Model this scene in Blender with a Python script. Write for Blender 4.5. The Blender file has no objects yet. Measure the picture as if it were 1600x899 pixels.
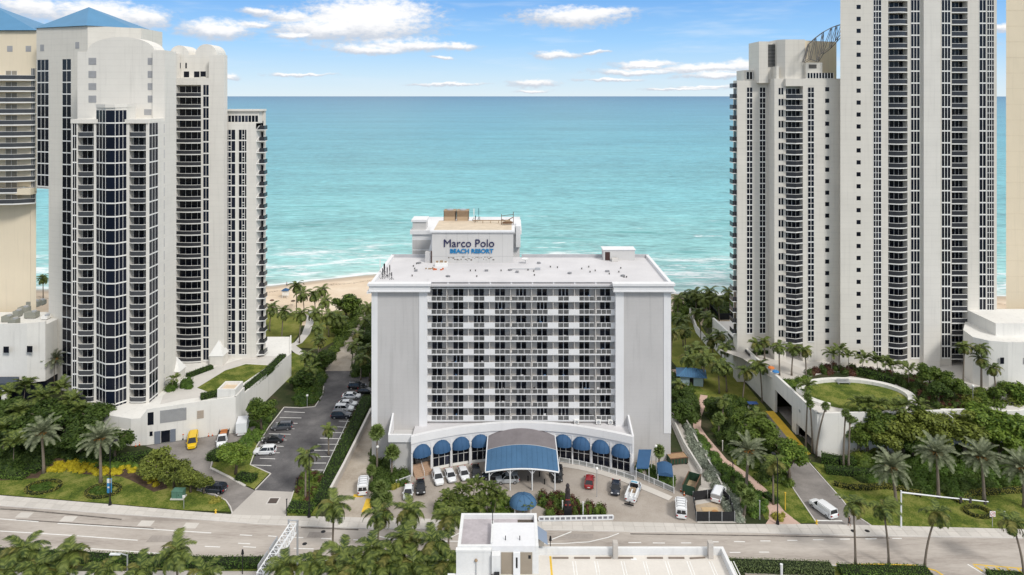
import bpy, bmesh, math, random
import numpy as np
from mathutils import Vector, Matrix
random.seed(7)
R = math.radians
S = bpy.context.scene
COL = S.collection
# ------------------------------------------------------------------ camera, sky, sun, exposure
F = 1066.7; HC = 78.0
cam = bpy.data.cameras.new("camera"); camo = bpy.data.objects.new("camera", cam); COL.objects.link(camo)
camo.location = (0, 0, HC); camo.rotation_euler = (R(90), 0, 0)
cam.sensor_width = 36; cam.lens = 36*F/1600; cam.shift_y = -299.5/1600
cam.clip_start = 1; cam.clip_end = 120000
S.camera = camo
S.view_settings.view_transform = 'Standard'; S.view_settings.look = 'None'
S.view_settings.exposure = 0.3; S.view_settings.gamma = 1
SUN_AZ, SUN_EL = R(141), R(44)
sd = Vector((math.sin(SUN_AZ)*math.cos(SUN_EL), math.cos(SUN_AZ)*math.cos(SUN_EL), math.sin(SUN_EL)))
sl = bpy.data.lights.new("sun", 'SUN'); sl.energy = 1.9; sl.angle = R(12); sl.color = (1, .965, .91)
so = bpy.data.objects.new("sun", sl); COL.objects.link(so); so.rotation_euler = (-sd).to_track_quat('-Z', 'Y').to_euler()
so.location = (50, -50, 200)

class NT:
    def __init__(s, tree): s.t = tree; s.l = tree.links
    def n(s, typ, **kw):
        nd = s.t.nodes.new(typ)
        for k, v in kw.items():
            if k.startswith('i_'):
                key = k[2:]; nd.inputs[int(key) if key.isdigit() else key].default_value = v
            else: setattr(nd, k, v)
        return nd
    def math(s, op, a, b=None, c=None):
        nd = s.t.nodes.new('ShaderNodeMath'); nd.operation = op
        for i, v in enumerate((a, b, c)):
            if v is None: continue
            if isinstance(v, (int, float)): nd.inputs[i].default_value = v
            else: s.l.new(v, nd.inputs[i])
        return nd.outputs[0]
    def vm(s, op, a, b=None):
        nd = s.t.nodes.new('ShaderNodeVectorMath'); nd.operation = op
        for i, v in enumerate((a, b)):
            if v is None: continue
            if isinstance(v, tuple): nd.inputs[i].default_value = v
            else: s.l.new(v, nd.inputs[i])
        return nd.outputs['Value'] if op in ('LENGTH', 'DOT_PRODUCT') else nd.outputs[0]
    def mix(s, f, a, b, mode='MIX'):
        nd = s.t.nodes.new('ShaderNodeMix'); nd.data_type = 'RGBA'; nd.blend_type = mode
        for i, v in ((0, f), (6, a), (7, b)):
            if isinstance(v, (int, float)): nd.inputs[i].default_value = v
            elif isinstance(v, tuple): nd.inputs[i].default_value = v if len(v) == 4 else v+(1,)
            else: s.l.new(v, nd.inputs[i])
        return nd.outputs[2]
    def mr(s, v, a, b, c=0., d=1., smooth=True):
        nd = s.t.nodes.new('ShaderNodeMapRange'); nd.interpolation_type = 'SMOOTHSTEP' if smooth else 'LINEAR'
        s.l.new(v, nd.inputs[0])
        for i, q in enumerate((a, b, c, d)): nd.inputs[i+1].default_value = q
        return nd.outputs[0]
    def noise(s, vec, scale, detail=3., rough=.55):
        nd = s.n('ShaderNodeTexNoise', i_Scale=scale, i_Detail=detail, i_Roughness=rough)
        if vec is not None: s.l.new(vec, nd.inputs['Vector'])
        return nd.outputs[0]
    def ramp(s, v, stops, interp='LINEAR'):
        nd = s.t.nodes.new('ShaderNodeValToRGB'); cr = nd.color_ramp; cr.interpolation = interp
        while len(cr.elements) < len(stops): cr.elements.new(.5)
        for e, (p, c) in zip(cr.elements, stops): e.position = p; e.color = tuple(c)+(1,)
        s.l.new(v, nd.inputs[0]); return nd.outputs[0]

def make_world():
    w = bpy.data.worlds.new("World"); S.world = w; w.use_nodes = True
    t = NT(w.node_tree); w.node_tree.nodes.clear()
    sky = t.n('ShaderNodeTexSky', sky_type='NISHITA', sun_disc=False, sun_elevation=SUN_EL, sun_rotation=SUN_AZ,
              altitude=50, air_density=1.0, dust_density=0.4, ozone_density=1.6)
    tc = t.n('ShaderNodeTexCoord').outputs['Generated']
    sep = t.n('ShaderNodeSeparateXYZ'); t.l.new(tc, sep.inputs[0])
    x, y, z = sep.outputs
    az = t.math('ARCTAN2', x, y); el = t.math('ARCSINE', z)
    P = t.n('ShaderNodeCombineXYZ'); t.l.new(az, P.inputs[0]); t.l.new(el, P.inputs[1]); P = P.outputs[0]
    # clear-air colour: Nishita carries on everywhere, blended towards the clean blue of this sky low down
    base = t.mix(1.0, sky.outputs[0], (.088, .088, .088), 'MULTIPLY')
    low = t.ramp(t.mr(el, 0, .26, 0, 1, False), [(0, (.62, .73, .80)), (.12, (.48, .66, .82)), (.30, (.28, .53, .84)), (.55, (.145, .37, .76)), (1, (.10, .29, .66))])
    base = t.mix(t.mr(el, .10, .9, .9, .0), base, low)
    # cumulus seen over the sea: ellipses in azimuth / elevation, broken up by noise
    CL = [(565, 40, 120, 34), (590, 20, 95, 24), (500, 48, 75, 17), (640, 72, 95, 8), (575, 78, 60, 7), (715, 73, 30, 6), (335, 47, 62, 16), (405, 20, 32, 6),
          (398, 38, 36, 6), (455, 27, 40, 9), (455, 56, 32, 5), (895, 27, 88, 16), (930, 20, 60, 9), (868, 86, 37, 7), (1000, 103, 50, 5), (1100, 107, 90, 8), (1160, 102, 40, 9),
          (990, 113, 68, 5), (832, 131, 40, 6), (830, 143, 28, 3), (150, 25, 95, 26), (50, 14, 70, 20), (225, 30, 45, 18), (362, 121, 15, 5),
          (690, 90, 20, 3), (928, 82, 26, 3), (1100, 136, 50, 3), (1240, 100, 60, 18), (1440, 70, 90, 14), (540, 30, 70, 30), (1010, 100, 60, 5), (1120, 118, 70, 5), (1060, 140, 60, 2.5), (950, 126, 50, 3), (700, 132, 60, 2.5), (470, 118, 60, 3), (1568, 45, 18, 7), (200, 110, 50, 6), (-150, 40, 130, 22), (1800, 60, 140, 20)]
    wob = t.n('ShaderNodeTexNoise', i_Scale=26.0, i_Detail=6.0, i_Roughness=.62); mp = t.vm('MULTIPLY', P, (1, 2.2, 1)); t.l.new(mp, wob.inputs['Vector'])
    off = t.vm('MULTIPLY', t.vm('SUBTRACT', wob.outputs[1], (.5, .5, .5)), (.035, .016, 0))
    PW = t.vm('ADD', P, off)
    d = None; sh = None
    for cx, cy, rx, ry in CL:
        u, v = (cx-800)/F, (150-cy)/F
        a = math.atan(u); e = math.atan(v*math.cos(a)); ca = math.cos(a)
        q = t.vm('MULTIPLY', t.vm('SUBTRACT', PW, (a, e, 0)), (F/rx/(ca*ca), F/ry/ca, 0))
        L = t.vm('LENGTH', q); d = L if d is None else t.math('MINIMUM', d, L)
        q2 = t.vm('LENGTH', t.vm('SUBTRACT', q, (0.1, .55, 0))); sh = q2 if sh is None else t.math('MINIMUM', sh, q2)
    fine = t.noise(t.vm('MULTIPLY', P, (1, 2.0, 1)), 75.0, 6., .6)
    dens = t.mr(t.math('ADD', d, t.math('MULTIPLY', t.math('SUBTRACT', fine, .5), 1.5)), 1.36, .42)
    ccol = t.mix(t.mr(t.math('ADD', sh, t.math('MULTIPLY', fine, .8)), .75, 1.65), (.86, .85, .845), (.50, .535, .60))
    # thin high streaks and dense cloud out of view, thickened for soft neutral light
    st = t.noise(t.vm('MULTIPLY', P, (2.2, 16, 1)), 2.2, 4., .6)
    streak = t.math('MULTIPLY', t.mr(st, .48, .75, 0, .55), t.mr(el, .0, .03))
    zz = t.math('MAXIMUM', z, .04)
    pl = t.n('ShaderNodeCombineXYZ'); t.l.new(t.math('DIVIDE', x, zz), pl.inputs[0]); t.l.new(t.math('DIVIDE', y, zz), pl.inputs[1])
    hi = t.noise(pl.outputs[0], .9, 5., .6)
    high = t.math('MULTIPLY', t.mr(hi, .26, .52), t.mr(z, .15, .32))
    c = t.mix(t.math('MULTIPLY', streak, .7), base, (.64, .72, .80))
    c = t.mix(t.math('MULTIPLY', dens, .96), c, ccol)
    c = t.mix(t.math('MULTIPLY', high, .93), c, (.86, .855, .845))
    bg = t.n('ShaderNodeBackground', i_Strength=1.0); t.l.new(c, bg.inputs[0])
    o = t.n('ShaderNodeOutputWorld'); t.l.new(bg.outputs[0], o.inputs[0])
make_world()

# ------------------------------------------------------------------ helpers
def G(px, py, z=0.0):            # the point of the level z that the photograph shows at a pixel
    Y = F*(HC-z)/(py-150.0); return Vector(((px-800)*Y/F, Y, z))
def X(px, Y): return (px-800)*Y/F
def Z(py, Y): return HC-(py-150)*Y/F
def at(px, py, h, zb=0):         # foot of something whose top (h above its foot at level zb) shows at the pixel
    Y = F*(HC-zb-h)/(py-150.0); return Vector(((px-800)*Y/F, Y, zb))

class MB:
    def __init__(s): s.v = []; s.f = []; s.m = []
    def add(s, vs, fs, m=0):
        b = len(s.v); s.v += [tuple(v) for v in vs]; s.f += [tuple(b+i for i in f) for f in fs]; s.m += [m]*len(fs); return s
    def box(s, x0, x1, y0, y1, z0, z1, m=0):
        if x0 > x1: x0, x1 = x1, x0
        return s.add([(x0,y0,z0),(x1,y0,z0),(x1,y1,z0),(x0,y1,z0),(x0,y0,z1),(x1,y0,z1),(x1,y1,z1),(x0,y1,z1)],
              [(0,3,2,1),(4,5,6,7),(0,1,5,4),(1,2,6,5),(2,3,7,6),(3,0,4,7)], m)
    def prism(s, poly, z0, z1, m=0, top=None):
        n = len(poly)
        a = sum(poly[i][0]*poly[(i+1)%n][1]-poly[(i+1)%n][0]*poly[i][1] for i in range(n))
        if a < 0: poly = poly[::-1]
        s.add([(p[0],p[1],z0) for p in poly]+[(p[0],p[1],z1) for p in poly], [tuple(range(n-1,-1,-1))]+[(i,(i+1)%n,n+(i+1)%n,n+i) for i in range(n)], m)
        b = len(s.v)-n; s.f.append(tuple(range(b,b+n))); s.m.append(m if top is None else top); return s
    def sheet(s, poly, z, m=0):
        n = len(poly); a = sum(poly[i][0]*poly[(i+1)%n][1]-poly[(i+1)%n][0]*poly[i][1] for i in range(n))
        if a < 0: poly = poly[::-1]
        return s.add([(p[0],p[1],z) for p in poly], [tuple(range(n))], m)
    def tube(s, pts, rs, n=6, m=0, cap=True):
        pts = [Vector(p) for p in pts]
        if not isinstance(rs, (list, tuple)): rs = [rs]*len(pts)
        b = len(s.v); N = len(pts)
        for i, p in enumerate(pts):
            d = (pts[min(i+1,N-1)]-pts[max(i-1,0)]).normalized()
            u = d.cross(Vector((0,0,1)) if abs(d.z) < .9 else Vector((1,0,0))).normalized(); w = u.cross(d)
            for k in range(n):
                a = 2*math.pi*k/n; s.v.append(tuple(p+(u*math.cos(a)+w*math.sin(a))*rs[i]))
        for i in range(N-1):
            for k in range(n):
                k2 = (k+1)%n; s.f.append((b+i*n+k2, b+i*n+k, b+(i+1)*n+k, b+(i+1)*n+k2)); s.m.append(m)
        if cap:
            s.f.append(tuple(b+k for k in range(n))); s.m.append(m); s.f.append(tuple(b+(N-1)*n+k for k in range(n-1,-1,-1))); s.m.append(m)
        return s
    def cyl(s, x, y, z0, z1, r, n=10, m=0, r2=None): return s.tube([(x,y,z0),(x,y,z1)], [r, r if r2 is None else r2], n, m)
    def dome(s, c, rx, ry, rz, n=12, k=5, m=0, a0=0, a1=2*math.pi):
        full = abs(a1-a0-2*math.pi) < 1e-6; nn = n if full else n+1; b = len(s.v)
        for j in range(k):
            t = j*math.pi/2/k
            for i in range(nn):
                a = a0+(a1-a0)*i/n; s.v.append((c[0]+rx*math.cos(t)*math.cos(a), c[1]+ry*math.cos(t)*math.sin(a), c[2]+rz*math.sin(t)))
        s.v.append((c[0], c[1], c[2]+rz)); top = len(s.v)-1
        for j in range(k):
            for i in range(n):
                i2 = (i+1)%nn
                if j < k-1: s.f.append((b+j*nn+i, b+j*nn+i2, b+(j+1)*nn+i2, b+(j+1)*nn+i))
                else: s.f.append((b+j*nn+i, b+j*nn+i2, top))
                s.m.append(m)
        return s
    def mesh(s, name, mats, smooth=False):
        me = bpy.data.meshes.new(name); me.from_pydata(s.v, [], s.f)
        for mm in (mats if isinstance(mats, (list, tuple)) else [mats]): me.materials.append(mm)
        me.polygons.foreach_set('material_index', s.m)
        if smooth: me.polygons.foreach_set('use_smooth', [True]*len(s.f))
        me.update(); return me
    def build(s, name, mats, parent=None, smooth=False, local=False):
        # vertices are world coordinates unless local is set
        if parent is not None and not local:
            L = parent.location; s.v = [(a-L.x, b-L.y, c-L.z) for a, b, c in s.v]
        return link(name, s.mesh(name, mats, smooth), parent)

def link(name, me, parent=None, loc=None, rot=None, scale=None):
    o = bpy.data.objects.new(name, me); COL.objects.link(o)
    if parent is not None: o.parent = parent
    if loc is not None: o.location = loc
    if rot is not None: o.rotation_euler = rot if isinstance(rot, tuple) else (0,0,rot)
    if scale is not None: o.scale = scale
    return o
def inst(name, me, parent, loc, rotz=0.0, scale=None):      # world location under an unrotated thing
    return link(name, me, parent, Vector(loc)-parent.location, (0,0,rotz), scale)
def tag(o, label, cat, group=None, kind=None):
    o['label'] = label; o['category'] = cat
    if group: o['group'] = group
    if kind: o['kind'] = kind
    return o
def thing(name, label, cat, loc=(0,0,0), rz=0.0, group=None):
    o = bpy.data.objects.new(name, None); COL.objects.link(o); o.empty_display_size = .5
    o.location = loc; o.rotation_euler = (0,0,rz); return tag(o, label, cat, group)
def struct(o, kind='structure', label=None):
    o['kind'] = kind
    if label: o['label'] = label
    return o

# ------------------------------------------------------------------ materials
MATS = {}
def M(name, rgb, rough=.8, var=.08, scale=.6, fine=.05, fscale=9., bump=0., spec=.3, streak=0., metal=0., rnd=0., coat=0., lines=None):
    if name in MATS: return MATS[name]
    m = bpy.data.materials.new(name); m.use_nodes = True; t = NT(m.node_tree); b = m.node_tree.nodes['Principled BSDF']
    g = t.n('ShaderNodeNewGeometry').outputs['Position']
    c = tuple(rgb)
    n1 = t.noise(g, scale, 4.); n2 = t.noise(g, fscale, 3.)
    v = t.math('ADD', t.math('MULTIPLY', t.math('SUBTRACT', n1, .5), 4*var), t.math('MULTIPLY', t.math('SUBTRACT', n2, .5), 4*fine))
    if streak:
        n3 = t.noise(t.vm('MULTIPLY', g, (1.3, 1.3, .07)), 1.0, 4.)
        v = t.math('SUBTRACT', v, t.math('MULTIPLY', t.mr(n3, .5, .78), streak))
    if rnd:
        oi = t.n('ShaderNodeObjectInfo').outputs['Random']; v = t.math('ADD', v, t.math('MULTIPLY', t.math('SUBTRACT', oi, .5), 2*rnd))
    if lines:      # fine horizontal joints (period, depth)
        sp = t.n('ShaderNodeSeparateXYZ'); t.l.new(g, sp.inputs[0])
        fr = t.math('FRACT', t.math('DIVIDE', sp.outputs[2], lines[0]))
        v = t.math('SUBTRACT', v, t.math('MULTIPLY', t.math('LESS_THAN', fr, .16), lines[1]))
    k = t.math('ADD', 1.0, v)
    cc = t.n('ShaderNodeCombineXYZ')
    for i in range(3): t.l.new(t.math('MULTIPLY', k, c[i]), cc.inputs[i])
    t.l.new(cc.outputs[0], b.inputs['Base Color'])
    b.inputs['Roughness'].default_value = rough; b.inputs['Specular IOR Level'].default_value = spec; b.inputs['Metallic'].default_value = metal
    if coat: b.inputs['Coat Weight'].default_value = coat; b.inputs['Coat Roughness'].default_value = .06
    if bump:
        bp = t.n('ShaderNodeBump', i_Strength=bump, i_Distance=.05); t.l.new(n2, bp.inputs['Height']); t.l.new(bp.outputs[0], b.inputs['Normal'])
    MATS[name] = m; return m
def leafmat(name, rgb, rgb2, trans=.25, scale=.5):
    if name in MATS: return MATS[name]
    m = bpy.data.materials.new(name); m.use_nodes = True; t = NT(m.node_tree); b = m.node_tree.nodes['Principled BSDF']
    ge = t.n('ShaderNodeNewGeometry'); oi = t.n('ShaderNodeObjectInfo').outputs['Random']
    n1 = t.noise(ge.outputs['Position'], scale, 3.)
    v = t.math('ADD', t.math('MULTIPLY', ge.outputs['Random Per Island'], .6), t.math('ADD', t.math('MULTIPLY', n1, .75), t.math('MULTIPLY', oi, .25)))
    c = t.mix(t.mr(v, .35, 1.05, 0, 1), tuple(rgb), tuple(rgb2))
    t.l.new(c, b.inputs['Base Color']); b.inputs['Roughness'].default_value = .55; b.inputs['Specular IOR Level'].default_value = .25
    tr = t.n('ShaderNodeBsdfTranslucent'); t.l.new(c, tr.inputs[0]); mx = t.n('ShaderNodeMixShader', i_0=trans)
    t.l.new(b.outputs[0], mx.inputs[1]); t.l.new(tr.outputs[0], mx.inputs[2])
    t.l.new(mx.outputs[0], m.node_tree.nodes['Material Output'].inputs[0]); MATS[name] = m; return m
def glassmat(name, rgb, rough=.12, rnd=.5, spec=.5, p=(.75,.93)):
    if name in MATS: return MATS[name]
    m = bpy.data.materials.new(name); m.use_nodes = True; t = NT(m.node_tree); b = m.node_tree.nodes['Principled BSDF']
    ge = t.n('ShaderNodeNewGeometry'); oi = t.n('ShaderNodeObjectInfo').outputs['Random']
    r = t.math('ADD', t.math('MULTIPLY', ge.outputs['Random Per Island'], .6), t.math('MULTIPLY', oi, .4))
    k = t.ramp(r, [(0, [c*(1-rnd) for c in rgb]), (p[0], rgb), (p[1], [c*(1+2.2*rnd)+.004 for c in rgb]), (1, [c*(1+8*rnd)+.02 for c in rgb])])
    t.l.new(k, b.inputs['Base Color']); b.inputs['Roughness'].default_value = rough; b.inputs['Specular IOR Level'].default_value = spec
    MATS[name] = m; return m

CREAM = M('cream_stucco', (.685,.65,.585), .85, .045, .2, .03, 6, streak=.09, lines=(1.55,.035))
CREAM2 = M('pale_cream_stucco', (.72,.69,.635), .85, .045, .2, .03, 6, streak=.09, lines=(1.55,.03))
BEIGE = M('beige_stucco', (.76,.66,.50), .85, .03, .2, .02, 6, streak=.06)
TRIM = M('white_trim', (.78,.77,.74), .6, .03, .5, .02)
PODW = M('podium_white', (.74,.72,.675), .85, .05, .22, .03, 4, streak=.13)
HWHITE = M('hotel_white', (.74,.735,.735), .75, .03, .3, .02, 5, streak=.06)
HGRAY = M('hotel_gray_panel', (.51,.495,.485), .8, .06, .16, .03, 6, lines=(.85,.02), streak=.12)
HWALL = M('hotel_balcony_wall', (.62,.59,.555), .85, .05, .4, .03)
HROOF = M('white_roof_membrane', (.60,.585,.59), .8, .08, .18, .04, 2.5)
GLASS = glassmat('dark_glass', (.010,.012,.020), .15, .5, .28)
GLASSB = glassmat('blue_dark_glass', (.009,.013,.026), .15, .5, .28)
RAIL = M('dark_rail_glass', (.035,.036,.042), .25, .1, 1, spec=.5)
RAILG = M('grey_rail_glass', (.06,.063,.07), .25, .1, 1, spec=.5)
BLUER = M('blue_metal_roof', (.085,.235,.40), .5, .06, .3, .03, 4)
AWN = M('blue_awning_canvas', (.036,.095,.195), .75, .07, .8, .04, 8)
AWN2 = M('bright_blue_canvas', (.060,.140,.25), .7, .10, .35, .05, 5, streak=.08)
BROWNR = M('grey_brown_shingles', (.20,.18,.185), .9, .1, .6, .08, 7)
METAL = M('grey_metal', (.45,.46,.47), .45, .06, 1, metal=.4)
WMETAL = M('white_metal', (.74,.75,.76), .45, .04, 1)
BLACK = M('black_metal', (.015,.015,.017), .5, .1, 1)
RUST = M('brown_louvre', (.33,.235,.15), .8, .12, 1.2, .08)
CONC = M('concrete', (.47,.435,.395), .9, .07, .18, .05, 3, bump=.2, streak=0)
SLAB = M('sidewalk_concrete', (.56,.525,.48), .9, .05, .3, .04, 4, rnd=.07)
CURB = M('kerb_concrete', (.60,.57,.53), .9, .06, .4, .05, 5)
PINK = M('pink_pavers', (.55,.385,.315), .9, .07, .35, .08, 5)
YELL = M('yellow_paint', (.70,.46,.05), .8, .14, .5, .12, 3)
LINE = M('white_road_paint', (.74,.73,.70), .8, .08, .8, .08, 4)
RUBBER = M('tyre_rubber', (.02,.02,.021), .9)
TRUNK = M('palm_bark', (.20,.165,.13), .95, .15, 1.5, .1, 6, bump=.5)
BARK = M('tree_bark', (.12,.095,.07), .95, .15, 1.5, .1, 6, bump=.5)
# ------------------------------------------------------------------ ground, sea, roads
def poly_px(pts, z=0): return [tuple(G(a, b, z)) for a, b in pts]
def sheet(name, pts, z, m, world=False, label=None):
    mb = MB(); mb.sheet(pts if world else poly_px(pts), z, 0); return struct(mb.build(name, m), label=label)

def groundmat(name, stops, scale, fine=.25, bump=.35, fs=3.5, aniso=None):
    m = bpy.data.materials.new(name); m.use_nodes = True; t = NT(m.node_tree); b = m.node_tree.nodes['Principled BSDF']
    g = t.n('ShaderNodeNewGeometry').outputs['Position']
    if aniso: g = t.vm('MULTIPLY', g, aniso)
    n1 = t.noise(g, scale, 6., .62); n2 = t.noise(g, fs, 4., .7)
    v = t.math('ADD', n1, t.math('MULTIPLY', t.math('SUBTRACT', n2, .5), fine))
    t.l.new(t.ramp(v, stops), b.inputs['Base Color']); b.inputs['Roughness'].default_value = .95; b.inputs['Specular IOR Level'].default_value = .15
    bp = t.n('ShaderNodeBump', i_Strength=bump, i_Distance=.08); t.l.new(n2, bp.inputs['Height']); t.l.new(bp.outputs[0], b.inputs['Normal'])
    return m
SOIL = groundmat('planted_soil', [(.3,(.022,.032,.012)),(.5,(.04,.05,.02)),(.7,(.08,.065,.04))], .25)
GRASS = groundmat('lawn_grass', [(.34,(.052,.080,.014)),(.48,(.110,.145,.022)),(.64,(.225,.225,.06))], .30, .8, .7, 4.)
GRASS2 = groundmat('dry_lawn_grass', [(.30,(.085,.11,.022)),(.5,(.155,.17,.03)),(.72,(.25,.23,.07))], .2, .6, .6, 5.)
MULCH = groundmat('brown_mulch', [(.3,(.05,.034,.024)),(.7,(.12,.08,.055))], 1.0)
SAND = groundmat('beach_sand', [(.3,(.56,.44,.31)),(.55,(.68,.56,.42)),(.75,(.74,.64,.50))], .06, .2, .4, 2.)
PAVER = groundmat('forecourt_pavers', [(.3,(.30,.26,.22)),(.5,(.385,.34,.295)),(.72,(.45,.405,.36))], .14, .45, .25, 4.)
ROADM = groundmat('worn_asphalt', [(.30,(.29,.255,.225)),(.46,(.40,.355,.315)),(.58,(.46,.415,.37)),(.75,(.52,.47,.425))], .16, .5, .3, 2.2, (.25,1.4,1))
ASPH = groundmat('dark_asphalt', [(.28,(.072,.069,.072)),(.5,(.120,.115,.117)),(.72,(.20,.19,.187))], .16, .4, .3, 4.)
DRIVE = groundmat('stained_concrete', [(.28,(.30,.25,.20)),(.5,(.43,.375,.31)),(.75,(.52,.465,.40))], .17, .35, .25, 2.5)
GREYD = groundmat('grey_driveway', [(.28,(.17,.155,.145)),(.5,(.245,.225,.21)),(.75,(.33,.30,.28))], .2, .35, .25, 3.)

SH = [(-3000,262),(-400,272),(-140,280),(-100,284),(-62,303),(-40,300),(67,271),(200,269),(600,280),(3000,270)]
def shore(x): return float(np.interp(x, [a for a,_ in SH], [b for _,b in SH]))
def make_sea():
    xs = [-60000,-8000,-3000,-900,-400]+list(range(-220,260,12))+[400,900,3000,8000,60000]
    ds = [-20,-8,-3,0,3,6,10,15,20,28,36,48,60,80,110,160,240,400,700,1200,2500,6000,15000,45000,100000]
    mb = MB(); att = []
    for x in xs:
        for d in ds:
            mb.v.append((x, shore(x)*(1 if d < 3000 else 1)+d, -1.0)); att.append(d)
    n = len(ds)
    for i in range(len(xs)-1):
        for j in range(n-1): mb.f.append((i*n+j,(i+1)*n+j,(i+1)*n+j+1,i*n+j+1)); mb.m.append(0)
    m = bpy.data.materials.new('sea_water'); m.use_nodes = True; t = NT(m.node_tree); b = m.node_tree.nodes['Principled BSDF']
    a = t.n('ShaderNodeAttribute', attribute_name='shore').outputs['Fac']
    g = t.n('ShaderNodeNewGeometry').outputs['Position']
    lg = t.math('LOGARITHM', t.math('ADD', t.math('MAXIMUM', a, 0), 10), 10)      # 1 at the shore, 5 far out
    wob = t.noise(t.vm('MULTIPLY', g, (.0035,.012,1)), 1., 5., .6)
    lg2 = t.math('ADD', lg, t.math('MULTIPLY', t.math('SUBTRACT', wob, .5), .55))
    deep = t.ramp(t.mr(lg2, 1., 5., 0, 1, False), [(0,(.45,.55,.50)),(.1,(.31,.53,.50)),(.23,(.245,.495,.48)),(.36,(.18,.435,.455)),(.5,(.130,.355,.415)),(.66,(.105,.28,.375)),(.82,(.075,.20,.305)),(1,(.06,.155,.26))])
    # wind ripple, three sizes, so that it reads both near and far
    r0 = t.noise(t.vm('MULTIPLY', g, (.17,.62,1)), 1., 4., .6); r1 = t.noise(t.vm('MULTIPLY', g, (.06,.26,1)), 1., 5., .65); r2 = t.noise(t.vm('MULTIPLY', g, (.012,.05,1)), 1., 4., .65); r3 = t.noise(t.vm('MULTIPLY', g, (.0016,.007,1)), 1., 5., .65)
    k = t.math('ADD', t.math('ADD', t.math('ADD', t.mr(r0,.3,.7,-.20,.20), t.mr(r1,.3,.7,-.22,.22)), t.mr(r2,.3,.7,-.11,.11)), t.mr(r3,.3,.7,-.11,.11))
    # long dark swell crests near shore
    sw = t.noise(t.vm('MULTIPLY', g, (.018,.13,1)), 1., 3., .5)
    dark = t.math('MULTIPLY', t.mr(sw, .58, .7), t.mr(a, 8, 30)); dark = t.math('MULTIPLY', dark, t.mr(a, 420, 120))
    col = t.mix(1., deep, t.math('ADD', 1., k), 'MULTIPLY')
    col = t.mix(t.math('MULTIPLY', dark, .55), col, (.05,.27,.25))
    # foam: swash edge, breaker lines, spent foam and whitecaps
    fn = t.noise(t.vm('MULTIPLY', g, (.16,.42,1)), 1., 6., .7); big = t.noise(t.vm('MULTIPLY', g, (.028,.05,1)), 1., 3., .5)
    ln = t.noise(t.vm('MULTIPLY', g, (.022,.11,1)), 1., 4., .55)
    ad = t.math('ADD', a, t.math('MULTIPLY', t.math('SUBTRACT', ln, .5), 24))
    edge = t.mr(t.math('ABSOLUTE', t.math('SUBTRACT', ad, 1.0)), 3.2, .6)
    br = t.math('MAXIMUM', t.mr(t.math('ABSOLUTE', t.math('SUBTRACT', ad, 14)), 5.5, 1.), t.mr(t.math('ABSOLUTE', t.math('SUBTRACT', ad, 32)), 5.5, 1.))
    br = t.math('MAXIMUM', br, t.math('MULTIPLY', t.mr(t.math('ABSOLUTE', t.math('SUBTRACT', ad, 58)), 8., 1.5), .95))
    br = t.math('MULTIPLY', br, t.mr(big, .40, .52))
    br = t.math('MULTIPLY', br, t.mr(fn, .36, .55))
    spent = t.math('MULTIPLY', t.math('MULTIPLY', t.mr(fn, .48, .62), t.mr(big, .42, .6)), t.math('MULTIPLY', t.mr(a, 100, 55), t.mr(a, -2, 4)))
    cap = t.math('MULTIPLY', t.math('MULTIPLY', t.mr(ln, .645, .685), t.mr(fn, .42, .55)), t.mr(a, 220, 70))
    foam = t.math('MAXIMUM', t.math('MAXIMUM', edge, br), t.math('MAXIMUM', t.math('MULTIPLY', spent, .75), cap))
    col = t.mix(t.math('MULTIPLY', foam, .93), col, (.80,.83,.82))
    t.l.new(col, b.inputs['Base Color']); b.inputs['Roughness'].default_value = .35; b.inputs['Specular IOR Level'].default_value = .18; b.inputs['IOR'].default_value = 1.33
    hgt = t.math('ADD', t.math('ADD', r1, t.math('MULTIPLY', r0, .6)), t.math('MULTIPLY', r2, 2.5))
    bp = t.n('ShaderNodeBump', i_Strength=.5, i_Distance=1.2); t.l.new(hgt, bp.inputs['Height']); t.l.new(bp.outputs[0], b.inputs['Normal'])
    o = mb.build('sea', m); at_ = o.data.attributes.new('shore', 'FLOAT', 'POINT'); at_.data.foreach_set('value', att)
    struct(o)
make_sea()
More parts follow.
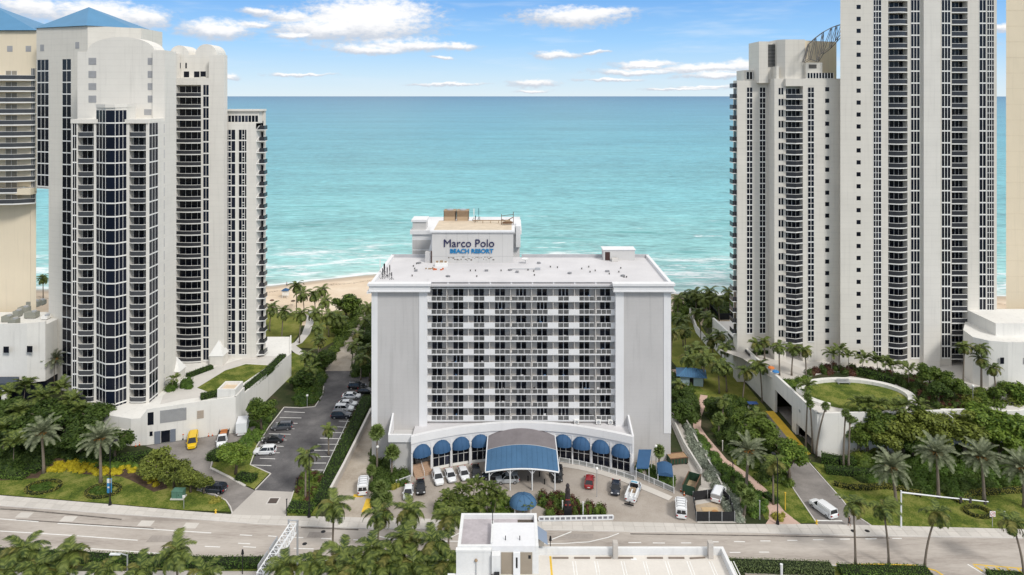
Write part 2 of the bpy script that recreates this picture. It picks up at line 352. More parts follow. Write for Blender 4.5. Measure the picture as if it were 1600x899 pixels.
def make_land():
    mb = MB(); mb.sheet([(-60000,-60000),(60000,-60000),(60000,250),(-60000,250)], -.02); struct(mb.build('ground', SOIL))
    xs = [-60000,-3000,-400]+list(range(-220,260,20))+[400,3000,60000]
    m = bpy.data.materials.new('shore_sand'); m.use_nodes = True; t = NT(m.node_tree); b = m.node_tree.nodes['Principled BSDF']
    a = t.n('ShaderNodeAttribute', attribute_name='shore').outputs['Fac']; g = t.n('ShaderNodeNewGeometry').outputs['Position']
    n = t.noise(g, .07, 5., .6); n2 = t.noise(g, 1.6, 4., .7)
    dry = t.ramp(t.math('ADD', n, t.math('MULTIPLY', t.math('SUBTRACT', n2, .5), .35)), [(.3,(.56,.43,.30)),(.5,(.66,.53,.39)),(.72,(.75,.64,.50))])
    ww = t.math('ADD', a, t.math('MULTIPLY', t.math('SUBTRACT', n, .5), 16))
    col = t.mix(t.mr(ww, -11, -5), dry, (.46,.36,.26)); col = t.mix(t.mr(ww, -5, -1), col, (.42,.38,.32))
    wl = t.math('MULTIPLY', t.mr(t.math('ABSOLUTE', t.math('ADD', ww, 15)), 1.6, .3), t.mr(n2, .45, .6))      # line of seaweed
    col = t.mix(t.math('MULTIPLY', wl, .8), col, (.10,.055,.035))
    t.l.new(col, b.inputs['Base Color']); b.inputs['Roughness'].default_value = .9
    ds = [(-26,0.0),(-12,-.1),(-6,-.45),(0,-1.0),(10,-1.9),(25,-3)]
    mb = MB(); att = []
    for x in xs:
        mb.v.append((x, 232, 0.01)); att.append(-60)
        for d, z in ds: mb.v.append((x, shore(x)+d, z+.012)); att.append(d)
    k = len(ds)+1
    for i in range(len(xs)-1):
        for j in range(k-1): mb.f.append((i*k+j,(i+1)*k+j,(i+1)*k+j+1,i*k+j+1)); mb.m.append(0)
    o = mb.build('beach', m); at_ = o.data.attributes.new('shore', 'FLOAT', 'POINT'); at_.data.foreach_set('value', att); struct(o)
make_land()

# the avenue: far kerb and near kerb as polylines in the photo, extended past both sides
KERB = [(-420,774),(0,791),(175,804),(325,814),(400,820),(569,827),(844,829),(987,832),(1160,833),(1330,838),(1600,842),(2100,850)]
BACK = [(-420,758),(0,775),(172,789),(285,799),(380,806),(490,808),(640,811),(844,816),(959,816),(1120,820),(1279,820),(1408,823),(1600,828),(2100,836)]
NEAR = [(-420,842),(0,860),(200,871),(325,876),(529,876),(760,877),(1138,878),(1312,884),(1440,885)]
kw = poly_px(KERB); bw = poly_px(BACK); nw = poly_px(NEAR)
sheet('road', kw+[(150,95),(68.5,95),(68.2,110)]+nw[::-1], .004, ROADM, True)
def lerp_poly(P, x):
    return float(np.interp(x, [p[0] for p in P], [p[1] for p in P]))
def make_walk():
    base = struct(MB().sheet([(p[0],p[1]) for p in bw]+[(p[0],p[1]+.25) for p in kw[::-1]], .10).build('sidewalk', CONC))
    step = 1.85; x = -150.0
    while x < 150:
        y0, y1 = lerp_poly(kw, x)+.22, lerp_poly(bw, x); y0b, y1b = lerp_poly(kw, x+step)+.22, lerp_poly(bw, x+step)
        for r in range(2):
            a0, a1 = r/2, (r+1)/2; g = .035
            q = [(x+g, y0+(y1-y0)*a0+g), (x+step-g, y0b+(y1b-y0b)*a0+g), (x+step-g, y0b+(y1b-y0b)*a1-g), (x+g, y0+(y1-y0)*a1-g)]
            MB().prism(q, .09, .13+random.uniform(0,.006)).build('slab', SLAB, base)
        x += step
    mb = MB()
    for i in range(len(kw)-1):
        a, b = kw[i], kw[i+1]; mb.prism([(a[0],a[1]),(b[0],b[1]),(b[0],b[1]+.22),(a[0],a[1]+.22)], -.01, .14)
    struct(mb.build('kerb', CURB))
    mb = MB()
    for i in range(len(nw)-1):
        a, b = nw[i], nw[i+1]; mb.prism([(a[0],a[1]-.3),(b[0],b[1]-.3),(b[0],b[1]),(a[0],a[1])], -.01, .14)
    struct(mb.build('median_kerb', CURB))
make_walk()
# median planting strip and the far carriageway
sheet('median_lawn', [(p[0],p[1]-.3) for p in nw]+[(p[0],p[1]-2.6) for p in nw[::-1]], .06, GRASS, True)
sheet('near_carriageway', [(-170,111),(30,113),(36,113),(36,60),(-170,60)], .004, CONC, True)
sheet('right_median', [(38,113),(61,112.8),(64,110.5),(62,106),(38,105)], .02, PAVER, True)

def strip(name, pts, w, z, m, world=False):
    P = [Vector(G(a, b)) for a, b in pts] if not world else [Vector((a, b, 0)) for a, b in pts]
    mb = MB(); L = []; Rr = []
    for i, p in enumerate(P):
        d = (P[min(i+1,len(P)-1)]-P[max(i-1,0)]); d.z = 0; d.normalize(); n = Vector((-d.y, d.x, 0)); ww = w[i] if isinstance(w, list) else w
        L.append(p+n*ww/2); Rr.append(p-n*ww/2)
    for i in range(len(P)-1): mb.add([(q.x,q.y,z) for q in (Rr[i],Rr[i+1],L[i+1],L[i])], [(0,1,2,3)])
    return struct(mb.build(name, m))
def dash(a, b, w=.22, m=None, name='lane_marking', z=.010): return strip(name, [a, b], w, z, m or LINE)
for a, b in [((0,830),(115,837)),((120,837.5),(215,844.5)),((118,856),(250,865)),((0,811),(60,815.5)),((90,818),(330,833)),
             ((375,836),(394,837)),((419,837.5),(432,838.5)),((456,839.5),(474,840.5)),((502,841.5),(520,842.5)),((552,843.5),(567,844.5)),((320,854),(344,855)),((380,854.5),(400,855.5)),((459,857),(490,858)),((372,849),(391,850)),
             ((982,848),(1002,848)),((1020,848.6),(1039,848.8)),((1064,848.6),(1080,848.6)),((1107,847),(1123,847)),((1147,846.5),(1164,846.8)),((1188,845.5),(1204,845.5)),((1230,844.6),(1246,844.6)),((1270,843.6),(1287,843.6)),((1312,842.8),(1328,842.6)),((1352,842.4),(1370,842)),((1394,841.8),(1409,841.6)),
             ((1140,863.5),(1157,863.5)),((1186,863),(1202,863)),((1096,864),(1112,864)),
             ((860,844),(893,831)),((790,846),(700,846)),((575,834),(612,843)),((640,838),(660,831)),((700,842),(718,833)),((612,843),(700,846))]:
    dash(a, b)
strip('lane_marking', [(844,849.5),(880,849.5),(920,847),(950,840),(967,833.5)], .2, .010, LINE)
for px, py in [(38,805),(107,811),(228,818),(298,821.5)]:        # pale square patches in the kerb lane
    c = G(px, py); s = 1.25; sheet('pavement_patch', [(c.x-s,c.y-.75),(c.x+s,c.y-.85),(c.x+s,c.y+.75),(c.x-s,c.y+.85)], .008, SLAB, True)
for px, py in [(505,831),(476,850),(1333,831),(1355,831)]:
    c = G(px, py); MB().cyl(c.x, c.y, .005, .14 if px > 1000 else .016, .42, 12).build('manhole_cover', BLACK)['kind'] = 'structure'
strip('lane_marking', [(1306,883),(1380,882),(1432,884),(1462,892),(1482,905)], .35, .03, YELL)
for i in range(6): dash((1522+i*17,884+i*1.2),(1536+i*17,893+i*2.5), .35, YELL)
dash((1512,882),(1540,899), .25); dash((1520,882),(1640,892), .25, YELL)
# tar-sealed seams
TAR = M('tar_seam', (.13,.115,.10), .8, .5, .9, .4, 4)
strip('tar_seam', [(0,795.5),(45,798),(110,804),(190,812)], .35, .0075, TAR)
strip('tar_seam', [(25,812),(130,819),(240,826)], .28, .0075, TAR)
strip('tar_seam', [(985,834.5),(1100,836),(1200,837.5),(1390,841)], .3, .0075, TAR)
strip('tar_seam', [(470,824.5),(560,828)], .35, .0075, TAR)

PATCH = M('old_asphalt_patch', (.33,.295,.265), .95, .12, .5, .1, 3)
for px, py, a_, b_ in [(262,842,3.4,.9),(500,836,2.2,.8),(905,838,2.6,.7)]:
    c = G(px, py); sheet('asphalt_patch', [(c.x-a_,c.y-b_),(c.x+a_*.9,c.y-b_*1.05),(c.x+a_,c.y+b_*.9),(c.x-a_*.95,c.y+b_)], .0065, PATCH, True)
# left garden and entrance road
sheet('lawn', [(-200,757),(0,774),(172,788.3),(285,798),(361,801),(352,783),(307,767),(262,752),(200,733),(70,730),(0,742),(-200,730)], .13, GRASS)
sheet('entrance_road', [(363,804),(353,783),(307,767),(318,742),(283,722),(250,705),(227,697),(372,676),(396,662),(408,680),(340,716),(329,732),(383,760),(399,767),(380,806)], .02, GREYD)
sheet('tree_island', [(331,731),(336,716),(372,690),(398,690),(404,700),(392,727),(420,741),(397,765),(383,759)], .12, GRASS)
sheet('planting_bed', [(60,748),(75,728),(130,742),(190,746),(205,752),(240,770),(262,764),(250,740),(190,722),(80,716),(0,728),(0,752)], .14, MULCH)
sheet('apron', [(358,806),(399,766.5),(458,769),(451,808),(380,806.5)], .03, CONC)
sheet('parking_lot', [(399,766.5),(458,769),(507,735),(543,658),(576,604),(581,580),(508,580),(506,604),(492,636),(444,637),(401,698),(391,727),(423,741)], .026, ASPH)
sheet('lawn', [(446,807),(459,768),(480,750),(507,752),(494,807)], .10, GRASS)
sheet('walkway', [(508,582),(550,580),(556,556),(566,515),(578,482),(590,480),(582,470),(572,478),(548,520),(525,552),(512,566)], .024, DRIVE)
sheet('driveway', [(518,809),(515,770),(581,640),(583,720),(606,745),(590,809)], .022, DRIVE)
sheet('forecourt', [(588,809),(604,745),(640,738),(660,715),(1060,715),(1160,775),(1165,818),(1053,818),(844,815),(640,811)], .028, PAVER)
sheet('lawn', [(412,540),(414,490),(470,489),(474,500),(468,520),(455,541),(430,545)], .05, GRASS2)
sheet('lawn', [(462,543),(500,546),(548,520),(570,480),(520,488),(488,500),(478,520)], .05, GRASS2)
sheet('lawn', [(440,595),(455,552),(478,552),(474,580),(470,605)], .05, GRASS)
strip('footpath', [(486,487),(484,505),(478,522),(466,536),(452,542),(436,544),(415,543)], 2.6, .062, CURB)
strip('footpath', [(456,542),(468,551),(480,556)], 2.6, .066, CURB)
for a, b in [((444,643.7),(476,645)),((437,652.8),(471,653.5)),((431,661),(465,662)),((420,678),(454,679)),((426,669.5),(460,670.5)),((414,687),(448,688)),((407,696),(443,698)),((404,707),(437,708)),((406,716.5),(430,717.5)),((393,727),(424,728)),
             ((529.5,658.4),(546,659)),((520,667),(541,668)),((516,676),(537,676.6)),((500,685),(533,686)),((496,694.6),(529,694.6)),((491,704),(524,704)),((494,714),(516,714)),((484,724),(510,724)),((478,734.5),(506,735)),((533,649),(550,649.5)),((538,640),(556,640.5)),((541,631),(561,631.5)),((545,622),(566,622.5)),((549,614),(570,614.5)),((553,606),(574,606.5))]:
    dash(a, b, .2, LINE, 'stall_line', .034)
dash((544,656),(505,740), .14, LINE, 'stall_line', .034)
c = G(427,783); MB().box(c.x-1.1,c.x+1.1,c.y-1.1,c.y+1.1,.03,.038).build('drain_frame', CURB)['kind'] = 'structure'
MB().box(c.x-.85,c.x+.85,c.y-.85,c.y+.85,.035,.044).build('drain_grate', M('rusty_grate', (.09,.07,.06)))['kind'] = 'structure'
# kerbs of the parking lot and islands
def kerb(pts, w=.2, h=.15, m=None, name='kerb'):
    P = [Vector(G(a, b)) for a, b in pts]; mb = MB()
    for i in range(len(P)-1):
        a, b = P[i], P[i+1]; d = (b-a).normalized(); n = Vector((-d.y,d.x,0))*w/2
        mb.prism([(a+n)[:2],(a-n)[:2],(b-n)[:2],(b+n)[:2]], 0, h)
    return struct(mb.build(name, m or CURB))
kerb([(506,604),(504,618),(492,636),(470,638),(444,637)]); kerb([(444,637),(420,668),(401,698),(391,727)]); kerb([(391,727),(423,741),(399,766)])
kerb([(363,803),(360,793),(353,783),(335,773),(307,767)]); kerb([(329,732),(356,745),(383,760)], .5); kerb([(329,732),(333,716)])
kerb([(446,807),(459,768)])
# right-hand side
sheet('lawn', [(1196,812),(1100,640),(1048,560),(1046,500),(1075,498),(1115,540),(1198,640),(1230,690),(1240,765),(1278,818),(1225,818)], .045, GRASS)
sheet('lawn', [(1046,560),(1046,486),(1090,500),(1122,552),(1197,638),(1180,652),(1120,625),(1070,590)], .06, GRASS2)
sheet('side_ramp', [(1047,640),(1052,640),(1097,726),(1150,815),(1165,818),(1128,818),(1106,818),(1090,760),(1047,660)], .04, CONC)
strip('footpath', [(1050,578),(1062,590),(1080,604)], 2.2, .07, PINK)
strip('footpath', [(1100,618),(1097,632),(1090,650),(1089,668),(1098,682),(1108,694),(1130,720),(1161,741),(1189,765),(1205,784),(1214,800),(1220,810)], [1.8,1.8,1.8,1.8,1.9,1.9,1.9,1.9,2.,2.1,2.8,4.5], .07, PINK)
sheet('footpath', [(1196,820),(1210,798),(1224,800),(1252,820)], .075, PINK)
sheet('driveway', [(1278,822),(1240,765),(1222,722),(1197,655),(1199,644),(1208,644),(1261,720),(1315,781),(1330,800),(1364,824)], .05, GREYD)
kerb([(1278,821),(1240,765),(1222,722)]); kerb([(1364,824),(1340,808),(1326,795),(1315,781),(1261,720)])
sheet('yellow_kerb_zone', [(1196,643),(1209,643),(1267,710),(1254,713)], .07, YELL)
dash((1277,814),(1316,814.5), .35, LINE, 'stop_line', .06)
sheet('lawn', [(1364,822),(1340,806),(1315,780),(1266,722),(1300,728),(1345,755),(1420,768),(1600,772),(1800,772),(1800,830),(1600,827.5),(1408,822.5)], .055, GRASS)
sheet('construction_pad', [(1085,760),(1112,765),(1140,815),(1090,818)], .045, SLAB)
for q in [(560,775,1.0,.5),(575,790,.8,2.2)]:
    c = G(q[0], q[1]); sheet('yellow_paint_mark', [(c.x-q[2],c.y-q[3]),(c.x+q[2],c.y-q[3]),(c.x+q[2],c.y+q[3]),(c.x-q[2],c.y+q[3])], .03, YELL, True)
# ------------------------------------------------------------------ window and balcony kits (local: x along the wall, -y out of it, z up from the floor line)
def window_mesh(w, h, nx, ny=1, sill=.28, fr=.07, out=.05, glass=None, rail=False, cols=None):
    mb = MB(); gw = w/nx
    zs = [sill+(h-sill)*j/ny for j in range(ny+1)]
    xs = [w*i/nx for i in range(nx+1)] if cols is None else [w*c for c in cols]
    for i in range(len(xs)-1):
        for j in range(ny): mb.add([(xs[i],0,zs[j]),(xs[i+1],0,zs[j]),(xs[i+1],0,zs[j+1]),(xs[i],0,zs[j+1])], [(0,1,2,3)], 0)
    if sill > 0: mb.box(0,w,-out*1.3,.05,0,sill,1)
    for i, x in enumerate(xs):
        a, b = max(0,x-fr/2), min(w,x+fr/2); mb.box(a,b,-out,.02,sill,h,1)
    for j in range(1, ny): mb.box(0,w,-out*.8,.02,zs[j]-fr/2,zs[j]+fr/2,1)
    return mb.mesh('window', [glass or GLASS, TRIM])
def door_mesh(w, h, n, fr=.10, glass=None, frame=None):
    mb = MB()
    for i in range(n): mb.add([(w*i/n,0,.05),(w*(i+1)/n,0,.05),(w*(i+1)/n,0,h),(w*i/n,0,h)], [(0,1,2,3)], 0)
    for i in range(n+1):
        x = w*i/n; mb.box(max(0,x-fr/2),min(w,x+fr/2),-.06,.02,0,h,1)
    return mb.mesh('sliding_door', [glass or GLASS, frame or TRIM])
def balcony_mesh(w, d, rail_h=1.05, slab=.28, rail=None, shape='flat', bow=.6, ends=True, toprail=True):
    # slab top at z=0, front at y=-bow..; back at y=d
    mb = MB()
    if shape == 'flat': fr = [(0,0),(w,0)]
    elif shape == 'vee': fr = [(0,0),(w*.5,-bow),(w,0)]
    elif shape == 'curve': fr = [(w*i/6, -bow*math.sin(math.pi*i/6)) for i in range(7)]
    else: fr = [(0,0),(w*.15,-bow),(w*.85,-bow),(w,0)]
    mb.prism(fr+[(w,d),(0,d)], -slab, 0, 0)
    for a, b in zip(fr[:-1], fr[1:]):
        A, B = Vector(a), Vector(b); n = Vector((B-A).orthogonal().normalized()) if False else Vector((-(B-A).y,(B-A).x)).normalized()*.06
        A2, B2 = A+n*1.5, B+n*1.5
        mb.prism([tuple(A2),tuple(B2),tuple(B2+n),tuple(A2+n)], .06, rail_h-.06, 1)
        if toprail: mb.prism([tuple(A2-n*.5),tuple(B2-n*.5),tuple(B2+n*1.5),tuple(A2+n*1.5)], rail_h-.06, rail_h+.03, 2)
    return mb.mesh('balcony', [TRIM, rail or RAIL, TRIM])
def stack(T, name, me, x, y, z0, fh, n, rz=0, skip=()):
    for i in range(n):
        if i not in skip: inst(name, me, T, (x, y, z0+i*fh), rz)
def strip_windows(T, px0, px1, Y, z0, fh, n, nx, ny=1, sill=.35, name='window', glass=None, cols=None, fr=.08, hh=None, out=.05):
    x0, x1 = X(px0,Y), X(px1,Y)
    me = window_mesh(x1-x0, hh or fh, nx, ny, sill, fr, out, glass, cols=cols)
    stack(T, name, me, x0, Y-.02, z0, fh, n)
def balcony_column(T, px0, px1, Y, z0, fh, n, doors, D=1.7, shape='flat', bow=.6, rail=None, wallmat=None, ztop=None, rail_h=1.1, skip=(), extra=0, slab=.26):
    x0, x1 = X(px0,Y), X(px1,Y); w = x1-x0
    MB().box(x0+.005, x1-.005, Y+D, Y+D+1.0, z0-.3, ztop or z0+n*fh).build('recess_wall', wallmat or CREAM, T)
    bm_ = balcony_mesh(w-.02+extra, D-.01, rail_h, slab, rail, shape, bow); dm = door_mesh(w*.96, fh-slab-.06, doors, .08)
    for i in range(n):
        if i in skip: continue
        inst('balcony', bm_, T, (x0+.01, Y-.02, z0+i*fh)); inst('sliding_door', dm, T, (x0+w*.03, Y+D-.03, z0+i*fh+.01))
def walls(T, segs, Y, D, z0, z1, mat, name='wall'):
    mb = MB()
    for s in segs:
        a, b = s[0], s[1]; zz0 = s[2] if len(s) > 2 and s[2] is not None else z0; zz1 = s[3] if len(s) > 3 else z1
        mb.box(X(a,Y), X(b,Y), Y, Y+D, zz0, zz1)
    return mb.build(name, mat, T)

# ------------------------------------------------------------------ stepped cream tower on the left
def left_tower():
    T = thing('condo_tower', 'cream stepped tower with arched gable and bowed dark window bay left of the hotel', 'apartment tower', (-92,168,0))
    fh = 3.1
    # front block with the bowed window bay
    Y = 160; zt = Z(190,Y); n = 22; zf = Z(193,Y)-n*fh
    walls(T, [(112,113.6),(120,121.5),(146.5,150),(197.5,202),(228,231)], Y, 8, 0, zt, CREAM2)
    MB().box(X(113,Y),X(231,Y),Y+.4,Y+7.9,zf+n*fh+.01,zt-.002).build('parapet', CREAM2, T)
    MB().box(X(112,Y)-.1,X(231,Y)+.1,Y-.25,Y+8,zt-.45,zt+.5).build('cornice', CREAM2, T)
    strip_windows(T, 113.6, 120, Y, zf, fh, n, 2, 1, .3, fr=.07, out=.05)
    MB().box(X(113.6,Y),X(120,Y),Y+.05,Y+7,0,zf+n*fh).build('recess_wall', CREAM2, T)
    balcony_column(T, 121.5, 146.5, Y, zf, fh, n, 3, shape='tray', bow=.35, rail=RAILG, slab=.16)
    balcony_column(T, 202, 228, Y, zf, fh, n, 3, shape='tray', bow=.4, rail=RAILG, slab=.16)
    # bowed bay: three facets
    ztb = Z(165,Y); P = [(X(150,Y),Y+.1),(X(165,Y-1.9),Y-1.9),(X(180,Y-1.9),Y-1.9),(X(197.5,Y),Y+.1)]
    MB().prism([(p[0],p[1]+.06) for p in P]+[(P[3][0],Y+4),(P[0][0],Y+4)], 0, ztb).build('bay_core', CREAM2, T)
    MB().prism([(P[0][0]-.1,P[0][1]),(P[1][0],P[1][1]-.2),(P[2][0],P[2][1]-.2),(P[3][0]+.1,P[3][1]),(P[3][0],Y+4.1),(P[0][0],Y+4.1)], ztb-.5, ztb+.3).build('bay_cornice', CREAM2, T)
    for k, nx in ((0,3),(1,1),(2,3)):
        a, b = Vector(P[k]), Vector(P[k+1]); w = (b-a).length; me = window_mesh(w, fh, nx, 1, .3, .07, .05, GLASSB)
        ang = math.atan2(b.y-a.y, b.x-a.x)
        stack(T, 'bay_window', me, a.x, a.y, zf, fh, n+1, ang)
    # right-hand side wall of the front block, seen in depth
    xs = X(231,159.6); ya, yb = 160, 164.2
    MB().box(xs-.5, xs, Y+.05, 172.5, 0, zt-.01).build('side_wall', CREAM2, T)
    me = window_mesh(yb-ya-.2, fh, 3, 1, .3, .08, .05, GLASSB)
    stack(T, 'side_window', me, xs+.02, ya+.1, zf+.0, fh, n, R(90))
    mb = MB()
    for i in range(n): mb.box(xs-.1, xs+.03, 166.9, 167.3, zf+i*fh+.5, zf+i*fh+2.6)
    mb.build('slot_vent', HGRAY, T)
    # terrace on the roof behind the bay, gabled slab
    Y = 168; xl, xr = X(121,Y), xs-.4; zs = Z(81,Y); za = Z(58,Y); cx = X(189,Y); rr = X(242,Y)-cx
    pr = [(xl,40),(xl,zs)]+[(cx+rr*math.cos(a)*1.0, zs+(za-zs)*math.sin(a)) for a in [math.pi*(1-i/16) for i in range(17)]]+[(xr,zs),(xr,40)]
    mb = MB(); k = len(pr)
    mb.add([(p[0],Y,p[1]) for p in pr]+[(p[0],Y+5.0,p[1]) for p in pr], [tuple(range(k)), tuple(range(2*k-1,k-1,-1))]+[(i,i+k,(i+1)%k+k,(i+1)%k) for i in range(k)])
    mb.build('gable', CREAM2, T)
    VENT = M('grey_louvre', (.36,.36,.37), .7)
    for px in (144.5, 237):
        for py in (96, 116.5, 135.5, 155):
            x, z = X(px,Y), Z(py,Y); q = MB().box(x-.95,x+.95,Y-.05,Y+.1,z-.85,z+.85)
            for j in range(5): q.box(x-.9,x+.9,Y-.09,Y-.04,z-.75+j*.33,z-.55+j*.33)
            q.build('vent_louvre', VENT, T)
    x = X(231,Y); MB().box(x-.9,x+.9,Y-.06,Y+.1,Z(180,Y),Z(171,Y)).build('roof_door', VENT, T)
    # tall side slab beside the gable
    MB().box(xs-3, xs+.02, 167.35, 173.1, 0, Z(79,168)).build('side_slab', CREAM2, T)
    # pyramid-roofed core behind, two angled faces
    a, b, c = (X(57,184),184), (X(137,177.5),177.5), (X(221,184),184)
    ztc = Z(42,180)
    def onL(px):      # point of the left-hand face at a pixel column
        u = (px-800)/F; dx, dy = b[0]-a[0], b[1]-a[1]; t_ = (u*a[1]-a[0])/(dx-u*dy); return (a[0]+dx*t_, a[1]+dy*t_)
    ang = math.atan2(b[1]-a[1], b[0]-a[0])
    p58, p76 = onL(58), onL(76)
    MB().prism([onL(76),onL(97.2),(onL(97.2)[0]+.1,192),(onL(76)[0],192)], 0, ztc).build('core_pier', CREAM, T)
    MB().prism([onL(111),b,c,(c[0],195),(onL(111)[0],195)], 0, ztc-.01).build('core_wall', CREAM, T)
    MB().prism([a,p58,(p58[0],192),(a[0],192)], Z(297,181), ztc).build('core_edge', CREAM, T)
    zb = Z(297,181); n2 = int((Z(93,180)-zb)/fh); zw = Z(93,180)-n2*fh
    d = Vector((b[0]-a[0], b[1]-a[1])).normalized(); nrm = Vector((d.y,-d.x))
    for (q0, q1, zlow) in ((58,76,zb),(97.2,111,0)):
        A, B = Vector(onL(q0)), Vector(onL(q1)); w = (B-A).length
        i0 = -nrm*.15
        MB().prism([(A.x+i0.x,A.y+i0.y),(B.x+i0.x,B.y+i0.y),(B.x,193),(A.x,193)], zlow, ztc-.02).build('window_backing', CREAM, T)
        MB().prism([tuple(A),tuple(B),(B.x+i0.x*3,B.y+i0.y*3),(A.x+i0.x*3,A.y+i0.y*3)], Z(92.5,180), ztc-.03).build('wall', CREAM, T)
        nn = n2 if zlow else int((zw+n2*fh-2)/fh); me = window_mesh(w, fh, 3 if q0 < 90 else 2, 1, .3, .08, .05)
        stack(T, 'core_window', me, A.x-nrm.x*.05, A.y-nrm.y*.05, zw+n2*fh-nn*fh, fh, nn, ang)
    for px, py in ((66,74),(121,72)):
        A = onL(px); me_ = MB().box(-.7,.7,-.06,.05,-.85,.85).mesh('vent_louvre', VENT); inst('vent_louvre', me_, T, (A[0],A[1],Z(py,181)), ang)
    ap = (X(137,186), 186.5, Z(11,186)); mb = MB(); o = .6
    ring = [(a[0]-o,a[1]-o*.2,ztc+.02),(b[0],b[1]-o,ztc+.02),(X(209,184),183.5,ztc+.02),(X(209,184),196,ztc+.02),(a[0]-o,196,ztc+.02)]
    mb.add(ring+[ap], [(i,(i+1)%5,5) for i in range(5)])
    rf = mb.build('roof', BLUER, T); mb = MB()
    for i in range(4):
        p, q = Vector(ring[i]), Vector(ring[i+1])
        for j in range(0, 15): s = p.lerp(q, j/15); e = Vector(ap); mb.tube([s+Vector((0,-.05,.06)), s.lerp(e,.97-(.3*(j%2)))+Vector((0,-.05,.06))], .07, 3)
    mb.build('roof_seam', BLUER, rf); MB().tube([ap,(ap[0],ap[1],ap[2]+.9)], .08, 5).build('finial', METAL, rf)
    # recessed block with balconies, right of the gable
    Y = 184; zb0 = 6; n = 24; zf = Z(133,Y)-n*fh
    walls(T, [(262,275,None,Z(84,Y)),(314,317.5,None,Z(120,Y)),(326.5,350,None,Z(86,Y))], Y, 2.2, 0, Z(120,Y), CREAM2)
    MB().box(X(275,Y),X(326.5,Y),Y+.01,Y+8,Z(133,Y)+.01,Z(122,Y)).build('parapet', CREAM2, T)
    balcony_column(T, 275, 314, Y, zf, fh, n, 4, rail=RAIL, shape='curve', bow=.5, rail_h=1.0)
    strip_windows(T, 317.5, 326.5, Y, zf, fh, n, 2, glass=GLASSB)
    MB().box(X(317.5,Y),X(326.5,Y),Y+.03,Y+8,0,Z(133,Y)).build('recess_wall', CREAM2, T)
    yb = Y+2.5
    MB().box(X(270,yb),X(328,yb),yb,yb+5,Z(125,Y),Z(86,yb)).build('penthouse', CREAM2, T)
    mb = MB()
    for px, r in ((280,15),(322,17)):
        x = X(px,yb); rad = r*yb/F; mb.tube([(x,yb+.02 if r==15 else yb+.01,Z(86,yb)-.02),(x,yb+6,Z(86,yb)-.02)], rad, 26)
    mb.build('barrel_vault', CREAM2, T)
    me = window_mesh(1.6,1.6,1,1,.0,.1,.06)
    for px in (287,303,313): inst('penthouse_window', me, T, (X(px,yb),yb-.03,Z(121,yb)))
    me = window_mesh(.5,1.5,1,1,0,.05,.05)
    for px in (280,289.5): inst('penthouse_window', me, T, (X(px,yb),yb-.03,Z(107,yb)))
    # low right block
    Y = 187; zt = Z(174,Y); n = 20; zf = Z(203,Y)-n*3.09
    walls(T, [(349,350.5),(368,373),(385.5,400)], Y, 5, 0, Z(193,Y), CREAM2)
    MB().box(X(349,Y),X(400,Y),Y+.01,Y+4.9,Z(203,Y),Z(192.5,Y)).build('parapet', CREAM2, T)
    strip_windows(T, 350.5, 368, Y, zf, 3.09, n, 4, 1, cols=(0,.34,.62,1), glass=GLASSB, fr=.12); strip_windows(T, 373, 385.5, Y, zf, 3.09, n, 3, 1, cols=(0,.42,.75,1), fr=.12)
    mb = MB()
    for i in range(n):
        for x0, x1 in ((.34,.62),): 
            for A, B in ((350.5,368),(373,385.5)):
                w = X(B,Y)-X(A,Y); q0, q1 = X(A,Y)+w*(.34 if A < 360 else .42), X(A,Y)+w*(.62 if A < 360 else .75); mb.box(q0,q1,Y-.12,Y-.02,zf+i*3.09+1.55,zf+i*3.09+1.75); mb.box(q0,q1,Y-.12,Y-.02,zf+i*3.09+.9,zf+i*3.09+1.02)
    mb.build('window_transom', TRIM, T)
    MB().box(X(350.5,Y),X(385.5,Y),Y+.04,Y+10,0,Z(203,Y)).build('recess_wall', CREAM2, T)
    MB().box(X(350,Y+1),X(405,Y+1),Y+1,Y+4.5,Z(193,Y)+.01,zt).build('penthouse', CREAM2, T); MB().box(X(349,Y)-.1,X(407,Y),Y+.4,Y+4.6,zt,zt+.5).build('cornice', CREAM2, T)
    me = window_mesh((404-351)*Y/F,1.75,10,1,0,.14,.08); inst('penthouse_window', me, T, (X(351,Y+1),Y+.97,Z(191,Y)))
    xe = X(400,Y); MB().box(xe-.5,xe+.9,Y+3.6,Y+5,0,zt-.02).build('side_wall', CREAM, T)
    bal = MB(); bal.prism([(0,.2),(2.0,.9),(2.0,3.2),(0,3.6)],-.2,0,0)
    bal.box(.5,1.96,.9,.98,.0,1.1,1); bal.box(1.9,1.97,.98,3.2,0,1.1,1); bal.tube([(0,.25,0),(.6,.94,1.1)],.1,4,0)
    bme = bal.mesh('side_balcony', [TRIM, RAIL]); dme = door_mesh(.75,2.3,1)
    for i in range(n+1):
        inst('side_balcony', bme, T, (xe,Y,zf+i*3.09)); inst('side_door', dme, T, (xe+.05,Y+3.57,zf+i*3.09))
    # little pyramid-roofed pavilions at the foot
    return T
left_tower()
def pavilion(px, py, s, zb, label):
    p = G(px, py, zb); t = thing('garden_pavilion', label, 'pavilion', p)
    MB().box(-s,s,-s,s,0,s*1.5).build('wall', CREAM2, t, local=True)
    mb = MB(); o = s*1.12; mb.add([(-o,-o,s*1.5),(o,-o,s*1.5),(o,o,s*1.5),(-o,o,s*1.5),(0,0,s*3.6)], [(0,1,4),(1,2,4),(2,3,4),(3,0,4),(3,2,1,0)]); mb.build('roof', TRIM, t, local=True)
pavilion(342,568,1.75,6,'small cream pavilion with pointed white roof at the foot of the left tower balconies')
pavilion(275,592,1.6,6,'pointed white roofed pavilion beside the round shrub on the left terrace')

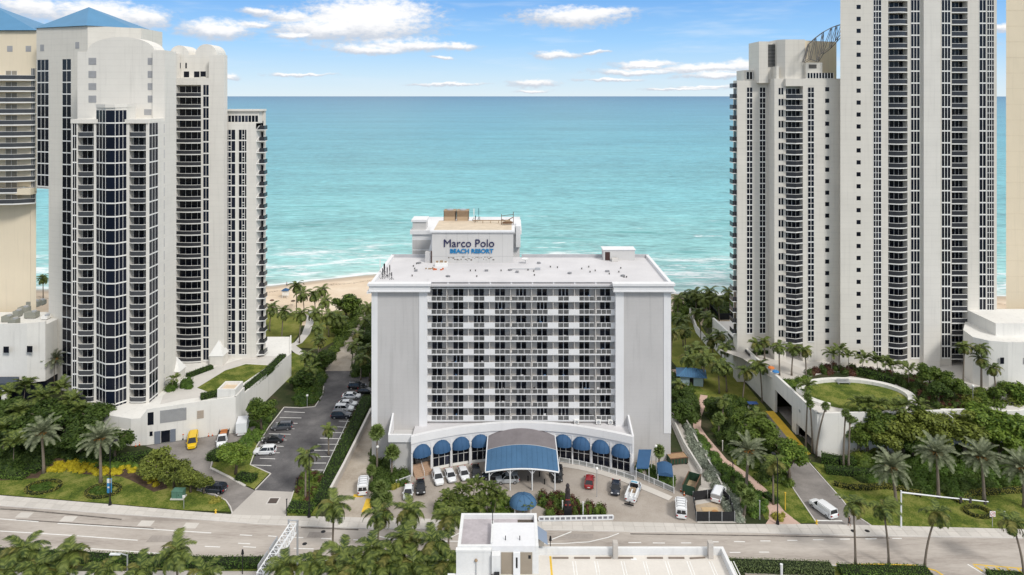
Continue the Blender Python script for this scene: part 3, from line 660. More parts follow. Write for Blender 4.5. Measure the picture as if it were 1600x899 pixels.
# podium of the left tower with the service yard wall
def left_podium():
    T = thing('tower_podium', 'white stucco podium with roller shutter and raised lawn below the left tower', 'building', (-70,165,0))
    mb = MB()
    mb.prism([(-100,156.5),(-85,152.2),(-81.5,152.6),(-64.2,158.2),(-64.2,163.5),(-61.5,190),(-66,204),(-100,204)], 0, 6.0)
    mb.build('podium', PODW, T)
    w = MB()
    def wal(a, b, z0a, z1a, z1b, th=.35):
        A, B = Vector(a), Vector(b); d = (B-A).normalized(); n = Vector((-d.y,d.x))*th
        w.add([(A.x,A.y,z0a),(B.x,B.y,z0a),(B.x+n.x,B.y+n.y,z0a),(A.x+n.x,A.y+n.y,z0a),(A.x,A.y,z1a),(B.x,B.y,z1b),(B.x+n.x,B.y+n.y,z1b),(A.x+n.x,A.y+n.y,z1a)], [(0,3,2,1),(4,5,6,7),(0,1,5,4),(1,2,6,5),(2,3,7,6),(3,0,4,7)])
    wal((-100,156.3),(-85,152.1),-.01,3.2,3.4); wal((-85,152.1),(-81.5,152.5),-.01,3.4,8.0); wal((-81.5,152.5),(-68.2,156.75),-.01,8.0,8.3); wal((-68.2,156.75),(-64.0,158.1),-.01,8.3,8.3)
    wal((-64.0,158.1),(-64.0,163.4),-.01,8.3,8.3); wal((-64,163.4),(-61.4,190),-.01,6.9,6.4); wal((-61.4,190),(-66,204.2),-.01,6.4,6.4)
    w.build('parapet_wall', PODW, T)
    pl = MB()
    for x0,x1,y0,y1 in ((-68.4,-64.2,158.4,158.8),(-68.4,-64.2,162.6,163),(-68.4,-68.0,158.8,162.6),(-64.6,-64.2,158.8,162.6)): pl.box(x0,x1,y0,y1,6,9.9)
    pl.build('planter', PODW, T); MB().box(-68,-64.6,158.8,162.6,6,9.2).build('planter_soil', SAND, T)
    # shutter, openings and doors on the yard wall (direction of the wall)
    d = Vector((13.3,4.25)).normalized(); ang = math.atan2(d.y,d.x); O = Vector((-81.5,152.5))
    def onwall(s, out=.0): p = O+d*s+Vector((d.y,-d.x))*out; return p
    def panel(name, s0, s1, z0, z1, m, out=.06, slats=0):
        q = MB().box(0,s1-s0,0,.2,z0,z1)
        if slats:
            for k in range(slats): q.box(.05,s1-s0-.05,-.04,.02,z0+(z1-z0)*(k+.15)/slats,z0+(z1-z0)*(k+.75)/slats)
        p = onwall(s0,out); inst(name, q.mesh(name, m), T, (p.x,p.y,0), ang)
    panel('roller_shutter',2.6,8.0,4.5,7.3,M('shutter_grey',(.33,.33,.33)),.06,12)
    panel('window',.1,1.3,4.4,7.2,GLASS,.04); panel('yard_opening',2.8,4.6,.05,2.7,GLASS,.03)
    panel('yard_door',1.5,2.7,.05,2.8,M('grey_blue_door',(.17,.19,.23)),.25); panel('yard_door',4.7,5.8,.05,2.8,M('grey_blue_door',(.17,.19,.23)),.25)
    panel('window',.5,1.1,1.9,2.9,GLASS,.05)
    gl = M('weathered_box',(.40,.34,.28)); panel('wall_vent',10.2,11.6,4.4,6.2,gl,.08,4); panel('wall_light',6.8,7.1,7.0,7.4,METAL,.2); panel('wall_light',7.4,7.7,6.9,7.3,METAL,.2)
left_podium()
c6 = 6.03
def slab_px(name, pts, z, m): mb = MB(); mb.sheet([tuple(G(a,b,z)) for a,b in pts], z); return struct(mb.build(name, m))
slab_px('terrace_lawn', [(308,606),(334,616),(372,604),(421,571),(384,569),(352,579)], 6.05, GRASS)
slab_px('terrace_paving', [(250,632),(282,625),(334,618),(308,607),(352,579),(384,568),(421,570),(445,557),(395,556),(330,575),(290,592),(270,606),(255,618)], 6.02, CURB)

# ------------------------------------------------------------------ beige tower at the far left with blue roof and round balconies
def beige_tower():
    T = thing('condo_tower', 'beige tower with curved balconies and blue hipped roof at the left edge', 'apartment tower', (-150,195,0))
    Y = 190; xr = X(57,Y)
    MB().box(-175, xr, Y, Y+16, Z(292,Y), Z(48,Y)).build('wall', BEIGE, T)
    fh = 3.1; n = 11; ztop = Z(106,Y)
    sl = MB(); N = 10
    arc = [(-176+ (xr+176)*i/N, Y-2.3-1.6*math.sin(math.pi*(.15+.85*i/N))+(1.6 if i == N else 0)) for i in range(N+1)]
    bmb = MB(); bmb.prism(arc+[(xr,Y),(-176,Y)], -.35, 0, 0)
    for p, q in zip(arc[:-1], arc[1:]): bmb.prism([p,q,(q[0],q[1]+.07),(p[0],p[1]+.07)], .02, 1.1, 1); bmb.prism([(p[0],p[1]-.03),(q[0],q[1]-.03),(q[0],q[1]+.1),(p[0],p[1]+.1)], 1.1, 1.18, 2)
    bal = bmb.mesh('curved_balcony', [TRIM, RAILG, TRIM])
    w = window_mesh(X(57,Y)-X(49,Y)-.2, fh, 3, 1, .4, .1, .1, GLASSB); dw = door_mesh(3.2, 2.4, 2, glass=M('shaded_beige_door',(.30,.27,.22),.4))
    for i in range(n+1):
        z = ztop-(i+1)*fh-.2
        inst('curved_balcony', bal, T, (0,0,z)) if False else link('curved_balcony', bal, T, Vector((0,0,z))-T.location)
        inst('window', w, T, (X(49,Y),Y-.02,z)); inst('sliding_door', dw, T, (X(9,Y),Y-.03,z))
    for px in (15.5,44.5):
        x = X(px,Y); MB().box(x-.75,x+.75,Y-.05,Y+.1,Z(81,Y),Z(72,Y)).build('vent_louvre', MATS['grey_louvre'], T)
    # bracketed underside and the legs the tower stands on
    zb = Z(292,Y); mb = MB()
    mb.box(-175,xr,Y-2.4,Y+.1,zb-1.9,zb-.2); mb.build('transfer_beam', BEIGE, T)
    mb = MB(); mb.prism([(-180,Y+1.5),(X(42,Y),Y+1.5),(X(36,Y+14),Y+14),(-180,Y+14)],0,zb-1.8); mb.prism([(X(44,Y),Y+1),(X(56.5,Y+1),Y+1),(X(56.5,Y+14),Y+14),(X(38,Y+14),Y+14)],0,zb-.8); mb.build('leg', BEIGE, T)
    me = window_mesh(.9,1.2,1,1,0,.1,.05)
    inst('window', me, T, (X(8,Y),Y-2.44,zb-1.6))
    ap = (X(-12,Y+8),Y+8,Z(8,Y+8)); r = [(-176,Y-.8,Z(48,Y)+.02),(xr+.4,Y-.8,Z(48,Y)+.02),(xr+.4,Y+16.5,Z(48,Y)+.02),(-176,Y+16.5,Z(48,Y)+.02)]
    rf = MB().add(r+[ap],[(0,1,4),(1,2,4),(2,3,4),(3,0,4)]).build('roof', BLUER, T)
    mb = MB()
    for j in range(1,26): s = Vector(r[0]).lerp(Vector(r[1]),j/26); mb.tube([s+Vector((0,0,.06)), s.lerp(Vector(ap),.95)+Vector((0,0,.06))], .07, 3)
    mb.build('roof_seam', BLUER, rf)
    # hotel-like base
    B = thing('tower_annex', 'low curved white annex with two square windows and rooftop plant at far left', 'building', (-130,182,0))
    Y2 = 178; zt = Z(505,Y2)
    pts = [(-165,Y2-3),(-150,Y2-4.2),(-140,Y2-4),(X(55,Y2),Y2-3.0),(X(77,Y2),Y2-1.5),(X(77,Y2),Y2+9),(-165,Y2+9)]
    MB().prism(pts, 4.3, zt).build('wall', PODW, B)
    MB().prism([(p[0],p[1]+.5) if p[1] < Y2 else p for p in pts], 0, 4.2).build('dark_ground_floor', GLASS, B)
    q = MB()
    for a, b in zip(pts[:4], pts[1:5]): q.prism([a,b,(b[0],b[1]+.4),(a[0],a[1]+.4)], zt, zt+.9)
    q.build('parapet', PODW, B)
    me = window_mesh(1.6,1.6,1,1,0,.12,.05)
    for px in (6,41): inst('window', me, B, (X(px,Y2-4),Y2-4.25+(.4 if px > 20 else 0),Z(551,Y2-4)))
    AW = MB().prism([(-165,Y2-8),(X(24,Y2-8),Y2-8),(X(30,Y2-4),Y2-4),(-165,Y2-4)],5.0,6.4); AW.build('canopy', M('slate_canopy',(.06,.075,.10)), B)
    MB().cyl(X(8,Y2-7),Y2-7,0,5,.8,10).build('column', PODW, B)
    gm = M('plant_grey_green',(.27,.27,.23),.7,.1)
    for i,(px,py,sx,sz) in enumerate([(12,498,2.2,1.5),(28,490,1.6,1.6),(38,484,2.5,1.5),(53,475,3.2,1.5),(50,492,3.0,1.6),(22,503,2.0,1.6),(64,473,2.0,1.3),(72,496,1.6,.9)]):
        p = G(px,py,zt+sz/2); t = thing('rooftop_chiller',['grey-green air handling unit at the left end of the annex roof','boxy grey unit with fan beside the leftmost unit on the annex roof','upright grey-green chiller in the middle row on the annex roof','long grey chiller at the back of the annex roof','long grey-green chiller at the front of the annex roof','round-fan unit at the front left of the annex roof','small grey box behind the long chiller on the annex roof','low white box at the right end of the annex roof'][i],'air conditioner',(p.x,p.y,zt+.02),group='plant on the annex roof')
        MB().box(-sx/2,sx/2,-.9,.9,.15,sz).build('casing', gm if i != 7 else TRIM, t, local=True); MB().cyl(sx*.2,0,sz,sz+.35,.6,10).build('fan', METAL, t, local=True); MB().box(-sx*.45,-sx*.3,-.7,.7,0,.2).box(sx*.3,sx*.45,-.7,.7,0,.2).build('skid', BLACK, t, local=True)
beige_tower()

# ------------------------------------------------------------------ tall stepped tower on the right
def right_tower():
    T = thing('condo_tower', 'tall cream tower with black-railed balconies and a roof truss on the right', 'apartment tower', (95,185,0))
    fh = 3.1; zd = 8.0
    # left wing, two steps
    Y = 186; fh = 2.92; zt = Z(126,Y); n = 23; zf = Z(137,Y)-n*fh
    walls(T, [(1152,1166.7),(1175.7,1186.8),(1196,1205)], Y, 3.4, 0, zt, CREAM)
    MB().box(X(1166.7,Y),X(1196,Y),Y+.02,Y+3.3,Z(137,Y)+.0,zt-.01).build('parapet', CREAM, T)
    MB().box(X(1166.7,Y),X(1196,Y),Y+.05,Y+3.2,0,Z(137,Y)).build('recess_wall', CREAM, T)
    strip_windows(T,1166.7,1175.7,Y,zf,fh,n,2,2,.3,glass=GLASS,fr=.12); strip_windows(T,1186.8,1196,Y,zf,fh,n,2,2,.3,fr=.12)
    xl = X(1152,Y); bl = MB().box(-1.1,0,.5,3.2,-.2,0,0).box(-1.08,-1.0,.55,3.15,0,1.15,1).box(-1.08,0,.5,.58,0,1.15,1).mesh('side_balcony',[TRIM,RAIL]); dm = door_mesh(2.4,2.5,2)
    for i in range(n+1):
        inst('side_balcony',bl,T,(xl,Y,zf+i*fh))
    dmb = MB()
    for i in range(n): dmb.box(xl-.04,xl+.1,Y+.8,Y+2.8,zf+i*fh+.1,zf+i*fh+2.5)
    dmb.build('side_glazing', GLASS, T)
    Y = 181
    walls(T, [(1210,1216),(1224.5,1228)], Y, 12, 0, Z(123,Y), CREAM)
    sq = Z(136,Y); n = 23; zf = sq-n*fh
    MB().box(X(1216,Y),X(1224.5,Y),Y+.04,Y+12,0,Z(123,Y)-.01).build('recess_wall', CREAM, T)
    me = window_mesh((1224.5-1216)*Y/F,1.75,2,1,0,.14,.06)
    for i in range(n): inst('window',me,T,(X(1216,Y),Y+.02,zf+i*fh+.9))
    Y = 180; zf = Z(137,Y)-n*fh
    balcony_column(T,1228,1254.5,Y,zf,fh,n,4,shape='vee',bow=.9,D=1.9,rail=RAIL,rail_h=1.15)
    walls(T, [(1254.5,1262),(1272,1289.3),(1295.8,1314)], Y, 14, 0, Z(123,Y), CREAM)
    MB().box(X(1228,Y),X(1272,Y),Y+.02,Y+14,Z(137,Y)+.35,Z(123,Y)-.01).build('parapet', CREAM, T)
    MB().box(X(1262,Y),X(1272,Y),Y+.05,Y+14,0,Z(137,Y)+.35).build('recess_wall', CREAM, T); MB().box(X(1289.3,Y),X(1295.8,Y),Y+.12,Y+14,0,Z(123,Y)-.012).build('recess_wall', CREAM, T)
    strip_windows(T,1262,1272,Y,zf,fh,n,2,2,.3,fr=.12)
    def squares(px0, px1, Y, z0, z1, n):
        w = (px1-px0)*Y/F; me = MB().add([(0,0,0),(w,0,0),(w,0,w),(0,0,w)],[(0,1,2,3)],0).box(0,w,-.05,.05,-.1,0,1).box(0,w,-.05,.05,w,w+.05,1).mesh('small_window',[GLASS,CREAM])
        sp = MB(); zz = z0
        for i in range(n):
            inst('small_window',me,T,(X(px0,Y),Y+.06,z0+i*fh)); sp.box(X(px0,Y),X(px1,Y),Y,Y+.13,z0+i*fh+w+.02,z0+(i+1)*fh-.02)
        sp.box(X(px0,Y),X(px1,Y),Y,Y+.13,0,z0-.05); sp.box(X(px0,Y),X(px1,Y),Y,Y+.13,z0+n*fh-.02,z1); sp.build('spandrel', CREAM, T)
    fh = 3.03; squares(1289.3,1295.8,Y,Z(143,Y)-22*fh,Z(123,Y)-.01,23); fh = 3.1
    # roof storeys of the left wing
    Y2 = 188; MB().box(X(1162,Y2),X(1190,Y2),Y2,Y2+6,Z(128,Y2),Z(110,Y2)).build('penthouse', CREAM, T)
    me = window_mesh(2.6,2.0,3,1,0,.2,.05)
    for px in (1166,1177): inst('penthouse_window',me,T,(X(px,Y2),Y2-.02,Z(124,Y2)))
    Y3 = 184; MB().box(X(1186,Y3),X(1200,Y3),Y3,Y3+8,Z(130,Y3),Z(65,Y3)).box(X(1200,Y3),X(1215,Y3),Y3+.5,Y3+8,Z(130,Y3),Z(68,Y3)).build('roof_tower', CREAM, T)
    lv = MB()
    for k in range(16): z = Z(104,Y3)+k*(Z(69,Y3)-Z(104,Y3))/16; lv.box(X(1201,Y3),X(1214,Y3),Y3+.3,Y3+.55,z,z+.26)
    lv.build('louvre', M('dark_louvre',(.10,.095,.09)), T)
    MB().box(X(1212,182),X(1216,182),181.5,188,Z(123,182),Z(104,182)).build('wall', CREAM, T)
    Y4 = 182
    MB().prism([(X(1214,183),183),(X(1227,181.5),181.5),(X(1258,182),182),(X(1258,182),192),(X(1214,183),192)], Z(124,Y4), Z(62,Y4)).build('roof_tower', CREAM, T)
    MB().prism([(X(1258,183),183),(X(1307,188),188),(X(1307,188),194),(X(1258,183),194)], Z(124,Y4), Z(63,Y4)).build('roof_tower', BEIGE, T)
    MB().box(X(1260,180.6),X(1303,180.6),180.6,182.9,Z(124,180),Z(114,180)).build('penthouse', CREAM, T)
    me = window_mesh(X(1302,180.6)-X(1261,180.6),1.4,9,1,0,.2,.05); inst('penthouse_window',me,T,(X(1261,180.6),180.56,Z(122.5,180.6)))
    MB().box(X(1259,181),X(1285,181),181,182.9,Z(114,181),Z(98,181)).build('roof_box', CREAM, T); MB().box(X(1264,180.9),X(1276,180.9),180.9,181.2,Z(107,181),Z(101,181)).build('louvre', MATS['dark_louvre'], T)
    # tall block
    Y = 177; n = 30; zf = Z(15,Y)-n*fh+fh*2; ztop = zf+n*fh+2; n0 = 0
    zf = Z(19,Y)-29*fh; n = 31; ztop = zf+n*fh+3.0
    MB().prism([(X(1313,Y),Y),(X(1338.3,Y),Y),(X(1338.3,Y),Y+6.4),(X(1313.5,Y+6.4),Y+6.4)],0,ztop).build('wall', CREAM, T)
    MB().box(X(1400,Y),X(1550,Y),Y+6.4,Y+28,0,ztop-.2).build('rear_block', CREAM, T)
    walls(T, [(1345,1364.6),(1377,1388),(1418,1423),(1437,1440.5),(1466,1471),(1485,1487),(1512,1530),(1540.5,1542),(1553,1557.5)], Y, 6.4, 0, ztop, CREAM)
    MB().box(X(1440.5,Y),X(1466,Y),Y-.8,Y+6.3,0,ztop-.01).build('pilaster', CREAM2, T)
    for a, b in ((1364.6,1377),(1423,1437),(1471,1485),(1530,1540.5),(1542,1553)): MB().box(X(a,Y),X(b,Y),Y+.05,Y+6.2,0,ztop-.02).build('recess_wall', CREAM, T)
    MB().box(X(1338.3,Y),X(1345,Y),Y+.12,Y+6.2,0,ztop-.03).build('recess_wall', CREAM, T)
    MB().box(X(1345,Y),X(1557,Y),Y+2.8,Y+6.3,ztop-.5,ztop-.02).build('roof', CREAM, T)
    squares(1338.3,1345,Y,Z(14.5,Y)-29*fh,ztop-.02,31)
    strip_windows(T,1364.6,1377,Y,zf,fh,n,3,2,.3,fr=.12,cols=(0,.3,.62,1)); strip_windows(T,1423,1437,Y,zf,fh,n,3,1,.35,fr=.12); strip_windows(T,1471,1485,Y,zf,fh,n,3,1,.35,fr=.12)
    strip_windows(T,1530,1540.5,Y,zf,fh,n,2,1,.35,fr=.12,name='end_window'); strip_windows(T,1542,1553,Y,zf,fh,n,3,2,.3,fr=.12,name='end_window')
    balcony_column(T,1388,1418,Y,zf,fh,n,4,shape='curve',bow=.9,D=2.0,rail=RAIL,rail_h=1.15)
    balcony_column(T,1487,1512,Y,zf,fh,n,4,shape='flat',D=2.0,rail=RAIL,rail_h=1.15)
    MB().box(X(1388,Y),X(1418,Y),Y+.1,Y+3.1,0,zd-.1).box(X(1487,Y),X(1512,Y),Y+.1,Y+3.1,0,zd-.1).build('base_wall', CREAM, T)
    # lattice truss arching from the roof of the wing to the tall block
    mb = MB(); DK = M('rusty_truss',(.16,.15,.14),.6)
    yA, yB = 178.2, 181.2; N = 7
    up = [(1257,92),(1262,70),(1273,60),(1285,51),(1298,44),(1306,41),(1314,39)]; lo = [(1254,97),(1264,92),(1276,96),(1283,84),(1296,74),(1305,64),(1314,54)]
    nodes = []
    for (a, b), (c, d) in zip(up, lo):
        row = [Vector((X(a,yA),yA,Z(b,yA))), Vector((X(a+2,yB),yB,Z(b-1,yB))), Vector((X(c,yA),yA,Z(d,yA))), Vector((X(c+3,yB),yB,Z(d+1,yB)))]
        nodes.append(row)
    for i in range(N):
        r = nodes[i]; mb.tube([r[0],r[1]],.08,4); mb.tube([r[2],r[3]],.08,4); mb.tube([r[0],r[2]],.08,4); mb.tube([r[1],r[3]],.08,4)
        if i < N-1:
            s = nodes[i+1]
            for k in range(4): mb.tube([r[k],s[k]],.10,4)
            mb.tube([r[2],s[0]],.08,4); mb.tube([r[3],s[1]],.08,4); mb.tube([r[0],s[1]],.07,4)
    mb.build('roof_truss', DK, T)
right_tower()
def edge_tower():
    T = thing('condo_tower','plain beige tower wall at the right edge','apartment tower',(150,200,0))
    Y = 192; MB().prism([(X(1572,Y),Y),(X(1572,Y)+45,Y),(X(1572,Y)+45,Y+20),(X(1575,Y+20),Y+20)],0,118).build('wall', BEIGE, T)
    mb = MB()
    for i in range(24): mb.box(X(1572,Y)-.02,X(1572,Y)+45.02,Y-.03,Y+.02,14+i*4.4,14.06+i*4.4)
    mb.build('score_line', M('beige_joint',(.66,.57,.43)), T)
    MB().box(X(1574,Y)+14,X(1574,Y)+30,Y-2,Y+.1,0,110).build('bay', BEIGE, T)
edge_tower()
def right_annex():
    T = thing('tower_annex','white curved annex with square windows and dark glazing below the right tower','building',(128,166,0))
    Y = 165; pts = [(X(1505,Y+6),Y+6),(X(1520,Y+1),Y+1),(X(1545,Y-1.5),Y-1.5),(X(1575,Y-2.5),Y-2.5),(X(1640,Y-2.5),Y-2.5),(170,Y-2),(170,Y+14),(X(1509,Y+14),Y+14)]
    zt = Z(529,Y); MB().prism(pts, 7.5, zt).build('wall', PODW, T)
    MB().prism([(p[0],p[1]+.6) if p[1] < Y+10 else p for p in pts], 0, 7.4).build('glazed_ground_floor', GLASS, T)
    MB().prism([(X(1505,Y+6),Y+6),(X(1520,Y+1),Y+1),(X(1533,Y-.4),Y-.4),(X(1533,Y-.4),Y+10),(X(1505,Y+6),Y+10)],0,7.6).build('end_wall', PODW, T)
    MB().box(X(1555,Y+2),170,Y+1.8,Y+13,zt-.02,Z(505,Y+2)).build('upper_wall', PODW, T)
    me = window_mesh(1.8,1.5,1,1,0,.12,.05)
    for px in (1561.5,1597,1632): inst('window',me,T,(X(px,Y-2.2),Y-2.55+(.25 if px < 1570 else 0),Z(568,Y-2)))
    for px in range(1538,1640,9):
        x = X(px,Y-1.6); MB().box(x-.12,x+.12,Y-2.4,Y-2.1,0,7.4).build('mullion', TRIM, T)
    MB().prism([(X(1580,Y-8),Y-8),(168,Y-8),(168,Y-3),(X(1580,Y-3),Y-3)],6.0,7.2).build('canopy', MATS['slate_canopy'], T)
right_annex()

# podium deck with the garage openings
def garage():
    T = thing('garage_podium','white garage podium with dark vehicle openings beside the yellow-kerbed driveway','garage',(75,165,0))
    x0, y0, x1, y1 = 66.0, 147.6, 62.2, 212.0
    def wx(y): return x0+(x1-x0)*(y-y0)/(y1-y0)
    op = [(G(1206,640).y, G(1237,674).y, 6.2), (G(1246,682).y, G(1266,708).y, 3.8)]
    op = [(159.3,168.3,5.6),(150.2,157.2,2.7)]
    mb = MB(); ys = [y0]; 
    cuts = sorted([v for o in op for v in o[:2]]); prev = y0
    def seg(a, b, z0, z1): mb.prism([(wx(a),a),(wx(b),b),(wx(b)+.6,b),(wx(a)+.6,a)], z0, z1)
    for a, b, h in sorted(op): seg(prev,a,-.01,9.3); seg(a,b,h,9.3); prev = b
    seg(prev,y1,-.01,9.1)
    seg(y0,y0+.01,0,.1)
    mb.build('side_wall', PODW, T)
    fr = [(x0,y0),(88,148.6),(100,149.5),(112,150.5),(128,156),(128,160)]
    mb = MB()
    for a, b in zip(fr[:-1], fr[1:]):
        A, B = Vector(a), Vector(b); d = (B-A).normalized(); n = Vector((-d.y,d.x))*.5; mb.prism([a,b,tuple(B+n),tuple(A+n)], -.01, 9.3 if A.x < 90 else 8.6)
    mb.build('front_wall', PODW, T)
    MB().prism([(x0+.6,y0+.6),(88,149.2),(100,150.1),(112,151.1),(128,156.6),(140,175),(140,212),(x1+.6,212)], 7.6, 8.0).build('deck', CURB, T)
    for a, b, h in op:
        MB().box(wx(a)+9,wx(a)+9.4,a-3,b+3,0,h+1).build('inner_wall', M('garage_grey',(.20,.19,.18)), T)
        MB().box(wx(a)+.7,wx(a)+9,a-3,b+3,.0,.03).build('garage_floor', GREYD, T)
    for k,y in enumerate((176,186,196)): MB().box(wx(y)-.25,wx(y)-.02,y-3,y+3,8.3,8.9).build('planter_slot', GLASS, T)
    MB().box(wx(152)-.3,wx(152)-.02,155.2,155.8,6,6.5).build('wall_light', METAL, T)
    # oval lawn with its thick white rim
    c = G(1336,619,8); cx, cy = c.x, c.y; rx, ry = 11.6, 7.6
    e = [(cx+rx*math.cos(a), cy+ry*math.sin(a)) for a in [2*math.pi*i/40 for i in range(40)]]
    struct(MB().sheet(e, 8.05).build('deck_lawn', GRASS))
    mb = MB()
    for i in range(-3, 25):
        a0, a1 = 2*math.pi*i/40, 2*math.pi*(i+1)/40
        q = [(cx+rx*r*math.cos(a)+0, cy+ry*r*math.sin(a)) for a, r in ((a0,1.0),(a1,1.0),(a1,1.15),(a0,1.15))]; mb.prism(q, 8.0, 8.8)
    mb.build('rim_wall', PODW, T)
    MB().box(X(1470,150),X(1530,150),149.6,150.2,8,9.2).box(X(1470,150),X(1471,150),146,149.6,8,9.2).build('planter_wall', PODW, T)
    # bench on the rim
    b = thing('garden_bench','grey slatted bench against the curved white rim of the deck lawn','bench',G(1318,600,8.0))
    for k in range(4): MB().box(-1.5,1.5,-.5+k*.22,-.34+k*.22,.42,.48).build('slat', METAL, b, local=True)
    for k in range(3): MB().box(-1.5,1.5,.42,.48,.6+k*.18,.72+k*.18).build('slat', METAL, b, local=True)
    for s in (-1.3,1.3): MB().box(s-.06,s+.06,-.45,.45,-.3,.42).build('leg', METAL, b, local=True)
    slab_px('pool_terrace', [(1118,545),(1150,548),(1200,555),(1250,575),(1260,590),(1240,598),(1205,590),(1160,560)], 8.03, SLAB)
    slab_px('deck_planting', [(1217,594),(1262,590),(1300,580),(1445,600),(1520,640),(1520,650),(1450,645),(1400,600),(1330,588),(1280,597),(1266,636),(1244,616)], 8.02, SOIL)
garage()
# ------------------------------------------------------------------ the hotel
def hotel():
    T = thing('hotel_building', 'grey and white slab hotel with rows of balconies and a rooftop sign wall', 'hotel', (1,150,0))
    Yw = 146.0; Yb = 146.9; zr = Z(446,Yw); fh = (20.72)*Yb/F; zb = Z(657.5,Yb); nf = 10
    # wings
    for (a, b, w0, w1) in ((581,667,590,655),(962,1048,974.5,1037)):
        x0, x1 = X(a,Yw), X(b,Yw)
        MB().box(x0,x1,Yw,169.5,-.01,zr).build('wing', HWHITE, T)
        pz = Z(676,Yw) if a < 700 else 6.0
        p = MB(); p0, p1 = X(w0,Yw), X(w1,Yw); hh = 1.15
        MB().box(p0,p1,Yw-.05,Yw+.1,3.0,Z(456,Yw)).build('gray_panel', HGRAY, T)
        MB().box(x0+.02,x1-.02,Yw-.055,Yw+.1,-.01,Z(672,Yw)).build('base_panel', HGRAY, T)
        for q0, q1 in ((x0-.04,p0),(p1,x1+.04)): MB().box(q0,q1,Yw-.16,Yw+.1,Z(677,Yw),Z(456,Yw)).build('corner_pier', HWHITE, T)
    # eaves: stepped fascia in front of the wings, lower fascia between
    for a, b in ((578,672),(958,1051)):
        MB().box(X(a,Yw),X(b,Yw),Yw-1.0,Yw+.3,Z(455,Yw-1),Z(446.5,Yw-1)).build('fascia', HWHITE, T)
        MB().box(X(a,Yw)-.25,X(b,Yw)+.25,Yw-1.35,Yw+.3,Z(446.6,Yw-1)-.02,Z(443,Yw-1)).build('fascia_cap', HWHITE, T)
        MB().box(X(a,Yw)-.1,X(b,Yw)+.1,Yw-1.15,Yw+.3,Z(456.5,Yw-1),Z(454.9,Yw-1)).build('fascia_lip', HWHITE, T)
    xa, xb = X(667,Yw), X(962,Yw)
    MB().box(xa,xb,Yb-.5,150,Z(448.5,Yb-.5),Z(447,Yb-.5)).build('eave_slab', HWHITE, T)
    MB().box(xa,xb,Yb+.7,150,Z(447,Yb),Z(440.5,Yb)-.14).build('eave_wall', HWALL, T)
    for k in range(9): x = X(700+k*33,Yb); MB().box(x-.12,x+.12,Yb-.1,Yb+.8,Z(447,Yb),Z(440.5,Yb)-.16).build('eave_bracket', HWHITE, T)
    MB().box(xa,xb,Yb-.1,150.5,Z(440.5,Yb)-.12,Z(440.5,Yb)).build('eave_cap', HROOF, T)
    # roof deck and parapets
    x0, x1 = X(581,Yw), X(1048,Yw)
    zR = zr+.02; MB().box(x0,x1,Yw+.2,171,zR-.3,zR+.1).build('roof_deck', HROOF, T)
    for q in ((x0-.2,x0+.5,Yw,171),(x1-.5,x1+.2,Yw,171)): MB().box(*q,zR,zR+.75).build('parapet', HWHITE, T)
    MB().box(x0,X(668,171),170.6,171.2,zR,zR+.8).box(X(815,171),x1,170.6,171.2,zR,zR+.8).build('parapet', M('parapet_grey',(.42,.42,.43)), T)
    side = MB().box(x0-.9,x0,Yw-1,171,zr-1.5,zr-1.1).box(x1,x1+.9,Yw-1,171,zr-1.5,zr-1.1); side.build('side_eave', HWHITE, T)
    for i in range(10):     # little slab ends down both flanks
        MB().box(x0-.7,x0,150,168,zb+i*fh+.4,zb+i*fh+.6).build('side_slab', HWHITE, T); MB().box(x1,x1+.7,150,168,zb+i*fh+.4,zb+i*fh+.6).build('side_slab', HWHITE, T)
    # balcony front
    D = 1.75; yd = Yb+D
    MB().box(xa,xb,yd,yd+4,0,zb+nf*fh+.3).build('balcony_back_wall', HWALL, T)
    doors = [(675,692),(708,724.5),(740,757),(773,790),(806,822.5),(838.5,855.5),(872,888.5),(904.5,921),(937,953.5)]
    sc = (yd)/Yb
    def xd(px): return X(800+(px-800),Yb)*1.0 if False else X(px,yd)
    dme = {}
    rails = [(674,697),(700,724),(740,757),(773,796.8),(799.5,829),(832,856),(872,889),(905,928.5),(932,955)]
    solids = [(667,674),(724,740),(757,773),(856,872),(889,905),(955,962)]
    xsl = MB()
    rng = random.Random(3)
    DG = glassmat('door_glass',(.011,.012,.017),.12,.6,p=(.5,.78)); wf = M('door_frame_white',(.62,.62,.62),.5)
    dmesh = [door_mesh((16.6)*yd/F, fh-.5, 2, .16, DG, wf), door_mesh(16.6*yd/F, fh-.5, 3, .16, DG, wf)]
    CUR = M('pale_curtain',(.33,.32,.30))
    slab = MB().box(0,xb-xa,0,D+.05,-.17,0).mesh('floor_slab', HWHITE)
    rmesh = {}
    for a, b in rails:
        w = X(b,Yb)-X(a,Yb); q = MB()
        q.box(0,w,0,.06,1.02,1.12,0)
        n = 3 if w > 2.6 else 2
        for k in range(n+1): q.box(max(0,w*k/n-.05),min(w,w*k/n+.05),0,.07,0,1.02,0)
        q.box(.05,w-.05,.02,.05,.12,.98,1); q.box(0,w,0,.06,.04,.12,0)
        rmesh[(a,b)] = q.mesh('balcony_rail',[HWHITE,M('dim_interior_infill',(.12,.12,.12),.2,.35,1.2,.35,3)])  # opaque infill, its tone stands in for the dim interior behind the rail
    smesh = {(a,b): MB().box(0,X(b,Yb)-X(a,Yb)+.06,-.02,.12,-.02,1.13).mesh('balcony_panel', HWHITE) for a, b in solids}
    fin = MB().box(-.06,.06,0,D,0,fh-.22).mesh('partition', HWALL)
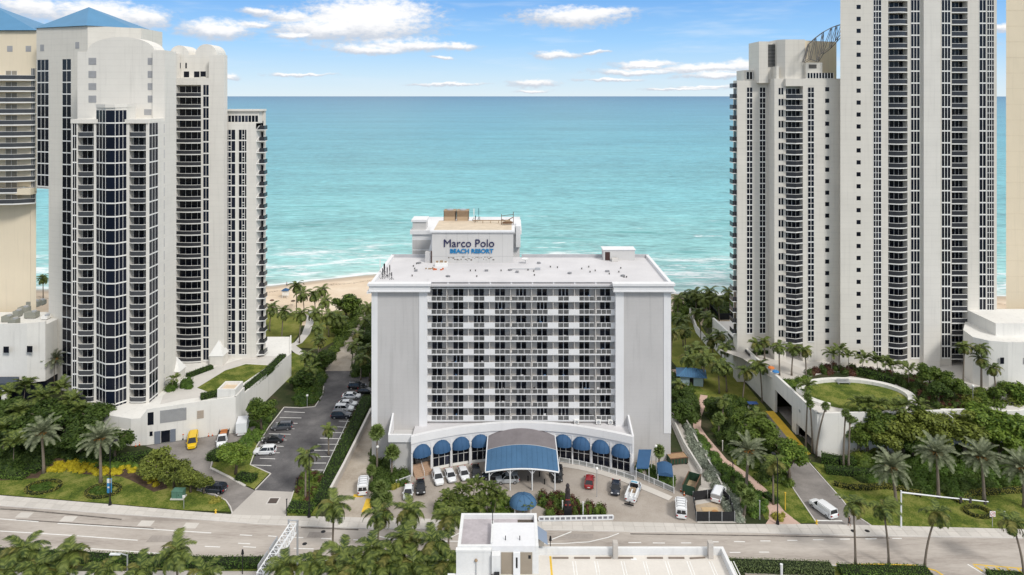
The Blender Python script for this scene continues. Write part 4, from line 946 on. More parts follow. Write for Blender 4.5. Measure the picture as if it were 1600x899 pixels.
    for i in range(nf):
        z = zb+i*fh
        inst('floor_slab', slab, T, (xa,Yb,z))
        for a, b in doors: inst('sliding_door', dmesh[1 if rng.random() < .12 else 0], T, (X(a,yd),yd-.04,z+.01))
        for ab in rails: inst('balcony_rail', rmesh[ab], T, (X(ab[0],Yb),Yb+.02,z))
        for ab in solids: inst('balcony_panel', smesh[ab], T, (X(ab[0],Yb)-.03,Yb+.01,z))
        for px in (698.5,732,765,797.6,830.5,864,897,930): inst('partition', fin, T, (X(px,Yb+.9),Yb+.15,z))
    inst('floor_slab', slab, T, (xa,Yb,zb+nf*fh+.0))
    # storey above the lobby roof
    MB().box(xa+.01,xb-.01,Yb+.6,yd,0,zb-.23).build('lower_wall', HWALL, T)
    # chairs, tables and potted plants behind the rails
    cm = M('patio_dark',(.05,.05,.055)); cl = M('patio_white',(.72,.72,.72)); cb = M('patio_blue',(.10,.2,.36))
    def chair(m):
        q = MB().box(-.28,.28,-.28,.28,.38,.46).box(-.28,.28,.22,.28,.46,.95)
        for sx in (-.25,.25):
            for sy in (-.25,.25): q.box(sx-.03,sx+.03,sy-.03,sy+.03,0,.38)
        return q.mesh('patio_chair', m)
    chs = [chair(cm), chair(cl), chair(cb)]; tab = MB().cyl(0,0,0,.7,.05,6).cyl(0,0,.7,.75,.42,10).mesh('patio_table', cm)
    for i in range(nf):
        for a, b in rails:
            for k in range(2):
                if rng.random() < .55:
                    x = X(rng.uniform(a+3,b-3),Yb+.8); me = rng.choice(chs) if rng.random() < .75 else tab
                    isT = me is tab
                    o = link(me.name.split('.')[0], me, None, (x,Yb+rng.uniform(.55,1.2),zb+i*fh+.005), rng.uniform(0,6.28))
                    tag(o, ('small patio table' if isT else {0:'dark patio chair',1:'white patio chair',2:'blue patio chair'}[chs.index(me)])+' behind a %s rail, %s balcony row from the top' % (('left-end','left-centre','right-centre','right-end')[min(3,int((a-667)/74))], ('first','second','third','fourth','fifth','sixth','seventh','eighth','ninth','lowest')[nf-1-i]), 'table' if isT else 'chair', 'furniture on the hotel balconies')
    # rooftop sign wall / plant room
    Yp = 165; p0, p1 = X(675,Yp), X(802,Yp); zp = Z(363,Yp)
    MB().box(p0,p1,Yp,178,zR+.1,zp).build('plant_room', HGRAY if False else M('plant_room_wall',(.565,.55,.53),.85,.03,.3,.02,5,streak=.05), T)
    MB().box(p0-.5,p1+.35,Yp-.45,178.4,zp,zp+.45).build('plant_room_roof', HWHITE, T)
    MB().box(p0+.4,p1-.4,Yp+.4,177.5,zp+.45,zp+.5).build('plant_room_deck', M('tan_gravel_roof',(.60,.50,.38),.9,.12,.5,.1,5), T)
    jl = MB()
    for px in (697,714,731,748,765,785): x = X(px,Yp); jl.box(x-.03,x+.03,Yp-.015,Yp+.02,zR+.2,zp)
    jl.box(p0,p1,Yp-.014,Yp+.02,Z(401,Yp),Z(400.6,Yp)); jl.build('wall_joint', M('joint_grey',(.40,.39,.38)), T)
    # fallen plaster scar with little stains at the wall foot
    st = M('grime',(.13,.105,.085),.95,.2); rg = random.Random(5); sm = MB(); zz = Z(406,Yp)
    x = X(700,Yp)
    while x < X(772,Yp):
        w = rg.uniform(.15,.5); z = zz+rg.uniform(-.25,.55); sm.prism([(x,Yp-.02),(x+w,Yp-.02),(x+w,Yp+.01),(x,Yp+.01)], z, z+rg.uniform(.08,.3)); x += w*rg.uniform(.8,1.6)
    sm.build('peeling_patch', st, T)
    # buttress and small lift box on its left
    MB().add([(p0-.01,Yp+2,zR),(X(663,Yp),Yp+2,zR),(p0-.01,Yp+2,Z(372,Yp)),(p0-.01,Yp+2.4,zR),(X(663,Yp),Yp+2.4,zR),(p0-.01,Yp+2.4,Z(372,Yp))],[(0,1,2),(3,5,4),(0,2,5,3),(1,4,5,2)]).build('buttress', HWHITE, T)
    MB().box(X(664,Yp),X(673,Yp),Yp+.3,Yp+2,zR+.1,zR+2.6).build('roof_hatch', HGRAY, T); MB().box(X(673.4,Yp),X(675,Yp),Yp-.1,Yp+.2,zR+.1,zR+3.0).build('service_door', M('dark_brown_door',(.06,.03,.025)), T)
    # rear wing towards the sea
    Yr = 184; r0, r1 = X(644,Yr), X(812,Yr); zw = Z(366,Yr)
    MB().box(r0,r1,Yr,199,0,zw).build('rear_wing', HWHITE, T)
    for k in range(4): MB().box(r0+.15,X(673,Yr),Yr-.06,Yr+.1,zw-1.6-k*2.8-2.4,zw-1.6-k*2.8).build('gray_panel', HGRAY, T)
    MB().box(r0-.5,r1+.5,Yr-.5,199.5,zw,zw+1.1).build('rear_fascia', HWHITE, T); MB().box(r0-.3,r1+.3,199,199.5,zw+1.1,zw+1.9).build('rear_parapet', HWHITE, T)
    MB().box(r0+.1,X(665,Yr),Yr,Yr+5,zw+1.1,Z(347,Yr)).build('stair_box', M('plant_room_wall',(.565,.55,.53)), T); MB().box(r0-.2,X(665,Yr)+.3,Yr-.3,Yr+5.3,Z(347,Yr),Z(343.5,Yr)).build('stair_box_roof', HWHITE, T)
    xr = X(812,Yr); MB().box(xr-1.0,xr+.2,Yr-1.5,Yr+8,zR,Z(352,Yr)).build('end_wall', HWHITE, T)
    MB().box(xr-3.2,xr-1.0,Yr-.6,Yr-.2,Z(360,Yr),Z(352,Yr)).build('end_beam', HWHITE, T)
    # box on the roof at the right, with door
    Yx = 167.5; b0, b1 = X(943,Yx), X(992,Yx); MB().box(b0,b1,Yx,Yx+3.2,zR+.1,Z(391,Yx)).build('roof_box', M('plant_room_wall',(.5,.5,.5)), T); MB().box(b0-.2,b1+.2,Yx-.2,Yx+3.5,Z(391,Yx),Z(390,Yx)).build('roof_box_cap', HWHITE, T)
    MB().box(X(945.5,Yx),X(953,Yx),Yx-.06,Yx+.1,zR+.15,Z(394,Yx)).build('roof_box_door', MATS['dark_brown_door'], T)
    MB().box(X(955,Yx),X(964,Yx),Yx-1.4,Yx-.4,zR+.12,zR+.9).build('roof_unit', CURB, T)
    # ---- curved lobby front
    cx = 2.0
    def yc(x): return 146.2-6.0*((x-cx)/22.7)**2
    zt = 8.1; xs = [-20.7+i*(45.4)/28 for i in range(29)]
    mb = MB(); cp = MB(); rf = MB()
    for a, b in zip(xs[:-1], xs[1:]):
        mb.prism([(a,yc(a)),(b,yc(b)),(b,yc(b)+.5),(a,yc(a)+.5)], 5.9, zt-1.5)
        cp.prism([(a,yc(a)-.3),(b,yc(b)-.3),(b,yc(b)+.6),(a,yc(a)+.6)], zt-1.55, zt)
    rf.prism([(x,yc(x)+.4) for x in xs]+[(24.7,148.8),(-20.7,148.8)], zt-.9, zt-.7)
    mb.build('lobby_wall', HWHITE, T); cp.build('coping', HWHITE, T); rf.build('lobby_roof', HROOF, T)
    # piers between the arched openings, low sill walls, glazing
    arch = [(659,0),(690,1),(720,1),(750,1),(880,1),(908.5,1),(939,1),(970,1)]
    def xat(px):      # x on the curved front at a pixel column
        x = X(px,143)
        for _ in range(6): x = X(px, yc(x))
        return x
    cent = [xat(px) for px, _ in arch]; hw = 1.75
    edges = []
    for c in cent: edges += [c-hw, c+hw]
    gaps = [(-20.7,edges[0])]+[(edges[2*i+1],edges[2*i+2]) for i in range(7)]+[(edges[-1],24.7)]
    for a, b in gaps:
        n = max(1,int((b-a)/1.7)); q = MB()
        for i in range(n):
            u, v = a+(b-a)*i/n, a+(b-a)*(i+1)/n; q.prism([(u,yc(u)),(v,yc(v)),(v,yc(v)+.5),(u,yc(u)+.5)], -.01, 5.9)
        q.build('pier', HWHITE, T)
        if b-a < 3:
            for u in (a+.12, b-.12): MB().cyl(u, yc(u)-.3, 0, 4.6, .16, 8).build('column', HWHITE, T)
    for j, (c, (px, g)) in enumerate(zip(cent, arch)):
        a, b = c-hw, c+hw; A, B = Vector((a,yc(a)+.22)), Vector((b,yc(b)+.22)); w = (B-A).length; ang = math.atan2(B.y-A.y,B.x-A.x)
        if g:
            me = window_mesh(w, 4.2, 3, 2, .55, .1, .08, GLASS); inst('lobby_window', me, T, (A.x,A.y,0), ang)
        else:
            q = MB()
            for s in range(9): q.box(.05,w-.05,-1.6+s*.32,.5,s*.17,(s+1)*.17)
            inst('entrance_steps', q.mesh('entrance_steps', M('tan_tile',(.43,.30,.21))), T, (A.x,A.y,0), ang)
            q = MB().tube([(w*.5,-1.7,.9),(w*.5,1.0,2.4)],.05,5).tube([(w*.5,-1.7,0),(w*.5,-1.7,.9)],.05,5); inst('handrail', q.mesh('handrail', WMETAL), T, (A.x,A.y,0), ang)
            me = door_mesh(w*.6, 4.2, 2); inst('entrance_door', me, T, (A.x+.6,A.y+2.6,1.5), ang)
            MB().box(a,b,yc(c)+3,yc(c)+3.2,0,5.9).build('porch_back', HWALL, T)
        inst('arch_infill', MB().box(-.05,w+.05,-.1,.1,4.15,5.92).mesh('arch_infill', HWHITE), T, (A.x,A.y,0), ang)
        aw = MB(); N = 12
        # quarter-dome awning: arch against the wall, rounded front
        for kk in range(6):
            for i in range(N+1):
                th = math.pi*i/N; ph = kk*math.pi/2/5
                aw.v.append((1.98*math.cos(th), -1.45*math.sin(ph)*math.sin(th)**.8, 2.2*math.sin(th)*math.cos(ph)))
        for kk in range(5):
            for i in range(N): aw.f.append((kk*(N+1)+i,kk*(N+1)+i+1,(kk+1)*(N+1)+i+1,(kk+1)*(N+1)+i)); aw.m.append(0)
        inst('arched_awning', aw.mesh('arched_awning', AWN, True), T, (c, yc(c)-.02, 3.8), ang)
        rb = MB()
        for i in range(2,N-1,2):
            th = math.pi*i/N; rb.tube([(2.0*math.cos(th), -1.48*math.sin(ph)*math.sin(th)**.8, 2.23*math.sin(th)*math.cos(ph)) for ph in [k2*math.pi/2/5 for k2 in range(6)]], .025, 3)
        inst('awning_seam', rb.mesh('awning_seam', AWN), T, (c, yc(c)-.02, 3.8), ang)
    # left and right returns
    MB().box(-25.2,-20.7,141.2,148,-.01,6.6).build('left_return', M('return_grey',(.52,.51,.50),.85,.04,.3,.02,5,streak=.08), T); MB().box(-25.5,-20.72,140.8,141.3,6.55,8.05).build('return_coping', HWHITE, T)
    MB().add([(-25.6,141,6.6),(-25.6,146,6.6),(-25.6,146,10.2),(-25.6,141,8.0),(-25.25,141,6.6),(-25.25,146,6.6),(-25.25,146,10.2),(-25.25,141,8.0)],[(0,3,2,1),(4,5,6,7),(0,1,5,4),(1,2,6,5),(2,3,7,6),(3,0,4,7)]).build('fin_wall', HWHITE, T)
    MB().add([(24.7,140.1,0),(24.7,146,0),(24.7,146,9.8),(24.7,140.1,8.1),(25.05,140.1,0),(25.05,146,0),(25.05,146,9.8),(25.05,140.1,8.1)],[(0,3,2,1),(4,5,6,7),(0,1,5,4),(1,2,6,5),(2,3,7,6),(3,0,4,7)]).build('fin_wall', HWHITE, T)
    # air conditioners on the lobby roof
    for k,px in enumerate((901,935,954)):
        t = thing('air_conditioner',['white condenser on the lobby roof, nearest the middle of the hotel','white condenser on the lobby roof between its two neighbours','white condenser on the lobby roof at the right end of the row'][k],'air conditioner',(X(px,146.6),yc(X(px,146))+1.2 if False else 146.7,zt-.68),group='condensers on the lobby roof')
        MB().box(-.5,.5,-.25,.25,.1,1.0).build('casing', TRIM, t, local=True); MB().cyl(0,0,0,.02,.1,4).tube([(0,-.26,.55),(0,-.3,.55)],.34,12).build('fan', METAL, t, local=True); MB().box(-.5,-.4,-.25,.25,0,.1).box(.4,.5,-.25,.25,0,.1).build('foot', BLACK, t, local=True)
    # portico
    C = thing('entrance_canopy','large arched blue canopy over the hotel entrance drive','canopy',(2,140,0))
    def surf(y):       # crown height and rise
        if y >= 140.5: t_ = (146.0-y)/5.5; return 5.5-.45*t_, 1.5-.35*t_
        t_ = (140.5-y)/5.7; return 5.05-1.25*t_, 1.15-.45*t_
    def hwid(y): return 7.15+.12*(146-y)/11
    def vault(y0, y1, n, m, name, dz=0):
        q = MB(); N = 16
        for j in range(n+1):
            y = y0+(y1-y0)*j/n; zz, r = surf(y); h = hwid(y)
            for i in range(N+1):
                u = -1+2*i/N; q.v.append((2.0+h*u, y, zz+r*(1-u*u)+dz))
        for j in range(n):
            for i in range(N): q.f.append((j*(N+1)+i,j*(N+1)+i+1,(j+1)*(N+1)+i+1,(j+1)*(N+1)+i)); q.m.append(0)
        k = len(q.v); q.v += [(a,b,c-.18) for a,b,c in q.v]; q.f += [tuple(k+i for i in f[::-1]) for f in q.f]; q.m += [0]*(len(q.f)-len(q.m))
        return q.build(name, m, C)
    vault(146.0,140.5,6,BROWNR,'shingle_roof'); vault(140.52,134.8,6,AWN2,'canvas_roof',.03)
    for y, th in ((134.75,.16),(140.5,.05)):
        zz, r = surf(y); h = hwid(y); pts = [(2+h*u, y, zz+r*(1-u*u)+(-.12 if th > .1 else .05)) for u in [-1+2*i/20 for i in range(21)]]; MB().tube(pts, th, 6).build('edge_trim', WMETAL if th > .1 else METAL, C)
    for s in (-1,1): MB().tube([(2+s*hwid(y),y,surf(y)[0]+.0) for y in (146,140.5,134.8)], .13, 6).build('edge_trim', WMETAL, C)
    sm = MB()
    for i in range(1,14): u = -1+2*i/14; sm.tube([(2+hwid(y)*u,y,surf(y)[0]+surf(y)[1]*(1-u*u)+.05) for y in (140.4,137.6,134.8)], .03, 3)
    sm.build('canvas_seam', AWN2, C)
    for px in (764.5,797,831.5,867):
        x = X(px,135.0); u = (x-2)/7.27; zt2 = surf(135.0)[0]+surf(135.0)[1]*(1-min(1,u*u)); MB().cyl(x,135.0,0,zt2-.1,.13,8).build('post', WMETAL, C)
        br = MB()
        for s in (-1,1):
            if abs(x+s*1.3-2) < 7.2: br.tube([(x,135,zt2-1.3),(x+s*.6,135,zt2-.6),(x+s*1.3,135,zt2-.25)], .05, 5)
        br.tube([(x,135,zt2-1.3),(x,136.2,zt2-.2)],.05,5); br.build('brace', WMETAL, C)
    for x in (-4.6,8.6): MB().cyl(x,141,0,5.0,.13,8).build('post', WMETAL, C)
    # small dome awning on the walk to the street
    c = at(817,776,2.6+.6); dm = thing('dome_canopy','round blue dome awning over the hotel path below the entrance canopy','canopy',(c.x,c.y,0))
    q = MB().dome((0,0,1.9),2.55,2.3,1.75,18,6); q.build('canvas', AWN2, dm, True, True)
    q = MB()
    for i in range(9): a = 2*math.pi*i/9; q.tube([(2.57*math.cos(t_)*math.cos(a),2.32*math.cos(t_)*math.sin(a),1.92+1.77*math.sin(t_)) for t_ in [k*math.pi/2/5 for k in range(6)]],.03,3)
    q.build('seam', AWN, dm, local=True)
    for a in (.8,2.3,4,5.4): MB().cyl(2.3*math.cos(a),2.1*math.sin(a),0,2.0,.07,6).build('post', WMETAL, dm, local=True)
    # blue awnings by the right wing
    for nm, pts, z0, z1, lab in (('awning',[(994,731),(1014,731),(1018,713),(998,713)],3.2,4.6,'flat sloping blue awning beside the right wing of the hotel'),('awning',[(1028,741),(1052,744),(1050,730),(1026,728)],2.4,3.0,'curved blue awning over the side walkway near the dumpsters')):
        A = [G(a,b,z0 if b > 729.5 and nm else z0) for a, b in pts]; p0 = A[0]
        t = thing(nm, lab, 'awning', (p0.x,p0.y,0)); q = MB(); N = 6
        for i in range(N+1):
            s = i/N; f_ = A[0].lerp(A[1],s); b_ = A[3].lerp(A[2],s); bulge = math.sin(math.pi*s)*.5 if 'curved' in lab else 0
            q.v += [(f_.x-p0.x,f_.y-p0.y,z0+bulge),(b_.x-p0.x,b_.y-p0.y,z1+bulge),(f_.x-p0.x,f_.y-p0.y,z0-.25)]
        for i in range(N):
            k = 3*i; q.f += [(k,k+3,k+4,k+1),(k+2,k+5,k+3,k)]; q.m += [0,0]
        q.build('canvas', AWN, t, local=True)
        for P_ in A: MB().cyl(P_.x-p0.x,P_.y-p0.y,0,z0,.06,6).build('post', WMETAL, t, local=True)
hotel()
ZR = Z(446,146.0)+.13
# hotel sign lettering on the plant-room wall
def lettering(label, text, px0, px1, pyb, pyt, Y, mat, bold=0., depth=.18):
    w = X(px1,Y)-X(px0,Y); hgt = Z(pyt,Y)-Z(pyb,Y)
    t = thing('hotel_sign', label, 'sign', (X(px0,Y), Y, Z(pyb,Y)))
    cu = bpy.data.curves.new('letters','FONT'); cu.body = text; cu.size = 1; cu.offset = bold
    o = bpy.data.objects.new('letters', cu); COL.objects.link(o); bpy.context.view_layer.update(); tw = o.dimensions.x; th = None
    cu.body = 'H'; bpy.context.view_layer.update(); ch = o.dimensions.y
    xpos = []; 
    for i in range(len(text)):
        cu.body = text[:i+1]; bpy.context.view_layer.update(); right = max(v[0] for v in o.bound_box)
        cu.body = text[i]; bpy.context.view_layer.update(); bw = max(v[0] for v in o.bound_box)-min(v[0] for v in o.bound_box); lb = min(v[0] for v in o.bound_box)
        xpos.append(right-bw-lb)
    sx, sz = w/tw, hgt/ch; cu.extrude = .5
    for chx, xx in zip(text, xpos):
        if chx == ' ': continue
        cu.body = chx; bpy.context.view_layer.update()
        me = bpy.data.meshes.new_from_object(o.evaluated_get(bpy.context.evaluated_depsgraph_get()))
        for v in me.vertices: x_, y_, z_ = v.co; v.co = ((x_+xx)*sx, -z_*depth-depth*.5, y_*sz)
        me.materials.clear(); me.materials.append(mat); link('letter', me, t)
    bpy.data.objects.remove(o); bpy.data.curves.remove(cu)
NAVY = M('navy_letters',(.018,.018,.075),.4,.03); TEALB = M('blue_letters',(.01,.19,.42),.4,.03)
lettering('large navy two-word name lettering on the rooftop wall of the hotel', 'Marco Polo', 692.5, 771, 386, 374.3, 164.97, NAVY, .0)
lettering('smaller bright blue capital lettering below the navy words on the rooftop wall', 'BEACH RESORT', 703, 770.5, 395.6, 388.8, 164.97, TEALB, .03)

# rooftop things
def roof_things():
    for k,(px,lab) in enumerate(((703.5,'left brown louvred cooling tower on the hotel roof'),(723.5,'right brown louvred cooling tower on the hotel roof'))):
        Y = 179; x = X(px,Y); zb_ = Z(363,165)+.5; t = thing('cooling_tower',lab,'cooling tower',(x,Y,zb_),group='cooling towers on the hotel roof')
        zt = Z(328,Y)-zb_; w = 1.5; MB().box(-w,w,-1.6,1.6,0,zt*.42).build('casing', M('tan_casing',(.47,.345,.225)), t, local=True)
        q = MB()
        for j in range(7): z = zt*.44+j*zt*.07; q.box(-w-.02,w+.02,-1.66,1.66,z,z+zt*.05)
        q.build('louvre', RUST, t, local=True); MB().box(-w+.1,w-.1,-1.5,1.5,zt*.42,zt*.94).build('core', M('dark_core',(.07,.05,.04)), t, local=True)
        MB().box(-w-.1,w+.1,-1.7,1.7,zt*.93,zt*.98).build('top', RUST, t, local=True); MB().cyl(0,0,zt*.98,zt*1.06,.9,12).build('fan_shroud', METAL, t, local=True)
        q = MB()
        for s in (-1,1): q.box(s*w-.05,s*w+.05,-1.72,-1.62,0,zt)
        q.build('corner_post', M('dark_core',(.07,.05,.04)), t, local=True)
    zp = Z(363,165)+.5
    def mast(px, Y, zb_, h, lab, name='antenna', col=METAL):
        t = thing(name, lab, 'antenna', (X(px,Y),Y,zb_)); MB().cyl(0,0,0,h,.07,5).build('mast', col, t, local=True); MB().box(-.10,.10,-.08,.08,h*.5,h*.95).build('panel', col, t, local=True); MB().tube([(-.5,0,0),(0,0,h*.3),(.5,0,0)],.05,4).build('bracket', BLACK, t, local=True)
    mast(740.5,177,zp,3.2,'grey antenna right beside the right cooling tower',col=TRIM); mast(748,177,zp,3.4,'short antenna pole between two taller rooftop antennas',col=M('teal_pipe',(.10,.22,.25)))
    mast(749.5,177,zp,1.2,'stubby white antenna behind the hotel sign wall'); mast(743,176,zp,1.6,'stubby dark antenna next to the cooling towers',col=BLACK)
    t = thing('pipe_header','dark pipes along the top edge of the plant room','pipes',(X(760,174),174,zp)); q = MB().tube([(-3.5,0,.7),(6,0,.7)],.12,6)
    for k in range(5): q.box(-3+k*2,-2.85+k*2,-.06,.06,0,.7)
    q.build('pipe', RUST, t, local=True)
    t = thing('pump_rig','rusty pump frame at the right end of the plant room roof','machinery',(X(793,172),172,zp)); q = MB().box(-1.6,-1.45,-.1,.1,0,2.6).box(1.4,1.55,-.1,.1,0,3.2).tube([(-1.5,0,.3),(1.5,0,1.9)],.1,5).tube([(-1.5,0,1.3),(1.5,0,.6)],.1,5).box(-1.2,1.3,-.4,.4,.3,.7).tube([(-1.5,0,2.2),(1.5,0,2.6)],.07,5); q.build('frame', M('rust_brown',(.16,.09,.05)), t, local=True); MB().tube([(-.6,0,.9),(.7,0,.9)],.35,10).build('motor', RUST, t, local=True)
    for k,(px,py,h) in enumerate(((594,430,3.6),(598,436,2.4),(601,432,2.9),(605,434,2.3),(609,432,2.6),(612,437,1.6),(600,426,2.0))):
        p = G(px,py,ZR); mast(px,p.y,ZR,h,['white pole antenna at the left roof corner, tallest of the cluster','dark panel antenna at the very front of the left roof cluster','black panel antenna behind the front one in the left roof cluster','dark panel antenna in the middle of the left roof cluster','dark panel antenna at the right of the left roof cluster','short black antenna with leaning bracket at the right end of the cluster','small dark antenna at the back of the left roof cluster'][k],col=TRIM if k == 0 else BLACK)
    # vents and pipes on the roof membrane
    vm = MB().cyl(0,0,0,.28,.11,8).cyl(0,0,.28,.36,.18,8).mesh('roof_vent', M('dark_vent',(.07,.065,.06))); vb = MB().box(-.4,.4,-.3,.3,0,.3).box(-.44,.44,-.34,.34,.3,.35).mesh('roof_vent', M('vent_grey',(.25,.25,.26)))
    rg = random.Random(11)
    for px,py in [(646,417),(651,413),(648,421),(650,424),(644,432),(655,412),(700,433),(745,433),(735,424),(743,424),(760,424),(783,424),(797,423),(808,426),(834,425),(835,431),(860,418),(871,419),(909,421),(920,418),(922,426),(949,425),(952,429),(967,426),(970,420),(973,432),(979,434),(975,434),(842,412),(825,423),(890,428),(930,424)]:
        p = G(px,py,ZR); me = vb if rg.random() < .3 else vm; o = link('roof_vent', me, None, (p.x,p.y,ZR-.02), rg.uniform(0,3)); tag(o,('small dark vent pipe' if me is vm else 'boxy grey vent')+(' near the left roof antennas' if px < 660 else ' in front of the sign wall' if px < 800 else ' just right of the sign wall' if px < 850 else ' between sign wall and roof box' if px < 935 else ' in front of the right roof box')+(', near the front edge' if py > 427 else ', near the back' if py < 420 else ', halfway back'),'vent','vents on the hotel roof')
    p = G(690,416,ZR); t = thing('roof_crate','white box of parts at the foot of the sign wall','box',(p.x,p.y,ZR)); MB().box(-1.5,1.5,-.6,.6,0,.9).build('body', TRIM, t, local=True); MB().box(-1.3,-.8,-.3,.3,.9,1.2).box(-.4,.3,-.3,.3,.9,1.3).box(.7,1.2,-.3,.3,.9,1.1).build('contents', RUST, t, local=True)
    for k,(px,py,lab) in enumerate(((683,422,'orange debris heap on the roof in front of the white box'),(671,421,'dark scrap pieces left of the white box on the roof'),(820,422,'low pipe run lying along the roof right of the sign wall'))):
        p = G(px,py,ZR); q = MB()
        if k < 2:
            for j in range(7): a,b = rg.uniform(-1.2,1.2),rg.uniform(-.5,.5); q.box(a,a+rg.uniform(.2,.7),b,b+.25,0,rg.uniform(.1,.4))
        else: q.tube([(-3,0,.3),(3.4,0,.3)],.1,5); q.box(2.4,3.6,-.3,.3,0,.5)
        o = q.build('debris' if k < 2 else 'pipe_run', [M('orange_debris',(.55,.13,.04)),RUST,METAL][k], None); o.location = (p.x,p.y,ZR); tag(o, lab, 'debris' if k < 2 else 'pipe')
    for k,(px,py) in enumerate(((821,415),(1005,411))):
        if k == 0:
            t = thing('satellite_dish','white satellite dish on the back edge of the hotel roof','satellite dish',G(px,py-3,ZR)); MB().dome((0,0,1.2),.9,.9,-.4,12,3).build('dish', TRIM, t, local=True); MB().cyl(0,0,0,.9,.08,6).build('stand', METAL, t, local=True)
roof_things()

# ------------------------------------------------------------------ parking deck in the foreground
def deck():
    T = thing('parking_garage','pale rooftop parking deck with lift tower and parapet at the bottom of the picture','garage',(8,84,0))
    zd = 22.4; Yf = F*(HC-zd)/(868-150)+.35; y0 = 66
    xl, xr = X(720,83)+.0, X(1128,F*(HC-zd)/(868-150))
    xr = 25.3
    MB().box(xl,xr,y0,Yf-.3,0,zd).build('deck', M('deck_concrete',(.64,.60,.545),.9,.06,.22,.04,3), T)
    pw = M('parapet_white',(.70,.70,.69),.8,.05,.35,.04,4,streak=.12)
    MB().box(X(840,Yf),xr+.35,Yf-.35,Yf,zd-2,zd+.85).build('parapet', pw, T); MB().box(xr,xr+.35,y0,Yf-.35,zd-2,zd+.85).build('parapet', pw, T)
    for px in (962,1111): x = X(px,Yf-1); MB().box(x-.28,x+.28,Yf-1.05,Yf-.36,zd,zd+1.9).build('pillar', CONC, T)
    ys0, ys1 = Yf-7.6, Yf-1.6
    for k in range(9):
        x = X(845,80)+1.25+k*2.62+(0 if k < 3 else .55)
        if k == 0: MB().box(x-.12,x+.12,y0,Yf-.5,zd,zd+.008).build('stall_line', YELL, T)
        else: MB().box(x-.06,x+.06,y0,ys1+.2,zd,zd+.008).build('stall_line', LINE, T); MB().box(x+.28,x+.38,y0,ys1+.2,zd,zd+.008).build('stall_line', LINE, T)
    ws = MB().prism([(-.95,-.08),(.95,-.08),(.95,.08),(-.95,.08)],.004,.13).mesh('wheel_stop', M('stop_brown',(.20,.16,.13)))
    for k,px in enumerate((876,909.5,943,977,1023.5,1057,1090)):
        Yk = F*(HC-zd)/(872.8-150); o = link('wheel_stop', ws, None, (X(px,Yk),Yk,zd+.004), .0 if k < 6 else .08)
        tag(o, ['brown wheel stop on the deck nearest the yellow line','brown wheel stop in the second stall from the yellow line','brown wheel stop in the third stall from the yellow line','brown wheel stop behind a white paper scrap on the deck','brown wheel stop in the third stall from the deck right end','brown wheel stop in the second stall from the deck right end','slightly turned brown wheel stop at the right end of the deck'][k],'wheel stop','wheel stops on the parking deck')
    # lift tower
    Yt = 82.8; zt = Z(812,Yt-6); a, b = X(720,Yt), X(841,Yt)
    zt = 25.6
    yb = F*(HC-zt)/(802-150); xl0, xr0 = X(721,yb), X(838.5,yb)
    wallm = pw
    MB().box(xl0,xr0,yb-6.3,yb,0,zt-.6).build('lift_tower', wallm, T)
    rm = M('stained_roof',(.42,.385,.40),.9,.14,.35,.1,2.5)
    MB().box(xl0+.35,xr0-.35,yb-5.95,yb-.35,zt-.6,zt-.55).build('tower_roof', rm, T)
    for q in ((xl0,xr0,yb-.35,yb),(xl0,xl0+.35,yb-6.3,yb-.35),(xr0-.35,xr0,yb-6.3,yb-.35),(xl0+.35,xl0+4.0,yb-6.3,yb-5.95)): MB().box(*q,zt-.6,zt).build('tower_parapet', wallm, T)
    xm = xl0+4.0
    MB().box(xm,xr0-.36,yb-6.29,yb-1.9,zt-.6,zt+.0).build('upper_roof', M('pale_roof',(.70,.70,.71),.8,.05,.4,.03,3), T); MB().box(xm-.15,xm+.1,yb-5.9,yb-1.8,zt-.6,zt+.2).build('upper_kerb', wallm, T)
    st = M('roof_stain',(.09,.075,.06),.95,.25,2,.2)
    MB().box(xl0+1.0,xm-.3,yb-5.9,yb-5.3,zt-.55,zt-.54).build('dirt_patch', st, T); MB().box(xr0-2.4,xr0-.45,yb-1.5,yb-.45,zt-.55,zt-.54).build('dirt_patch', st, T)
    # lower front of the tower: stair room, door niche
    yf = yb-6.32
    MB().box(xl0-.1,xl0+3.9,yf-.5,yf,0,zt-.3).build('stair_room', wallm, T)
    MB().box(xl0-.15,xl0+3.95,yf-.55,yf-.01,zt-.3,zt-.1).build('stair_room_cap', wallm, T)
    MB().box(xl0-1.1,xl0-.1,yf-2.5,yf-.2,0,zt-3.0).build('side_block', wallm, T)
    tan = M('tan_recess',(.30,.255,.20))
    MB().box(xm+1.1,xm+2.5,yf-.06,yf+.1,zd+.02,zd+2.5).build('recess_panel', tan, T); MB().box(xm+3.3,xm+4.7,yf-.06,yf+.1,zd+.02,zd+2.5).build('recess_panel', tan, T)
    MB().box(xm+2.5,xm+3.3,yf-.3,yf+.1,zd+.02,zd+2.6).build('lift_door', WMETAL, T); MB().box(xm+2.8,xm+3.0,yf-.33,yf-.29,zd+.9,zd+2.1).build('door_panel', BLACK, T)
    MB().box(xm,xm+1.0,yf-.9,yf,zd+.6,zd+2.7).build('meter_cabinet', wallm, T); MB().box(xm+.3,xm+.9,yf-1.5,yf-.95,zd+.02,zd+.9).build('bin', BLACK, T)
    MB().tube([(xl0+2.2,yf-.56,zd-2),(xl0+2.2,yf-.56,zt-1.2)],.06,5).build('conduit', METAL, T); MB().dome((xl0+2.2,yf-.6,zt-1.3),.2,.2,.25,8,3).build('bell', RUST, T)
    MB().box(xr0-1.2,xr0-.9,yf-.08,yf,zd+1.8,zd+2.2).build('wall_sign', BLACK, T)
    for px in (790,812): x = X(px,yb-4); MB().cyl(x,yb-5.2,zt-.0,zt+.5,.06,6).build('roof_pipe', BLACK, T)
    MB().tube([(xm-.02,yb-2.4,zt-.6),(xm-.02,yb-2.4,zt+1.9)],.05,5).build('roof_mast', BLACK, T)
